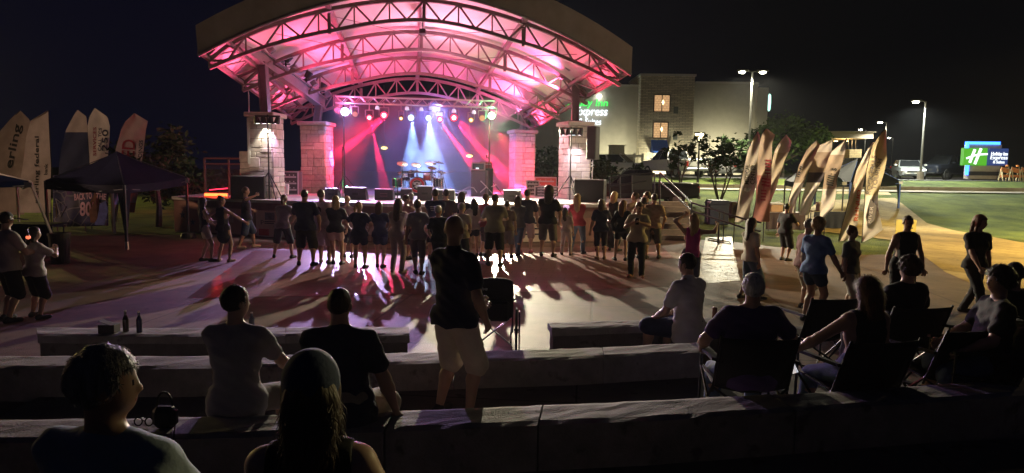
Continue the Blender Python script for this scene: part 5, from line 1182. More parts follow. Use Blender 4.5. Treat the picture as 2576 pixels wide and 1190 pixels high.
tag(q.build('lantern_string',emit('tent_lantern',(.55,.62,1),7)),'string of small bluish lights hanging inside the black tent','light string')
# yard sign
ys_=23.6; a=P(2252,592,ys_); b=P(2306,553,ys_); r=empty('yard_sign',((a.x+b.x)/2,ys_,0),'yellow yard sign with small dark print behind the person in black','sign')
m=MB(); m.box(((a.x+b.x)/2,ys_,(a.z+b.z)/2),(b.x-a.x,.012,b.z-a.z)); m.build('board',mat('sign_yellow',(.70,.58,.16),.6,var=.04),r)
m=MB()
for t_ in(.25,.75): x=a.x+(b.x-a.x)*t_; m.bar((x,ys_+.01,0),(x,ys_+.01,b.z-.02),.008)
m.build('wire_stake',railm,r)
t=MB(); p=P(2285,590,ys_-.012); text_on(t,'2981',p,(P(2302,590,ys_).x-p.x,0,0),(0,0,.085),.004); text_on(t,'FOR SALE',P(2256,570,ys_-.012),(.40,0,0),(0,0,.07),.004) if False else None; t.bar(P(2280,574,ys_-.012),P(2296,574,ys_-.012),.01,.03); t.build('lettering',inkf,r)
# bottles, cans on the benches
def bottle(px_,py_,z,h_,label,col,can=False,cat='bottle'):
    b=G(px_,py_,z); r=empty('drink_can' if can else 'bottle',b,label,cat); m=MB()
    if can: m.lathe([(0,0),(.028,0),(.033,.008),(.033,h_-.012),(.027,h_),(0,h_-.004)],b,14); m.build('can_body',col,r)
    else:
        m.lathe([(0,0),(.032,0),(.033,.01),(.033,h_*.58),(.014,h_*.78),(.013,h_*.94)],b,14); m.build('bottle_body',col,r)
        m=MB(); m.lathe([(.0155,h_*.93),(.016,h_),(0,h_)],b,10); m.build('bottle_cap',mat('cap_pale',(.6,.55,.4),.3,.5,var=0),r)
bott=mat('bottle_amber',(.03,.016,.008),.1,var=0,spec=.8); botb=mat('bottle_blue',(.012,.015,.06),.15,var=0,spec=.8)
bottle(317,834,Z1,.255,'brown glass bottle with pale cap standing on the left front bench',bott); bottle(351,836,Z1,.255,'dark blue bottle, right one of the pair on the left front bench',botb)
bottle(634,826,Z1,.20,'clear bottle beside the grey-shirted seated man on the front bench',mat('bottle_clear',(.15,.16,.2),.1,var=0,spec=.8))
bottle(1797,800,Z1,.15,'drink can on the bench right of the white-shirted seated man',mat('can_brown',(.25,.12,.09),.35,.5,var=0),True,'can')
b=G(275,836,Z1); r=empty('snack_box',b,'dark cardboard drink carton on the left front bench','carton'); m=MB(); m.box(b+Vector((0,0,.05)),(.19,.13,.10),bev=.004); m.build('carton',mat('carton_dark',(.05,.04,.04),.8,var=.1),r); m=MB(); m.box(b+Vector((.0,-.01,.112)),(.2,.10,.004),M=Matrix.Rotation(.35,3,'Y')); m.build('flap',mat('carton_dark',(.05,.04,.04)),r)
b=G(1701,812,Z1); m=MB(); m.box(b+Vector((0,0,.006)),(.14,.07,.010),rz=.5,bev=.003); m.cm=1; m.box(b+Vector((.02,-.03,.0135)),(.035,.03,.004),rz=.5); tag(m.build('mobile_phone',[blackp,emit('phone_cyan',(.2,.85,1),2.5)]),'mobile phone with a cyan light lying on the right front bench','phone')
b=G(417,1075,Z3); r=empty('handbag',b,'small dark handbag with a loop handle on the third bench row','bag'); m=MB(); m.box(b+Vector((0,0,.07)),(.15,.09,.14),bev=.03); m.build('bag_body',blackp,r); m=MB(); m.tube([b+Vector((.05*math.cos(t/8*math.pi),0,.14+.09*math.sin(t/8*math.pi))) for t in range(9)],.007); m.build('handle',blackp,r)
b=G(362,1072,Z3); m=MB()
for s in(-1,1): m.lathe([(.022,-.003),(.03,0),(.022,.003)],b+Vector((s*.034,0,.03)),12,Matrix.Rotation(1.35,3,'X')); m.tube([b+Vector((s*.063,0,.035)),b+Vector((s*.065,.12,.012))],.003)
m.tube([b+Vector((-.008,0,.035)),b+Vector((.008,0,.035))],.003); tag(m.build('sunglasses',mat('glasses_shiny',(.05,.05,.05),.15,.5,var=0)),'folded sunglasses lying left of the dark handbag','sunglasses')
# ================================================================== WHEELCHAIR
wc=G(1243,897); wy=8.7; wx=P(1243,800,wy).x
r=empty('wheelchair',(wx,wy,0),'black folding wheelchair parked in the gap between the front benches','wheelchair')
wf=mat('wheelchair_fabric',(.015,.015,.018),.75,var=.1,scale=30,bump=.2,bscale=90)
m=MB(); m.grid(lambda u,v: Vector((wx-.235+.47*u, wy-.02-.04*math.sin(u*math.pi), .50+v*(.52-.05*abs(2*u-1)**3))),12,10,thick=(0,.03,0)); m.build('backrest',wf,r,smooth=True)
m=MB(); m.box((wx,wy+.22,.50),(.44,.42,.04),bev=.01); m.build('seat',wf,r)
m=MB(); m.box((wx+.02,wy-.10,.60),(.36,.10,.26),bev=.03); m.build('rear_pouch',wf,r)
for s in(-1,1):
    m=MB(); c=Vector((wx+s*.29,wy+.06,.30)); Mr=Matrix.Rotation(math.pi/2,3,'Y'); m.lathe([(.285,-.014),(.305,-.012),(.305,.012),(.285,.014),(.285,-.014)],c,32,Mr); w_=m.build('wheel',tyre,r)
    q=MB(); q.lathe([(.262,-.008),(.272,-.008),(.272,.008),(.262,.008),(.262,-.008)],c+Vector((s*.04,0,0)),32,Mr); q.build('push_rim',chrome,w_)
    q=MB(); 
    for k in range(16): t_=k*math.pi/8; q.cyl(c,c+Vector((0,.285*math.cos(t_),.285*math.sin(t_))),.003,n=4)
    q.lathe([(0,-.03),(.03,-.03),(.03,.03),(0,.03)],c,10,Mr); q.build('spokes',chrome,w_)
    q=MB(); q.tube([(wx+s*.24,wy-.14,.93),(wx+s*.24,wy-.02,.95),(wx+s*.24,wy,.9),(wx+s*.24,wy,.3),(wx+s*.24,wy+.42,.3),(wx+s*.24,wy+.42,.5),(wx+s*.24,wy,.5)],.012); q.build('side_frame',flood_b,r)
    q=MB(); q.box((wx+s*.25,wy+.2,.72),(.05,.3,.03),bev=.01); q.build('armrest',blackp,r)
    q=MB(); q.lathe([(0,-.015),(.085,-.012),(.09,0),(.085,.012),(0,.015)],(wx+s*.22,wy+.48,.09),14,Mr); q.cyl((wx+s*.22,wy+.48,.09),(wx+s*.23,wy+.42,.3),.012,n=6); q.build('caster',blackp,r)
q=MB(); q.tube([(wx-.23,wy+.03,.12),(wx+.23,wy+.08,.48)],.011); q.tube([(wx+.23,wy+.03,.12),(wx-.23,wy+.08,.48)],.011); q.build('cross_brace',alu,r)
t=MB(); text_on(t,'drive',(wx-.22,wy-.075,.86),(.135,0,0),(0,0,.045),.004,.25,.02); t.build('lettering',mat('print_grey',(.35,.35,.36),.5,var=0),r)
# ================================================================== CAMP CHAIRS
ccf=mat('camp_fabric',(.012,.012,.014),.8,var=.1,scale=30,bump=.2,bscale=80); ccm=mat('camp_frame',(.035,.035,.04),.4,.5,var=0)
def campchair(x,y,z,rz,label,w_=.52,col=None):
    r=empty('camp_chair',(x,y,z),label,'camping chair','folding camp chairs on the right terrace',rz); f=col or ccf
    m=MB(); m.grid(lambda u,v: Vector(((u-.5)*w_, -.02-.17*v, .42+.42*v-.03*math.sin(u*math.pi)*(1-v)))+Vector((0,-.04*math.sin(u*math.pi),0)),8,8,thick=(0,.01,0)); m.build('backrest',f,r,world=False,smooth=True)
    m=MB(); m.grid(lambda u,v: Vector(((u-.5)*w_, v*.45-.02, .42+.04*v-.05*math.sin(u*math.pi))),8,6,thick=(0,0,-.01)); m.build('seat',f,r,world=False,smooth=True)
    for s in(-1,1):
        m=MB(); m.tube([(s*w_/2,-.20,.86),(s*w_/2,-.02,.42),(s*w_/2,.0,.36)],.011); m.tube([(s*w_/2,-.22,.02),(s*w_/2,.44,.46)],.011); m.tube([(s*w_/2,.44,.02),(s*w_/2,-.02,.42)],.011); m.tube([(s*w_/2,.44,.02),(s*w_/2,.42,.64)],.011); m.build('side_frame',ccm,r,world=False)
        m=MB(); m.grid(lambda u,v: Vector((s*(w_/2+.0)+(u-.5)*.09, -.12+v*.56, .66-.02*v+.01*math.cos(u*3))),3,8,thick=(0,0,-.025)); m.build('armrest',f,r,world=False)
    m=MB(); m.tube([(-w_/2,-.22,.03),(w_/2,.44,.05)],.010); m.tube([(w_/2,-.22,.03),(-w_/2,.44,.05)],.010); m.tube([(-w_/2,-.22,.03),(w_/2,-.02,.40)],.010); m.tube([(w_/2,-.22,.03),(-w_/2,-.02,.40)],.010); m.build('cross_frame',ccm,r,world=False)
    return r
# ================================================================== PEOPLE (implicit surfaces meshed with surface nets)
def V_(a): return np.array(a,float)
class SDF:
    def __init__(s): s.p=[]
    def rc(s,a,b,r1,r2,k=.03,ys=1.0): s.p.append(('c',V_(a),V_(b),r1,r2,k,ys)); return s
    def el(s,c,rad,M=None,k=.02): s.p.append(('e',V_(c),V_(rad),None if M is None else np.array(M),k)); return s
    def bounds(s):
        lo=np.full(3,9.);hi=np.full(3,-9.)
        for q in s.p:
            if q[0]=='c': r=max(q[3],q[4]); L=np.minimum(q[1],q[2])-r; H=np.maximum(q[1],q[2])+r
            else: r=q[2].max(); L=q[1]-r; H=q[1]+r
            lo=np.minimum(lo,L); hi=np.maximum(hi,H)
        return lo,hi
    def evalgrid(s,h,extra=None):
        lo,hi=s.bounds(); lo=lo-3*h; hi=hi+3*h
        n=np.ceil((hi-lo)/h).astype(int)+1
        f=np.full(n,.5); ax=[lo[i]+h*np.arange(n[i]) for i in range(3)]
        for q in s.p:
            k=q[5] if q[0]=='c' else q[4]; mg=max(.06,2*k)
            if q[0]=='c': r=max(q[3],q[4])*1.0; L=np.minimum(q[1],q[2])-r-mg; H=np.maximum(q[1],q[2])+r+mg
            else: r=q[2].max(); L=q[1]-r-mg; H=q[1]+r+mg
            i0=np.maximum(0,np.floor((L-lo)/h).astype(int)); i1=np.minimum(n,np.ceil((H-lo)/h).astype(int)+1)
            sl=tuple(slice(a,b) for a,b in zip(i0,i1))
            X,Y,Z=np.meshgrid(ax[0][sl[0]],ax[1][sl[1]],ax[2][sl[2]],indexing='ij')
            if q[0]=='c':
                a,b,r1,r2,ys=q[1],q[2],q[3],q[4],q[6]
                d=b-a; 
                # flatten the tube along y by ys about the bone axis
                L2=max(1e-9,d@d)
                px,py,pz=X-a[0],Y-a[1],Z-a[2]
                t=np.clip((px*d[0]+py*d[1]+pz*d[2])/L2,0,1)
                ex,ey,ez=px-t*d[0],(py-t*d[1])/ys,pz-t*d[2]
                D=np.sqrt(ex*ex+ey*ey+ez*ez)-(r1+(r2-r1)*t)
                if ys<1: D=D*(.5+.5*ys)
            else:
                c,rad,M=q[1],q[2],q[3]; px,py,pz=X-c[0],Y-c[1],Z-c[2]
                if M is not None: px,py,pz=[M[0][i]*px+M[1][i]*py+M[2][i]*pz for i in range(3)]
                qx,qy,qz=px/rad[0],py/rad[1],pz/rad[2]; k0=np.sqrt(qx*qx+qy*qy+qz*qz)+1e-9
                k1=np.sqrt((qx/rad[0])**2+(qy/rad[1])**2+(qz/rad[2])**2)+1e-9
                D=k0*(k0-1)/k1
            F=f[sl]; hh=np.clip(.5+.5*(F-D)/k,0,1); f[sl]=F+(D-F)*hh-k*hh*(1-hh)
        if extra is not None:
            X,Y,Z=np.meshgrid(*ax,indexing='ij',sparse=True); f=extra(f,X,Y,Z)
        return f,lo
def surfnets(f,lo,h):
    n=np.array(f.shape); ins=f<0
    acc=np.zeros(tuple(n-1)+(3,)); cnt=np.zeros(tuple(n-1))
    def blk(i,j,k): return (slice(i,n[0]-1+i),slice(j,n[1]-1+j),slice(k,n[2]-1+k))
    cor=[(i,j,k) for i in(0,1) for j in(0,1) for k in(0,1)]
    for a in cor:
        for axx in range(3):
            if a[axx]==0:
                b=list(a); b[axx]=1
                fa=f[blk(*a)]; fb=f[blk(*b)]; m=(fa<0)!=(fb<0)
                t=np.where(m,fa/np.where(m,fa-fb,1),0)
                for c in range(3): acc[...,c]+=np.where(m,a[c]+(t if c==axx else 0),0)
                cnt+=m
    act=cnt>0; idx=np.full(act.shape,-1); idx[act]=np.arange(act.sum())
    cells=np.argwhere(act); V=(cells+acc[act]/cnt[act][:,None])*h+lo
    Q=[]
    for axx in range(3):
        o1,o2=[(1,2),(2,0),(0,1)][axx]
        s0=[slice(None)]*3; s1=[slice(None)]*3; s0[axx]=slice(0,-1); s1[axx]=slice(1,None)
        A=ins[tuple(s0)]; B=ins[tuple(s1)]; m=A!=B
        e=np.argwhere(m); 
        ok=(e[:,o1]>0)&(e[:,o2]>0)&(e[:,o1]<n[o1]-1)&(e[:,o2]<n[o2]-1); e=e[ok]
        if len(e)==0: continue
        fl=A[tuple(e.T)]
        def cell(d1,d2):
            c=e.copy(); c[:,o1]-=d1; c[:,o2]-=d2; return idx[tuple(c.T)]
        q=np.stack([cell(1,1),cell(0,1),cell(0,0),cell(1,0)],1)
        q[~fl]=q[~fl][:,::-1]; Q.append(q)
    return V,np.concatenate(Q)
def sdfmesh(name,S,h,mats,parent,extra=None,add=None,slotfn=None):
    f,lo=S.evalgrid(h,extra); V,Q=surfnets(f,lo,h)
    faces=Q.tolist(); vs=V
    if add and add.v:
        b=len(V); vs=np.concatenate([V,np.array(add.v)]); faces+= [[i+b for i in q] for q in add.f]
    me=bpy.data.meshes.new(name); me.from_pydata(vs.tolist(),[],faces)
    for m in mats: me.materials.append(m)
    me.polygons.foreach_set('use_smooth',[True]*len(me.polygons))
    if slotfn is not None:
        cen=np.zeros(len(faces)*3); me.polygons.foreach_get('center',cen); cen=cen.reshape(-1,3)
        me.polygons.foreach_set('material_index',slotfn(cen).astype(int).tolist())
    me.update(); o=bpy.data.objects.new(name,me); link(o,parent); return o
def nrm(v): return v/ (np.linalg.norm(v)+1e-9)
def ik(a,b,l1,l2,hint):
    d=b-a; L=np.linalg.norm(d); mx=(l1+l2)*.995
    if L>mx: b=a+d/L*mx; L=mx; d=b-a
    L=max(L,abs(l1-l2)+.02); x=(l1*l1-l2*l2+L*L)/(2*L); y=math.sqrt(max(0,l1*l1-x*x)); u=d/np.linalg.norm(d)
    hn=hint-(hint@u)*u; return a+u*x+nrm(hn)*y, b
SKIN={'a':(.42,.26,.19),'b':(.36,.22,.15),'t':(.50,.32,.24)}
HAIR={'dk':(.025,.018,.014),'br':(.07,.042,.025),'bl':(.38,.27,.13),'gr':(.20,.195,.19),'wh':(.62,.61,.60),'rd':(.13,.05,.025)}
def cloth(c,key=None):
    n_='cloth_%d_%d_%d'%tuple(int(x*1000) for x in c); return mat(n_,c,.85,var=.12,scale=5,bump=.25,bscale=30)
def skinm(k): return mat('skin_'+k,SKIN[k],.5,var=.06,scale=12)
def hairm(k):
    if 'hair_'+k in MATS: return MATS['hair_'+k]
    m=mat('hair_'+k,HAIR[k],.5,var=.45,scale=70,bump=.35,bscale=110); n=m.node_tree.nodes; l=m.node_tree.links
    mp=n.new('ShaderNodeMapping'); mp.inputs['Scale'].default_value=(1,1,.12); l.new(n['Texture Coordinate'].outputs['Object'],mp.inputs[0])
    for t in n:
        if t.type=='TEX_NOISE': l.new(mp.outputs[0],t.inputs['Vector'])
    return m
eye_m=mat('eye_dark',(.02,.02,.025),.2,var=0); lip_m=mat('lips',(.30,.10,.09),.5,var=0)
POSE_HAND={'down':lambda s:(s*.165,.03,.44),'hip':lambda s:(s*.135,.02,.585),'phone':lambda s:(s*.035,.19,.74),'cross':lambda s:(-s*.055,.125,.66),'up':lambda s:(s*.17,.10,1.12),'front':lambda s:(s*.03,.17,.56),
 'hold':lambda s:(s*.10,.18,.63),'pocket':lambda s:(s*.148,.06,.50),'out':lambda s:(s*.36,.02,.70),'swing':lambda s:(s*.15,.16,.48),'back':lambda s:(s*.15,-.12,.47),'face':lambda s:(s*.06,.13,.86),'halfup':lambda s:(s*.26,.10,.86),'reach':lambda s:(s*.30,.14,.60),'head':lambda s:(s*.13,.06,.97)}
def strands(ho,kind,hc,vox,h,H,rnd,HM=None):
    n_={True:2600,False:(420 if vox<.016 else 160)}[vox<.012]
    L={'short':.028,'buzz':.007,'thick':.030,'curly':.040,'long':.085,'shoulder':.075,'bun':.035,'pony':.04,'big':.07}[kind]*h/1.75
    me=ho.data; vs=me.vertices; N_=len(vs)
    if N_<10: return
    wd_=.0016 if vox<.012 else .0042
    m=MB(); 
    for k in range(n_):
        v=vs[rnd.randrange(N_)]; p=Vector(v.co); nn=Vector(v.normal)
        if nn.z<-.6 or (HM is not None and (V_(p)-H)@HM[:,2]>-.012*h): continue
        dn=Vector((rnd.gauss(0,.35),-.25+rnd.gauss(0,.35),-1 if kind in('long','shoulder','big','bun','pony') else -.55+rnd.gauss(0,.5)))
        if kind in('curly','thick'): s0=.7 if kind=='curly' else .25; dn+=Vector((rnd.gauss(0,s0),rnd.gauss(0,s0),rnd.gauss(0,s0)))
        t=(dn-nn*dn.dot(nn)); t=t.normalized() if t.length>1e-4 else Vector((0,-1,0))
        s=t.cross(nn).normalized()*wd_*rnd.uniform(.7,1.4); l_=L*rnd.uniform(.5,1.15); lift=rnd.uniform(.05,.38)*(1.3 if kind=='curly' else .55 if kind=='thick' else 1)
        a=p-nn*.002; b=p+t*l_*.5+nn*l_*lift*.55; c=p+t*l_*(.95)+nn*l_*lift*.55-Vector((0,0,l_*.12))
        m.add([a-s,a+s,b+s*.8,b-s*.8,c],[(0,1,2,3),(3,2,4)])
    if len(m.f)>300: m.build('hair_strands',hairm(hc),ho,world=False,fix=False)
NP=0
def person(x,y,z,h,face,label,top=(.03,.03,.07),bot=(.03,.03,.06),bt='shorts',tt='tee',hair='short',hc='dk',w=1.0,f=False,sk='a',hands=('down','down'),feet=None,lean=(0,0),head=(0,0),seat=None,cap=None,vox=None,shoe=(.03,.03,.035),group='people in front of the stage',thigh=None,twist=0,logo=None,extra_child=None,neckc=0,step=0):
    global NP; NP+=1; rnd=random.Random(NP)
    vox=vox or .021
    sw=(.93 if f else 1.05)
    P0=V_((0,0,.515*h if seat is None else seat+.05*h*(.5+.5*w)))
    if feet is None: feet=((-.065,0),(.065,0)) if step==0 else ((-.06,-.13*step),(.06,.15*step))
    if seat is None:
        dmax=max(math.hypot(a[0]-sg*.052,a[1]) for a,sg in zip(feet,(-1,1)))
        P0[2]=min(P0[2],.04*h+h*math.sqrt(max(.1,.478**2-dmax**2))+.012*h)
    s_=nrm(V_((lean[0],lean[1],1)))
    C=P0+s_*.19*h; N=P0+s_*.300*h; 
    ca,sa=math.cos(twist),math.sin(twist); rx=V_((ca,sa,0))
    hy,hp=head; 
    Hd=nrm(s_*.6+V_((0,0,.4))+V_((-math.sin(hy)*math.sin(hp),math.cos(hy)*math.sin(hp),0))*.8)
    H=N+Hd*.112*h
    # head frame (columns: right, forward, up)
    fwd=V_((-math.sin(hy+twist),math.cos(hy+twist),0)); up=nrm(V_((0,0,1))-0*fwd+math.sin(hp)*fwd*1.0); fwd=nrm(fwd-(fwd@up)*up); rgt=np.cross(fwd,up)
    HM=np.stack([rgt,fwd,up],1)        # local->world
    hw=lambda a,b,c: H+HM@V_((a,b,c))*h
    ww=w**.5
    shoulders=[N-s_*.034*h+rx*sg*.104*h*sw*(.85+.15*w) for sg in(-1,1)]
    hips=[P0+V_((sg*.052*h*ww,0,-.012*h)) for sg in(-1,1)]
    l1,l2=.245*h,.235*h; a1,a2=.170*h,.150*h
    legs=[]
    for i,sg in enumerate((-1,1)):
        ft=V_((feet[i][0]*h,feet[i][1]*h,(feet[i][2]*h if len(feet[i])>2 else 0)+.042*h))
        hint=V_((sg*.12,1,.1)) if seat is None else V_((sg*.25,.6,1))
        k_,ank=ik(hips[i],ft,l1,l2,hint); legs.append((hips[i],k_,ank))
    arms=[]
    for i,sg in enumerate((-1,1)):
        hd=hands[i]; t=POSE_HAND[hd](sg) if isinstance(hd,str) else hd
        t=V_(t)*h
        if isinstance(hd,str) and seat is not None: t=t+V_((0,0,P0[2]-.515*h))
        if isinstance(hd,str): t=t+V_((s_[0]*.25*h,s_[1]*.25*h,0))*(1 if hd not in('down','pocket') else .6)
        if isinstance(hd,str): t=t+(V_((sg*.11*h*(w-1),0,0)) if hd in('down','pocket','back','swing','hip') else V_((0,.11*h*(w-1),0)))
        hint=V_((sg*.8,-.9,-.25)) if hd!='up' else V_((sg*1,.2,0))
        e_,wr_=ik(shoulders[i],t,a1,a2,hint); arms.append((shoulders[i],e_,wr_))
    # ---------------- body
    B=SDF(); ys=.72
    B.rc(P0-V_((.035*h*ww,0,0)),P0+V_((.035*h*ww,0,0)),.066*h*w,.066*h*w,.04,.85)
    wst=P0+s_*.09*h+V_((0,.012*h*(w-1)*4,0)); wr=(.060 if f else .068)*h*w
    B.rc(P0,wst,.072*h*w,wr,.04,.8); B.rc(wst,C,wr,(.070 if f else .076)*h*(.6+.4*w),.04,ys)
    B.rc(C-rx*.04*h*sw,C+rx*.04*h*sw,.062*h*ww,.062*h*ww,.04,.85)
    B.rc(shoulders[0]*.86+N*.14-s_*.01*h,shoulders[1]*.86+N*.14-s_*.01*h,.036*h*ww,.036*h*ww,.04,.95)
    B.rc(C,N-s_*.03*h,.07*h*ww,.045*h,.05,.75)
    for sh_ in shoulders: B.rc(N+s_*.012*h,sh_*.8+N*.2,.026*h*ww,.030*h*ww,.03)
    if f:
        for sg in(-1,1): B.el(C+rx*sg*.035*h+np.cross(V_((0,0,1)),rx)*.05*h+s_*.0,(.034*h*ww,)*3,k=.03)
    B.rc(N-s_*.02*h,hw(0,-.008,-.03),.032*h*ww,.030*h*ww,.02)
    B.el(hw(0,-.004,.010),V_((.0430,.054,.0555))*h,HM.T.T,k=.01)
    B.el(hw(0,.016,-.026),V_((.033,.036,.040))*h,HM,k=.02)
    B.rc(hw(0,.046,.006),hw(0,.0535,-.014),.006*h,.0085*h,.012)
    for sg in(-1,1): B.el(hw(sg*.045,-.004,-.006),V_((.007,.015,.019))*h,HM,k=.006)
    for i,(hp_,kn,an) in enumerate(legs):
        sg=(-1,1)[i]
        B.rc(hp_,kn,.052*h*ww,.033*h*ww,.03); calf=kn*.68+an*.32; bk=nrm(np.cross(an-kn,V_((1,0,0))))
        bk=-bk if bk[1]>0 else bk
        B.rc(kn,calf+bk*.008*h,.031*h*ww,.033*h*ww,.02); B.rc(calf+bk*.008*h,an,.032*h*ww,.019*h,.02)
        fd=nrm(V_((sg*.28,1,0))); 
        B.rc(an+V_((0,0,-.012*h))-fd*.018*h,an+V_((0,0,-.024*h))+fd*.085*h,.022*h,.016*h,.02)
    add=MB()
    for i,(sh,el_,wr_) in enumerate(arms):
        sg=(-1,1)[i]
        B.rc(sh,el_,.030*h*ww,.0235*h*ww,.025); B.rc(el_,el_*.7+wr_*.3,.0235*h*ww,.0245*h*ww,.02); B.rc(el_*.7+wr_*.3,wr_,.0245*h*ww,.0155*h,.02)
        d=nrm(wr_-el_); side=nrm(np.cross(d,V_((0,0,1)) if abs(d[2])<.9 else V_((0,1,0)))); side=side if side[1]>0 else -side   # towards the thumb (forwards)
        if abs(d[2])<.9: side=nrm(V_((0,0,1))-d*d[2])
        nor=np.cross(d,side); ctr=-nrm(V_((wr_[0]-.0,wr_[1]*.3,0)))    # curl towards body
        nor=nor if nor@ctr>0 else -nor
        palm=wr_+d*.030*h
        B.rc(wr_,wr_+d*.045*h+side*.008*h,.0135*h,.014*h,.012); B.rc(wr_+d*.02*h,wr_+d*.045*h-side*.012*h,.0125*h,.012*h,.012)
        for q in range(4):
            b0=wr_+d*.046*h+side*(.0165-.0115*q)*h; L=(.040,.045,.042,.033)[q]*h; r0=.0062*h
            m1=b0+(d*.86+nor*.5)*L*.5; e1=m1+(d*.45+nor*.9)*L*.5
            add.cyl(b0-d*.012*h,m1,r0,r0*.92,6,False); add.cyl(m1,e1,r0*.92,r0*.7,6)
        b0=wr_+d*.018*h+side*.014*h; m1=b0+(side*.75+d*.6+nor*.3)*.026*h; e1=m1+(d*.9+nor*.35)*.022*h
        add.cyl(b0,m1,.0075*h,.007*h,6,False); add.cyl(m1,e1,.007*h,.005*h,6)
    eyes=[hw(sg*.0175,.0475,.004) for sg in(-1,1)]; mouth=hw(0,.052,-.034)
    def slots(c):
        r=np.zeros(len(c))
        for e_ in eyes: r[np.linalg.norm(c-e_,axis=1)<(.0042*h if vox<.013 else max(.006*h,vox*.55))]=1
        r[np.linalg.norm((c-mouth)*V_((.6,1,1.8)),axis=1)<max(.012*h,vox*.6)]=2
        return r
    body=sdfmesh('person',B,vox,[skinm(sk),eye_m,lip_m],None,add=add,slotfn=slots)
    body.location=(x,y,z); body.rotation_euler=(0,0,face); tag(body,label,'person',group)
    ph=rnd.random()*6
    def fold(amp):
        def g(ff,X,Y,Z): return ff+amp*(np.sin(Z*34+X*21*rnd.choice((-1,1))+ph)*np.sin(X*17+Y*23+ph*2)+.6*np.sin(Z*70+Y*40+X*33+ph))
        return g
    # ---------------- top
    hem=P0[2]-(.045 if seat is None else .10)*h
    o=.011*h/1.0
    if tt not in('none',):
        S=SDF(); lo_=P0-s_*.03*h; dress=tt=='dress'
        wb=.080*h*w if not f else .074*h*w
        if seat is not None: lo_=P0+V_((0,0,-.05*h))
        S.rc(lo_-V_((.037*h*ww,0,0)),lo_+V_((.037*h*ww,0,0)),.070*h*w+o*1.5,.070*h*w+o*1.5,.04,.94)
        for hp_,kn_,an_ in legs: S.rc(hp_*.5+lo_*.5,hp_+V_((0,.012*h if seat is not None else 0,.01*h)),.056*h*ww+o*1.7,.055*h*ww+o*1.7,.05)
        S.rc(lo_,wst,wb+o*.8,wr+o*1.5,.05,.85); S.rc(wst,C,wr+o*1.6,.078*h*(.6+.4*w)+o,.05,ys+.06)
        S.rc(C-rx*.045*h*sw,C+rx*.045*h*sw,.064*h*ww+o*.7,.064*h*ww+o*.7,.05,.88)
        S.rc(shoulders[0]*.88+N*.12-s_*.012*h,shoulders[1]*.88+N*.12-s_*.012*h,.036*h*ww+o*.8,.036*h*ww+o*.8,.045,.98)
        S.rc(C,N-s_*.035*h,.072*h*ww+o*.6,.046*h+o*.4,.05,.8)
        for sh_ in shoulders: S.rc(N-s_*.004*h,sh_*.82+N*.18,.028*h*ww+o*.5,.032*h*ww+o*.6,.03)
        if tt=='polo' : S.rc(N-s_*.02*h,N+s_*.02*h,.040*h*ww,.037*h*ww,.02)
        if f:
            for sg in(-1,1): S.el(C+rx*sg*.035*h+np.cross(V_((0,0,1)),rx)*.05*h,(.034*h*ww+o*.8,)*3,k=.04)
        if dress: 
            S.rc(P0+s_*.06*h,P0-V_((0,0,.2*h)),.07*h*w+o,.105*h*w,.05,.8)
        tl={'tee':.62,'polo':.62,'dress':.0,'tank':0,'long':2,'tucked':.6}.get(tt,.6)
        for (sh,el_,wr_) in arms:
            if tl>0: S.rc(sh,sh+(el_-sh)*min(1,tl),.030*h*ww+o,.030*h*ww+o*.9,.03)
            if tl>1: S.rc(el_,wr_,.0255*h*ww+o*.6,.018*h+o*.5,.02)
        zc=hem if not dress else P0[2]-.20*h
        fo=fold((.0035 if vox>.012 else .0055)*h/1.7)
        def ex(ff,X,Y,Z):
            ff=fo(ff,X,Y,Z); ff=np.maximum(ff,(zc+.006*h*np.sin(X*30+ph)-Z))
            if tl==0:
                for sg_,shd in zip((-1,1),shoulders): ff=np.maximum(ff,(((X-N[0])*rx[0]+(Y-N[1])*rx[1])*sg_-.088*h*sw))
            return ff
        to=sdfmesh('dress' if dress else 'shirt',S,vox,[cloth(top)],body,extra=ex)
        if logo:
            back=-np.cross(V_((0,0,1)),rx); q=MB(); c0=C+s_*.02*h+back*(.062*h*w+.034)
            if logo=='round': q.lathe([(0,0),(.045*h,0),(.045*h,.01)],tuple(c0),14,Matrix.Rotation(math.pi/2,3,'X')); lc=(.10,.07,.08)
            else:
                for k in range(3): q.box(tuple(c0+V_((0,0,(.022-.026*k)*h))),((.10-.015*k)*h,.012,.011*h)); 
                lc=(.22,.22,.26)
            q.build('printed_logo',cloth(lc),to,world=False)
    # ---------------- bottoms
    if bt!='none':
        S=SDF(); g_=.010*h
        S.rc(P0-V_((.035*h*ww,0,0)),P0+V_((.035*h*ww,0,0)),.067*h*w+g_*.7,.067*h*w+g_*.7,.04,.88)
        S.rc(P0,P0+s_*.045*h,.072*h*w+g_*.6,.070*h*w+g_*.4,.04,.82)
        frac={'shorts':1.02,'short_shorts':.46,'pants':9,'capri':1.45,'skirt':.55,'long_skirt':1.3}[bt]
        if bt in('skirt','long_skirt'):
            L=frac*l1; S.rc(P0,P0-V_((0,0,L)),.075*h*w+g_,.075*h*w+g_+L*.16,.04,.82)
        else:
            for (hp_,kn,an) in legs:
                fl_=.048*h*ww+g_ if bt in('shorts','short_shorts') else .036*h*ww+g_*.8
                S.rc(hp_,hp_+(kn-hp_)*min(frac,1.02),.054*h*ww+g_,fl_,.03)
                if frac>1.1: S.rc(kn,kn+(an-kn)*min(1,frac-1 if frac<5 else 1.04),.035*h*ww+g_*.8,.028*h*ww+g_*.7,.025)
        fo2=fold(.003*h/1.7)
        sdfmesh({'shorts':'shorts','short_shorts':'shorts','pants':'trousers','capri':'trousers','skirt':'skirt','long_skirt':'skirt'}[bt],S,vox,[cloth(bot)],body,extra=lambda ff,X,Y,Z: fo2(ff,X,Y,Z))
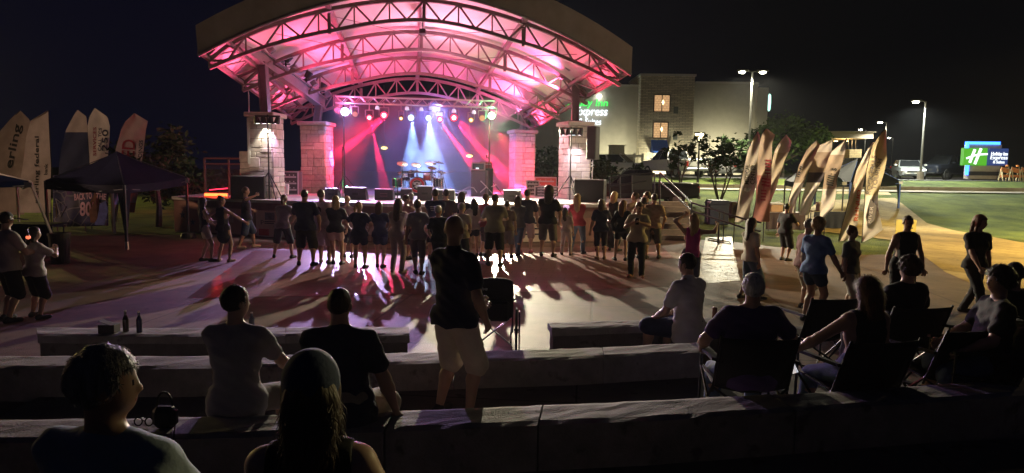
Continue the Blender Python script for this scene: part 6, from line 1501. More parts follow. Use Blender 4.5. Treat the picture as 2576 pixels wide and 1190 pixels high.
    # ---------------- shoes
    for i,(hp_,kn,an) in enumerate(legs):
        sg=(-1,1)[i]; fd=nrm(V_((sg*.28,1,0))); S=SDF()
        b0=an+V_((0,0,-.018*h))-fd*.022*h; b1=an+V_((0,0,-.022*h))+fd*.092*h
        S.rc(b0,b1,.026*h,.021*h,.02); S.rc(b0+V_((0,0,-.003*h)),an+V_((0,0,.004*h)),.026*h,.023*h,.015)
        fl0=an[2]-.042*h
        sdfmesh('shoe',S,vox*.9,[cloth(shoe)],body,extra=lambda ff,X,Y,Z: np.maximum(ff,fl0-Z))
    # ---------------- hair
    if hair!='bald':
        S=SDF(); th={'short':.004,'buzz':.002,'thick':.010,'curly':.016,'long':.008,'shoulder':.009,'bun':.006,'pony':.006,'big':.028}[hair]
        S.el(hw(0,-.010,.014),(V_((.0445,.0555,.0565))+th)*h,HM,k=.01)
        back=[]
        if hair in('long','shoulder','big'):
            L={'long':.20,'shoulder':.09,'big':.13}[hair]*h; tw={'long':.030,'shoulder':.030,'big':.045}[hair]*h
            dn=nrm(-s_); bb_=-np.cross(V_((0,0,1)),rx); bk0=hw(0,-.045,-.02)
            for sx in(-1,0,1):
                a_=bk0+HM[:,0]*sx*.026*h; b_=a_+dn*L*(1-.12*abs(sx))+bb_*.022*h
                S.rc(a_,b_,tw,tw*.72,.025,.75)
            for sx in(-1,1): S.rc(hw(sx*.040,-.01,.0),hw(sx*.044,-.012,-.06)+dn*L*.25,.016*h,.016*h,.02)
        if hair=='bun': S.el(hw(0,-.035,.062),(V_((.026,.026,.022))*h),HM,k=.015)
        if hair=='pony': S.rc(hw(0,-.064,.02),hw(0,-.085,-.035),.018*h,.022*h,.015); S.rc(hw(0,-.085,-.035),hw(0,-.08,-.10),.022*h,.010*h,.015)
        amp={'curly':.012,'big':.012,'thick':.004}.get(hair,.0025)*h/1.7*1.2
        def hex_(ff,X,Y,Z):
            ff=ff+amp*np.sin(X*95+ph)*np.sin(Y*88+ph)*np.sin(Z*(90 if amp>.005 else 30)+ph)
            lx,ly,lz=[(X-H[0])*HM[0,i]+(Y-H[1])*HM[1,i]+(Z-H[2])*HM[2,i] for i in range(3)]
            cut=-.018*h-(lz*.78-ly*.62)
            if hair in('short','buzz','thick','curly','bun','pony'): cut=np.maximum(cut,-.045*h-lz if hair not in('pony',) else -.13*h-lz)
            face_=np.minimum(ly-.018*h,.030*h-lz)       # keep the face free
            face_=np.minimum(face_,.040*h-np.abs(lx))
            if hair in('long','shoulder','big'): return np.maximum(ff,face_)
            return np.maximum(ff,np.maximum(cut,face_))
        ho=sdfmesh('hair',S,min(vox,.016),[hairm(hc)],body,extra=hex_)
        strands(ho,hair,hc,vox,h,H,rnd,HM if cap else None)
    if cap:
        S=SDF(); S.el(hw(0,-.008,.018),(V_((.0475,.058,.056))+(.009 if hair in('long','shoulder') else .001))*h,HM,k=.01)
        c0=hw(0,0,.0)
        def cex(ff,X,Y,Z):
            lz=(X-H[0])*HM[0,2]+(Y-H[1])*HM[1,2]+(Z-H[2])*HM[2,2]; ly=(X-H[0])*HM[0,1]+(Y-H[1])*HM[1,1]+(Z-H[2])*HM[2,1]; return np.maximum(ff,(.016*h-lz) if cap[1]!='bandana' else (.004*h-lz+ly*.35))
        co=sdfmesh('cap',S,min(vox,.014),[cloth(cap[0])],body,extra=cex)
        if cap[1]!='bandana':
            sgn=-1 if cap[1]=='back' else 1; m=MB()
            def br(u,v):
                a=(u-.5)*2.2; rr=(.050+.045*v*max(0,math.cos(a*.75)))*h; return Vector(tuple(hw(rr*math.sin(a)*.9,sgn*rr*math.cos(a)*1.12,.018-.010*v*math.cos(a))))
            m.grid(br,10,3,thick=tuple(HM[:,2]*.006)); m.build('cap_brim',cloth(cap[0]),co,world=False,smooth=True)
    return body,dict(H=H,HM=HM,arms=arms,legs=legs,h=h,hw=hw,C=C)
def crowd(hx_,hy_,fx_,fy_,label,face=0,z=0,**kw):
    b=G(fx_,fy_,z); t=P(hx_,hy_,b.y); h=(t.z-z)/1.0; h=max(1.25,min(1.98,h)); rc_=random.Random(int(fx_*7+hy_)); kw.setdefault('lean',((t.x-b.x)/.85/h*.8*math.cos(face)+rc_.uniform(-.03,.03),rc_.uniform(-.04,.05)))
    kw.setdefault('head',(rc_.uniform(-.6,.6),rc_.uniform(-.05,.15))); kw.setdefault('twist',rc_.uniform(-.28,.28))
    if 'feet' not in kw and 'step' not in kw: kw['feet']=((-rc_.uniform(.04,.10),rc_.uniform(-.05,.06)),(rc_.uniform(.04,.10),rc_.uniform(-.06,.05)))
    return person(b.x,b.y,z,h,R(face),label,**kw)
def held(pb,i,name,label,cat,build):
    body,d=pb; Mw=body.matrix_basis; w_=Mw@Vector(tuple(d['arms'][i][2])); e_=Mw@Vector(tuple(d['arms'][i][1])); dr_=(w_-e_).normalized(); build(w_+dr_*.075,dr_)
def cup(pb,i,label,c=(.55,.5,.5)):
    def f_(q,d_):
        m=MB(); m.lathe([(0,-.055),(.030,-.055),(.040,.055),(.037,.055),(.03,-.045),(0,-.045)],q,12); m.cm=1; m.lathe([(.0405,.048),(.043,.052),(.0405,.058)],q,12); tag(m.build('drink_cup',[mat('cup_%d'%int(c[0]*100),c,.4,var=0),mat('cup_rim',(.6,.6,.6),.4,var=0)]),label,'cup')
    held(pb,i,'',label,'',f_)
def phone(pb,i,label,screen=None,s=1):
    def f_(q,d_):
        m=MB(); m.box(q,(.078*s,.012,.15*s),bev=.004); m.cm=1; m.box(q+Vector((0,-.0075,0)),(.070*s,.003,.138*s)); tag(m.build('mobile_phone',[blackp,screen or mat('phone_dark',(.02,.02,.03),.15,var=0)]),label,'phone')
    held(pb,i,'',label,'',f_)
dk=(.018,.018,.035); nv=(.022,.026,.075); gy=(.20,.19,.20); lt=(.42,.38,.38); wt_=(.62,.58,.57); pk=(.42,.28,.30); tn=(.34,.26,.18); jn=(.06,.09,.16); bk=(.012,.012,.015)
# ---- crowd, left to right
crowd(520,497,518,657,'woman in white shorts and black top with long dark hair, left end of the crowd',-60,top=dk,bot=(.60,.55,.48),bt='short_shorts',tt='tank',hair='long',f=True,hands=('front','hold'),feet=((-.05,-.05),(.08,.07)),w=.92,head=(.1,0))
crowd(570,493,565,658,'woman in dark dress with one hand on her hip, second from the crowd left end',-10,top=dk,bot=dk,bt='skirt',tt='tank',hair='bun',hc='br',f=True,hands=('hip','reach'),feet=((-.09,0),(.10,-.02)),w=.95,head=(-.6,.1),shoe=(.30,.20,.16))
crowd(634,469,622,624,'man in dark shirt and blue shorts dancing with arms spread, beside the left bass speaker',-60,top=bk,bot=(.05,.08,.15),bt='shorts',tt='tee',hair='buzz',hc='br',hands=('reach','halfup'),step=-.9,w=1.0,shoe=(.55,.42,.36))
crowd(720,489,712,649,'woman in grey shirt and dark shorts standing with feet wide apart',0,top=(.16,.14,.16),bot=dk,bt='shorts',tt='tee',hair='pony',hc='br',f=True,hands=('cross','hip'),feet=((-.15,.03),(.15,-.02)),w=1.0,shoe=bk)
crowd(757,476,770,668,'large man in dark navy tee and long dark shorts, left half of the crowd',0,top=nv,bot=bk,bt='shorts',tt='tee',hair='buzz',hc='dk',hands=('hold','pocket'),feet=((-.10,.02),(.10,-.03)),w=1.22,shoe=bk)
crowd(814,476,812,662,'person all in pale tee and shorts with a round print on the back',-8,top=(.45,.36,.36),bot=(.48,.40,.38),bt='shorts',tt='tee',hair='short',hc='br',hands=('pocket','hold'),logo='round',w=1.08,shoe=(.4,.35,.33))
crowd(847,492,845,665,'woman in navy tee and pinkish shorts with a light bun',5,top=dk,bot=(.50,.36,.36),bt='short_shorts',tt='tee',hair='shoulder',hc='bl',f=True,hands=('cross','pocket'),w=1.02)
crowd(872,492,874,648,'boy with short fair hair half hidden behind the woman in pinkish shorts',0,top=(.30,.22,.22),bot=dk,hair='short',hc='bl',w=.85)
crowd(899,506,905,674,'woman in navy tee and shorts with hands on hips and fair ponytail',0,top=nv,bot=nv,bt='short_shorts',tt='tee',hair='pony',hc='bl',f=True,hands=('hip','hip'),w=1.08,feet=((-.07,.02),(.08,-.03)),shoe=bk)
crowd(951,507,957,673,'woman in dark sleeveless top and dark shorts with short dark hair',0,top=nv,bot=nv,bt='short_shorts',tt='tee',hair='shoulder',hc='br',f=True,hands=('hold','hip'),feet=((-.05,.02),(.04,-.04)),w=1.0)
crowd(993,499,1000,686,'woman with very long hair in pale long trousers and matching top',-15,top=(.40,.34,.32),bot=(.40,.34,.32),bt='pants',tt='tee',hair='long',hc='br',f=True,hands=('front','front'),w=.95,head=(-.3,0),shoe=(.4,.35,.32))
pb=crowd(1020,489,1024,652,'man in reddish shirt turned right holding a pale drink',-50,top=(.22,.10,.10),bot=dk,bt='shorts',hair='short',hc='br',hands=('down','phone'),w=1.0); cup(pb,1,'pale drink cup held by the man in the reddish shirt')
crowd(1030,484,1036,645,'person in pale shirt just behind the man in the reddish shirt',0,top=(.46,.33,.32),bot=gy,hair='short',hc='gr',w=1.0)
crowd(1051,502,1051,690,'woman in light grey tee holding a glinting can at her side',5,top=(.36,.34,.36),bot=(.16,.15,.18),bt='capri',tt='tee',hair='bun',hc='br',f=True,hands=('down','hold'),feet=((-.03,.03),(.05,-.05)),w=.95,shoe=bk)
crowd(1093,474,1095,652,'broad man in navy shirt with printed lines across the back',-5,top=nv,bot=dk,hair='short',hc='dk',w=1.2,hands=('cross','cross'),logo='lines')
crowd(1109,474,1120,645,'man in dark shirt directly right of the one with printed lines on his back',10,top=(.05,.03,.05),bot=dk,hair='short',hc='dk',w=1.05,hands=('hold','down'))
crowd(1102,517,1104,690,'grey-haired man in dark shirt just left of the standing bald man',-25,top=bk,bot=bk,bt='pants',hair='short',hc='wh',w=1.1,hands=('pocket','pocket'),head=(-.5,0))
crowd(1157,510,1160,676,'grey-haired man in pale khaki tee right behind the standing bald man',-30,top=(.34,.30,.22),bot=bk,bt='shorts',hair='thick',hc='gr',w=1.12,hands=('hip','hip'),head=(-.5,.1))
crowd(1161,482,1163,643,'person with long dark hair and pale-edged jacket behind the grey-haired men',0,top=dk,bot=dk,bt='pants',tt='long',hair='long',hc='dk',w=1.05,hands=('front','front'),f=True)
crowd(1187,500,1190,645,'young woman in white top and dark shorts with dark hair',10,top=(.52,.46,.42),bot=dk,bt='short_shorts',tt='tee',hair='long',hc='dk',f=True,hands=('hold','down'),w=.95)
pb=crowd(1222,486,1220,645,'thin person lit red holding up a tall item next to the tan-shirted man',-40,top=(.30,.07,.09),bot=(.10,.09,.12),bt='shorts',hair='short',hc='br',w=.85,hands=('phone','hold'),head=(-.2,0)); cup(pb,1,'small white cup held by the red-lit thin person',(.62,.55,.5))  # shirt colour has the red stage light put into it
crowd(1243,487,1243,669,'big man in olive-grey tee and navy shorts, right of the standing bald man',0,top=(.19,.18,.16),bot=bk,bt='shorts',tt='tee',hair='buzz',hc='dk',w=1.22,hands=('hold','hold'),feet=((-.08,0),(.08,-.03)),shoe=bk)
crowd(1276,504,1276,648,'short dark-haired person just right of the big man in the olive-grey tee',0,top=(.15,.12,.10),bot=gy,hair='short',hc='dk',w=.9)
crowd(1300,492,1302,643,'woman in grey top and blue jeans with legs crossed',5,top=(.13,.13,.15),bot=jn,bt='pants',tt='tee',hair='shoulder',hc='br',f=True,hands=('cross','cross'),feet=((.02,.03),(-.01,-.05)),w=1.0,shoe=bk)
crowd(1321,475,1324,637,'tall man in black tee and light shorts behind the woman in jeans',-5,top=dk,bot=(.34,.24,.22),bt='shorts',tt='tee',hair='short',hc='dk',w=1.05,hands=('cross','down'),shoe=(.4,.12,.14))
crowd(1381,469,1376,645,'tall person with a big mane of dark hair, black tee and grey shorts',-12,top=bk,bot=(.10,.10,.10),bt='shorts',tt='tee',hair='big',hc='dk',w=1.12,hands=('cross','pocket'),head=(.4,0),feet=((-.09,.03),(.09,-.02)),shoe=bk)
pb=crowd(1430,521,1424,642,'girl with a glowing pink headband, long dark hair and pale trousers',-10,top=(.36,.30,.33),bot=(.40,.33,.34),bt='pants',tt='tee',hair='long',hc='dk',f=True,w=.88,hands=('hip','down'),feet=((-.09,.02),(.09,-.03)),shoe=bk)
body,d=pb; m=MB(); Mw=body.matrix_basis
for sg in(-1,1): m.lathe([(0,-.04),(.05,-.02),(.055,.01),(.03,.05),(0,.06)],Mw@Vector(tuple(d['hw'](sg*.035,-.005,.075))),10)
m.tube([Mw@Vector(tuple(d['hw'](.05*math.cos(t/8*math.pi),-.005,.066*math.sin(t/8*math.pi)+.01))) for t in range(9)],.01)
tag(m.build('light_headband',emit('headband_pink',(1,.55,.95),.9,(.5,.4,.5))),'glowing pink headband worn by the girl with long dark hair','headband')
crowd(1468,487,1453,638,'blonde woman in red shirt and blue jeans',-15,top=(.42,.06,.08),bot=(.09,.13,.19),bt='pants',tt='tee',hair='long',hc='bl',f=True,w=1.0,hands=('hip','cross'),feet=((-.13,.03),(.09,-.02)),shoe=bk,head=(-.4,0))
crowd(1510,501,1510,653,'woman in dark top and dark capri trousers, bare calves',0,top=(.03,.035,.075),bot=dk,bt='capri',tt='tee',hair='shoulder',hc='br',f=True,w=1.08,hands=('down','hold'),shoe=(.25,.16,.12))
crowd(1559,482,1540,632,'blonde woman in long black dress near the steps',-30,top=bk,bot=bk,bt='long_skirt',tt='tank',hair='shoulder',hc='bl',f=True,w=1.12,hands=('cross','phone'),shoe=bk)
crowd(1573,503,1562,656,'woman with long hair in dark jacket and tall dark boots',-5,top=bk,bot=bk,bt='short_shorts',tt='long',hair='long',hc='rd',f=True,w=.92,hands=('pocket','hold'),shoe=bk)
crowd(1592,483,1592,640,'person looking left behind the long-haired woman in boots',20,top=(.25,.17,.15),bot=gy,hair='short',hc='br',w=1.0,head=(.8,0))
pb=crowd(1598,506,1600,697,'woman facing the camera in a loose pale tee and black trousers looking down',165,top=(.40,.37,.27),bot=bk,bt='pants',tt='tee',hair='short',hc='br',f=True,w=1.12,hands=('phone','phone'),head=(.2,.5),feet=((-.07,.02),(.07,.0)),shoe=(.4,.2,.12)); phone(pb,0,'dark phone held by the woman in the loose pale tee')
crowd(1612,496,1612,650,'man in pale shirt standing right behind the woman with the phone',-10,top=(.36,.31,.22),bot=gy,bt='shorts',hair='short',hc='dk',w=1.1,hands=('hold','down'))
crowd(1620,481,1622,640,'person at the back near the steps with a fair face turned left',60,top=dk,bot=dk,hair='short',hc='br',w=.95)
crowd(1637,486,1640,650,'man in tan long-sleeved shirt at the right end of the crowd',-10,top=(.42,.31,.22),bot=(.09,.09,.10),bt='shorts',tt='tee',hair='short',hc='dk',w=1.02,hands=('hold','pocket'),head=(.5,0))
# ---- right side
crowd(1737,537,1735,742,'woman with flying blonde hair and pink top dancing with a hand at her head',-25,top=(.48,.05,.26),bot=(.08,.09,.14),bt='capri',tt='tank',hair='long',hc='bl',f=True,w=1.0,hands=('head','halfup'),lean=(.05,-.03),head=(.4,.2),group='people at the right of the plaza')
crowd(1885,547,1883,752,'woman in white top and denim shorts with long brown hair walking past the flags',-80,top=(.56,.52,.44),bot=(.09,.15,.25),bt='shorts',tt='tee',hair='long',hc='br',f=True,w=1.05,hands=('swing','down'),step=.6,group='people at the right of the plaza')
crowd(1975,511,1972,655,'man in black standing between the right-hand feather flags',-60,top=bk,bot=bk,bt='shorts',tt='tee',hair='short',hc='dk',w=1.15,hands=('down','hold'),head=(.3,.1),group='people at the right of the plaza')
crowd(2032,550,2018,776,'man in a pale cap, patterned shirt and khaki shorts',-80,top=(.22,.08,.09),bot=(.36,.29,.21),bt='shorts',tt='tee',hair='short',hc='gr',w=1.1,hands=('down','front'),cap=((.50,.48,.46),'front'),head=(-.2,.25),group='people at the right of the plaza')
crowd(2072,547,2040,808,'woman in bright blue tee and navy shorts with curly fair hair',-70,top=(.10,.20,.46),bot=(.03,.06,.12),bt='short_shorts',tt='tee',hair='curly',hc='bl',f=True,w=1.12,hands=('down','swing'),step=.25,lean=(.0,.06),head=(-.1,.1),group='people at the right of the plaza',vox=.017)
crowd(2146,568,2130,790,'woman in grey patterned top and pale shorts walking right of the blue-tee woman',-140,top=(.10,.10,.10),bot=(.34,.30,.27),bt='shorts',tt='tee',hair='bun',hc='rd',f=True,w=1.15,hands=('down','down'),step=.5,group='people at the right of the plaza',vox=.017)
crowd(2262,541,2262,790,'person in black sleeveless top and black trousers in front of the yellow sign',170,top=bk,bot=bk,bt='pants',tt='tank',hair='short',hc='br',w=1.12,hands=('down','down'),group='people at the right of the plaza',vox=.017)
crowd(2450,537,2442,792,'woman with wavy hair in black walking along the yellow-lit path',-160,top=bk,bot=bk,bt='pants',tt='tee',hair='shoulder',hc='rd',f=True,w=1.05,hands=('down','swing'),step=1.0,group='people at the right of the plaza',vox=.017)
pb=(NP,); 
# ---- couple on the left
crowd(30,532,28,808,'man in dark cap and pale shirt at the left edge',-30,top=(.36,.32,.30),bot=bk,bt='shorts',tt='tee',hair='short',hc='dk',w=1.12,hands=('pocket','hold'),cap=((.02,.02,.02),'front'),group='couple at the left edge',vox=.017)
pb=crowd(92,570,92,800,'woman in pale shirt and black shorts beside the man in the dark cap',-25,top=(.38,.34,.33),bot=bk,bt='shorts',tt='tee',hair='shoulder',hc='dk',f=True,w=1.18,hands=('phone','phone'),feet=((-.10,.02),(.10,-.02)),group='couple at the left edge',vox=.017)
q=P(71,597,9.9); m=MB(); m.lathe([(0,-.03),(.03,-.015),(.03,.015),(0,.03)],q,10); m.cm=1; m.cyl(q+Vector((0,0,.02)),q+Vector((-.02,0,.12)),.018,n=8); tag(m.build('glow_cup',[emit('cup_glow',(1,.18,.08),1.6),mat('cup_dark',(.1,.05,.04),.5,var=0)]),'small cup with a glowing red base held between the couple','cup')
# ---- seated and near people
HV=.0115
def near(px_,py_,d,zs,label,face,hsit,**kw):   # head-top pixel at depth d, seat height zs ; floor z given
    t=P(px_,py_,d); floor=kw.pop('floor'); h=(t.z-zs)/(.490+.025*(1+kw.get('w',1))); h=max(1.58,min(1.98,h))
    return person(t.x,d,floor,h,R(face),label,seat=zs-floor,group=kw.pop('group','people seated on the stone terraces'),vox=kw.pop('vox',HV),**kw)
SF=((-.085,.27),(.085,.27))
pb=near(586,726,4.52,Z3,'seated man in grey tee with cropped hair, left one on the third bench row',-8,0,floor=F2,top=(.30,.29,.29),bot=(.16,.14,.12),bt='shorts',tt='tee',hair='short',hc='dk',w=1.05,head=(-.55,.05),feet=SF,hands=((-.14,.24,.36),(.15,.26,.36)),lean=(0,.05))
pb=near(850,721,4.35,Z3,'large seated man in dark polo shirt with a shaved head on the third bench row',-3,0,floor=F2,top=(.022,.026,.05),bot=(.30,.27,.20),bt='shorts',tt='polo',hair='buzz',hc='br',w=1.36,head=(0,.05),feet=((-.12,.27),(.14,.27)),hands=((-.15,.22,.36),(.22,.06,.30)),lean=(0,.05))
pb=near(1742,634,8.1,Z1,'man in white short-sleeved shirt sitting on the end of the right front bench',38,0,floor=0,top=(.52,.50,.50),bot=(.03,.04,.09),bt='shorts',tt='polo',hair='short',hc='dk',w=1.18,head=(.25,.15),feet=((-.12,.27),(.08,.27)),hands=((-.13,.18,.34),(.04,.20,.34)),lean=(-.05,.04),vox=.015)
t=P(1150,538,5.55)
pb=person(t.x-.02,5.55,F2,(t.z-F2)/1.0,R(-42),'bald man standing with a dark polo and tan shorts in the middle of the terraces',top=(.016,.020,.042),bot=(.50,.43,.34),bt='shorts',tt='polo',hair='bald',w=1.06,hands=('front','pocket'),feet=((-.085,-.02),(.075,.03)),vox=HV,group='people seated on the stone terraces',sk='b',head=(.35,.05),lean=(.0,-.01))
# camp chair people
def seated_chair(px_,py_,d,floor,face,label,chlabel,w_=.58,**kw):
    t=P(px_,py_,d); ra=R(face); zs=floor+.46
    bx=t.x; by=d
    c=campchair(bx,by-.10,floor,ra,chlabel,w_)
    h=max(1.55,min(1.95,(t.z-zs)/(.486+.025*(1+kw.get('w',1)))))
    off=Matrix.Rotation(ra,3,'Z')@Vector((0,.06,0))
    return person(bx+off.x,by-.10+off.y,floor,h,ra,label,seat=.46,group='people in camp chairs',vox=kw.pop('vox',HV),feet=kw.pop('feet',((-.11,.29),(.11,.29))),**kw)
seated_chair(1888,695,5.35,F2,-3,'large white-haired man in purple tee sitting in a camp chair','camp chair of the white-haired man in the purple tee',.58,top=(.075,.045,.14),bot=(.09,.14,.25),bt='pants',hair='thick',hc='wh',w=1.42,hands=((-.21,.13,.42),(.21,.13,.42)),head=(0,.06),lean=(0,-.05))
pb=seated_chair(2172,742,5.3,F2,12,'woman with reddish-brown hair and one bare arm sitting in a camp chair','camp chair of the woman with reddish-brown hair',.6,top=bk,bot=(.10,.15,.24),bt='pants',tt='tank',hair='shoulder',hc='rd',f=True,w=1.25,hands=((-.32,.22,.36),(.14,.16,.38)),head=(.2,.1),lean=(.02,-.04))
seated_chair(2278,650,6.6,F2,10,'woman with pinned-up curly fair hair and black top sitting in a camp chair','camp chair of the woman with pinned-up curly hair',.62,top=bk,bot=bk,bt='pants',tt='tee',hair='curly',hc='br',f=True,w=1.3,hands=((-.17,.17,.40),(.17,.17,.40)),head=(.1,0),lean=(0,-.05))
seated_chair(2512,684,5.6,F2+.05,75,'curly-haired man sitting sideways and facing left at the right edge','camp chair of the curly-haired man at the right edge',.6,top=bk,bot=(.05,.08,.16),bt='shorts',tt='tee',hair='curly',hc='dk',w=1.25,hands=((-.13,.19,.40),(.13,.2,.40)),head=(.15,.05),lean=(0,-.02))
seated_chair(2552,660,6.3,F2,20,'person in a black cap at the far right edge behind the curly-haired man','camp chair of the person in the black cap',.6,top=bk,bot=bk,bt='pants',tt='tee',hair='short',hc='dk',w=1.2,hands=((-.15,.17,.40),(.15,.17,.40)),cap=((.012,.012,.012),'front'),head=(-1.0,.0),vox=.015)
campchair(P(2075,760,6.9).x,6.9,F2,R(8),'empty camp chair between the purple-tee man and the woman with pinned-up hair')
campchair(P(2400,770,5.6).x,5.6,F2,R(15),'empty camp chair left of the curly-haired man')
# phone in the camp-chair woman's hands
q=P(1982,932,5.35); m=MB(); m.box(q,(.15,.012,.085),M=Matrix.Rotation(R(-20),3,'Y')@Matrix.Rotation(R(-25),3,'X'),bev=.004); o=m.build('mobile_phone',blackp); tag(o,'lit mobile phone in the hand of the woman with reddish-brown hair','phone')
m=MB(); Mx=Matrix.Rotation(R(-20),3,'Y')@Matrix.Rotation(R(-25),3,'X'); 
sc_,sn,sl_,sb_=nt('phone_screen'); tq=sn.new('ShaderNodeTexCoord'); bkx=sn.new('ShaderNodeTexBrick'); sl_.new(tq.outputs['Generated'],bkx.inputs['Vector']); bkx.inputs['Scale'].default_value=2; bkx.inputs['Brick Width'].default_value=.4; bkx.inputs['Row Height'].default_value=.5; bkx.inputs['Color1'].default_value=(.8,.85,1,1); bkx.inputs['Color2'].default_value=(.9,.7,.5,1); bkx.inputs['Mortar'].default_value=(.05,.05,.08,1); sl_.new(bkx.outputs['Color'],sb_.inputs['Emission Color']); sb_.inputs['Emission Strength'].default_value=.8
m.box(q+Mx@Vector((0,-.008,0)),(.138,.003,.076),M=Mx); m.build('screen',sc_,o)
# foreground pair
pb=near(232,877,2.02,1.02,'nearest man on the left with thick greying hair and a pale blue tee',-14,0,floor=F3,top=(.20,.26,.32),bot=bk,bt='pants',tt='tee',hair='thick',hc='gr',w=1.28,head=(-.95,.02),feet=SF,hands=((-.16,.22,.40),(.16,.24,.40)),lean=(0,.08),vox=.009,sk='b')
pb=near(775,898,2.02,1.02,'nearest woman in a navy bandana cap with bare shoulders',6,0,floor=F3,top=bk,bot=bk,bt='pants',tt='tank',hair='shoulder',hc='br',f=True,w=1.02,head=(.15,.10),feet=SF,hands=((-.06,.22,.46),(.17,.10,.40)),cap=((.03,.05,.12),'bandana'),lean=(0,.06),vox=.009,sk='t')
# row four bench, just under the camera's lower edge
bench([Vector((-3.2,1.72,1.02)),Vector((.2,1.66,1.02)),Vector((4,1.75,1.02))],[Vector((-3.2,2.12,1.02)),Vector((.2,2.06,1.02)),Vector((4,2.15,1.02))],1.02,.1,F3,.03,'nearest stone seat wall, under the two closest people',[.3,.5,.75])
# ================================================================== LIGHTS
LW={'w':1,'g':1}
aud=Vector((0,9,0))
q0,c0,r0,n0_=LAMPS[0]
def at_lens(i,off=.12): return LAMPS[i][0]+LAMPS[i][3]*off-Vector((0,0,.38))
# the two strong movers lighting the plaza
spot('stage_beam',at_lens(0,.62),(-3.8,15.8,0),5800,(.66,.46,1.0),44,.6,.06)
spot('stage_beam',at_lens(11,.62),(2.6,12.5,0),13000,(1,.88,.62),90,.6,.06)
spot('stage_beam',at_lens(5,.62),(-2.6,16,0),260,(.60,.70,1),40,.5,.05)
spot('stage_beam',at_lens(6,.62),(-2.2,16,0),260,(.60,.70,1),40,.5,.05)
spot('stage_beam',at_lens(8,.62),(-1.5,16,0),420,(1,.06,.12),46,.5,.05)
spot('stage_beam',at_lens(3,.62),(-3.4,16,0),420,(1,.06,.16),44,.5,.05)
# narrow beams through the smoke behind the truss
def beam(i,tgt,pw,col,ang): spot('smoke_beam',LAMPS[i][0]+Vector((0,.28,-.12)),tgt,pw,col,ang,.25,.04)
beam(7,P(1200,430,29.6),90000,(1,.015,.09),10); beam(8,P(1232,400,29.6),90000,(1,.015,.09),11); beam(2,P(974,500,29.4),40000,(1,.015,.10),10); beam(3,P(735,470,29.2),40000,(1,.015,.09),12)
beam(9,P(1310,420,29.6),500,(1,.35,.1),8); beam(5,P(1040,420,29.8),26000,(.28,.48,1),26); beam(6,P(1085,430,29.8),23000,(.26,.42,1),34)
spot('smoke_beam',(-3.3,28.2,4.9),(-3.3,30.5,2),2200,(.26,.26,1),150,.8,.1)  # wide blue fill added inside the smoke, no fixture
for i_,pw in((0,85),(11,85),(2,5),(3,8),(5,5),(6,5),(7,5),(8,8)):
    spot('lamp_glow',LAMPS[i_][0]+LAMPS[i_][3]*.22,None,pw,{'w':(.35,.35,1),'g':(.12,1,.3),'r':(1,.02,.08),'b':(.3,.5,1)}[LAMPS[i_][1]],kind='POINT',rad=.05)  # points added before the lenses to raise halos in the smoke
spot('smoke_wash',LAMPS[3][0]+Vector((-.2,.3,-.1)),P(760,450,30.0),4200,(1,.015,.06),64,.9,.06)
spot('smoke_wash',LAMPS[8][0]+Vector((.2,.3,-.1)),P(1290,450,30.5),5200,(1,.015,.06),60,.9,.06)
# pink uplight on the roof
for (q,sgn,k) in FLOODS:
    spot('roof_uplight',q,q+Vector((sgn*6.5,.2,2.9)),[720,700,590,450][k],(1,.055,.17) if sgn>0 else (1,.13,.34),135,.7,.15)
spot('roof_uplight',(-2.6,25.0,5.2),(-2.6,23.6,9),620,(1,.38,.55),150,.9,.3)  # pale pink fill added under the ridge, without a fixture
for loc,tg,pw,c in((tL+Vector((-.5,-.15,.18)),(-9.6,21.4,6.6),520,(1,.09,.22)),(Vector((BLp[0]-.35,BLp[1]-.8,4.3)),(-9.9,26.8,5.4),420,(1,.07,.19)),(tR+Vector((.5,-.15,.18)),(4.2,23.4,6.4),560,(1,.04,.12)),(Vector((BRp[0]+.5,BRp[1]-.8,4.25)),(2.8,29.5,5.2),420,(1,.04,.12))):
    spot('eave_fill',loc,tg,pw,c,125,.8,.1)  # added lights that brighten the eaves; the rear pair has no fixture
spot('red_wash',P(900,300,26.9),(-8.1,28.0,2.6),420,(1,.10,.16),42,.6,.06)  # this and the next: added red spots for the rear pillars, no fixtures
spot('red_wash',P(1200,300,27.0),(.4,31.3,2.5),620,(1,.09,.14),36,.6,.06)
# red wash on the side gear and rear pillars
spot('red_wash',P(820,330,27.4),P(735,480,26.3),500,(1,.03,.06),60,.6,.08)
spot('red_wash',P(1250,330,28.6),P(1360,475,28),900,(1,.04,.07),60,.6,.08)
spot('deck_wash',(-3.0,27.6,4.9),(-2.8,26.2,ZD),2200,(.72,.70,1),78,.7,.2)
# lamp bars on the front pillars
for t,c1,c2 in((tL,(1,.92,.72),(.95,.6,1)),(tR,(.8,.85,1),(1,.75,.9))):
    spot('bar_lamp',t+Vector((-.15,.1,-.25)),t+Vector((-.1,.55,-3)),130,c1,85,.5,.06)
    spot('bar_lamp',t+Vector((.25,.1,-.25)),t+Vector((.35,.7,-3)),150,c2,85,.5,.06)
spot('inner_wash',(-6.6,25.2,4.4),(-8.2,25,2.6),220,(.82,.62,1),70,.6,.1)
spot('inner_wash',(.9,26.4,4.3),(2.0,26.1,2.6),260,(1,.62,.72),70,.6,.1)
spot('strip_glow',RSTRIP,None,28,(1,.03,.04),kind='POINT',rad=.15)
spot('laser_glow',LASER+Vector((0,-.1,.1)),None,28,(.05,1,.2),kind='POINT',rad=.03)
# wall washers at the hotel foot
for px_ in(1540,1668,1790,1862):
    b=P(px_,430,72); spot('wall_washer',(b.x,71.0,base_z+.4),(b.x,75,base_z+1.6),1500,(1,.92,.60),110,.9,.3)
spot('sign_text_glow',P(1490,282,73.6),None,45,(.95,1,.97),kind='POINT',rad=1)
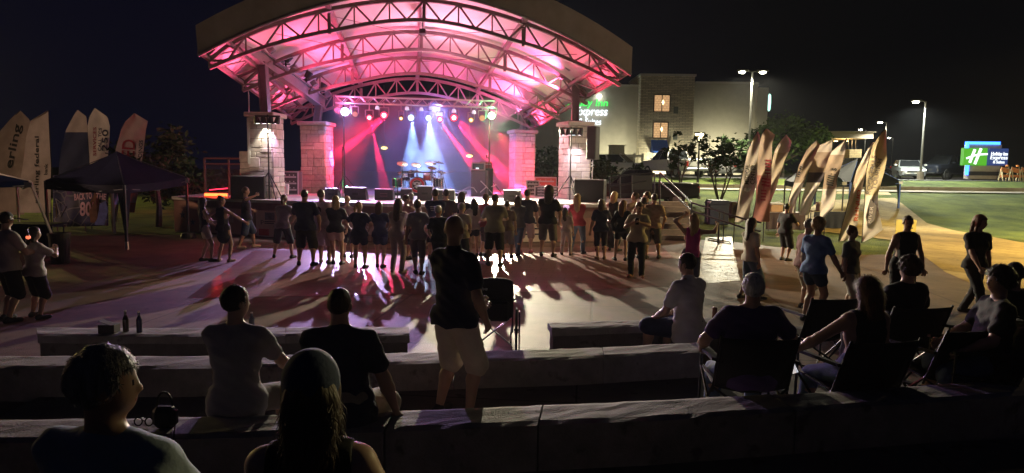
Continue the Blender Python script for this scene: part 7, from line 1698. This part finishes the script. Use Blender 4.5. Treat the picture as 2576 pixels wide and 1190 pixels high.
# warm street lamps just outside the frame: right of the path, left of the tents
rl=empty('street_lamp',(21.5,19.5,0),'warm street lamp standing right of the path beyond the photo edge','street lamp')
def offlamp(r,x,y,hgt,pw,col,lens,ang,tgt):
    m=MB(); m.cyl((x,y,0),(x,y,hgt),.09,.06,8); m.build('pole',polem,r)
    m=MB(); m.box((x,y,hgt+.08),(.5,.4,.14),bev=.04); h=m.build('lamp_head',polem,r); m=MB(); m.lathe([(0,-.08),(.14,-.05),(.17,.0)],(x,y,hgt),10); m.build('lens',lens,h)
    spot('street_light',(x,y,hgt-.2),tgt,pw,col,ang,.5,.15)
sod=emit('lamp_lens_sodium',(1,.70,.30),40)
offlamp(rl,21.5,19.5,7.5,16000,(1,.67,.17),sod,104,(16.6,21,0))
spot('street_light',(21.45,19.5,7.2),(11.5,23.4,2.6),9500,(1,.89,.76),40,.6,.15)  # extra spot added at the lamp, aimed at the right flags
spot('street_light',(21.4,19.4,7.2),(-1,21,7.8),3800,(1,.78,.52),36,.6,.15)  # another added spot, brightens the roof fascia
spot('street_light',(21.4,19.45,7.2),(6,20,1),420,(1,.74,.42),165,.6,.15)
spot('street_light',(21.55,19.6,7.2),(23,31,.5),13000,(1,.86,.45),75,.6,.15)  # added spot that brightens the right lawn
ll_=empty('street_lamp',(-21.5,17.2,0),'warm street lamp left of the blue tent beyond the photo edge','street lamp')
offlamp(ll_,-21.5,17.2,3.6,1300,(1,.60,.36),sod,170,(-14,17.4,0))
spot('street_light',(-21.4,17.2,3.4),(-8.5,22.4,.6),2600,(1,.66,.42),26,.7,.12)  # spot added at the left lamp to light the stage front
spot('street_light',(21.4,19.4,7.25),(.35,2.0,1.3),6500,(1,.82,.35),5.5,.6,.1)  # narrow spot added to light the nearest woman's arm
l3=empty('street_lamp',(-33,38,0),'street lamp on the far left lawn beyond the photo edge','street lamp')
offlamp(l3,-33,38,6.0,7000,(1,.80,.22),sod,165,(-18,33,0))
# ================================================================== STAGE SMOKE
def volbox(name,lo,hi,dens,label,col=(.85,.88,1),noise=None,aniso=.2):
    m=bpy.data.materials.new(name); m.use_nodes=True; n=m.node_tree.nodes; l=m.node_tree.links; n.clear()
    o=n.new('ShaderNodeOutputMaterial'); v=n.new('ShaderNodeVolumePrincipled'); l.new(v.outputs[0],o.inputs['Volume'])
    v.inputs['Color'].default_value=(*col,1); v.inputs['Density'].default_value=dens; v.inputs['Anisotropy'].default_value=aniso
    if noise:
        t=n.new('ShaderNodeTexCoord'); a=n.new('ShaderNodeTexNoise'); a.inputs['Scale'].default_value=noise; a.inputs['Detail'].default_value=3; l.new(t.outputs['Object'],a.inputs['Vector'])
        r=n.new('ShaderNodeMapRange'); r.inputs['From Min'].default_value=.38; r.inputs['From Max'].default_value=.72; r.inputs['To Max'].default_value=dens; r.inputs['To Min'].default_value=dens*.15; l.new(a.outputs['Fac'],r.inputs['Value']); l.new(r.outputs[0],v.inputs['Density'])
    s=MB(); s.box(tuple((a+b)/2 for a,b in zip(lo,hi)),tuple(b-a for a,b in zip(lo,hi))); ob=s.build(name,m); tag(ob,label,kind='stuff'); return ob
volbox('stage_smoke',(-7.9,27.35,ZD+.03),(.4,32.6,5.2),.15,'bluish stage smoke drifting around the drum kit and lamps',noise=.55)
def haze(dens):
    m=bpy.data.materials.new('haze_air'); m.use_nodes=True; n=m.node_tree.nodes; l=m.node_tree.links; n.clear()
    o=n.new('ShaderNodeOutputMaterial'); v=n.new('ShaderNodeVolumePrincipled'); l.new(v.outputs[0],o.inputs['Volume'])
    v.inputs['Color'].default_value=(.9,.93,1,1); v.inputs['Density'].default_value=dens; v.inputs['Anisotropy'].default_value=.45
    s=MB(); s.box((10,60,9.0),(560,560,24.0)); tag(s.build('haze',m),'thin humid night air glowing around the lamps',kind='stuff')
haze(.00022)
# ================================================================== RENDER SETTINGS
SC.view_settings.view_transform='Standard'; SC.view_settings.look='None'; SC.view_settings.exposure=0; SC.view_settings.gamma=1
SC.render.engine='CYCLES'; cy=SC.cycles
cy.use_denoising=True; cy.max_bounces=5; cy.diffuse_bounces=2; cy.glossy_bounces=2; cy.transmission_bounces=2; cy.volume_bounces=0; cy.transparent_max_bounces=4
cy.sample_clamp_indirect=4; cy.volume_step_rate=2.0; cy.volume_max_steps=64
try: cy.denoiser='OPENIMAGEDENOISE'; cy.denoising_input_passes='RGB_ALBEDO_NORMAL'
except Exception: pass
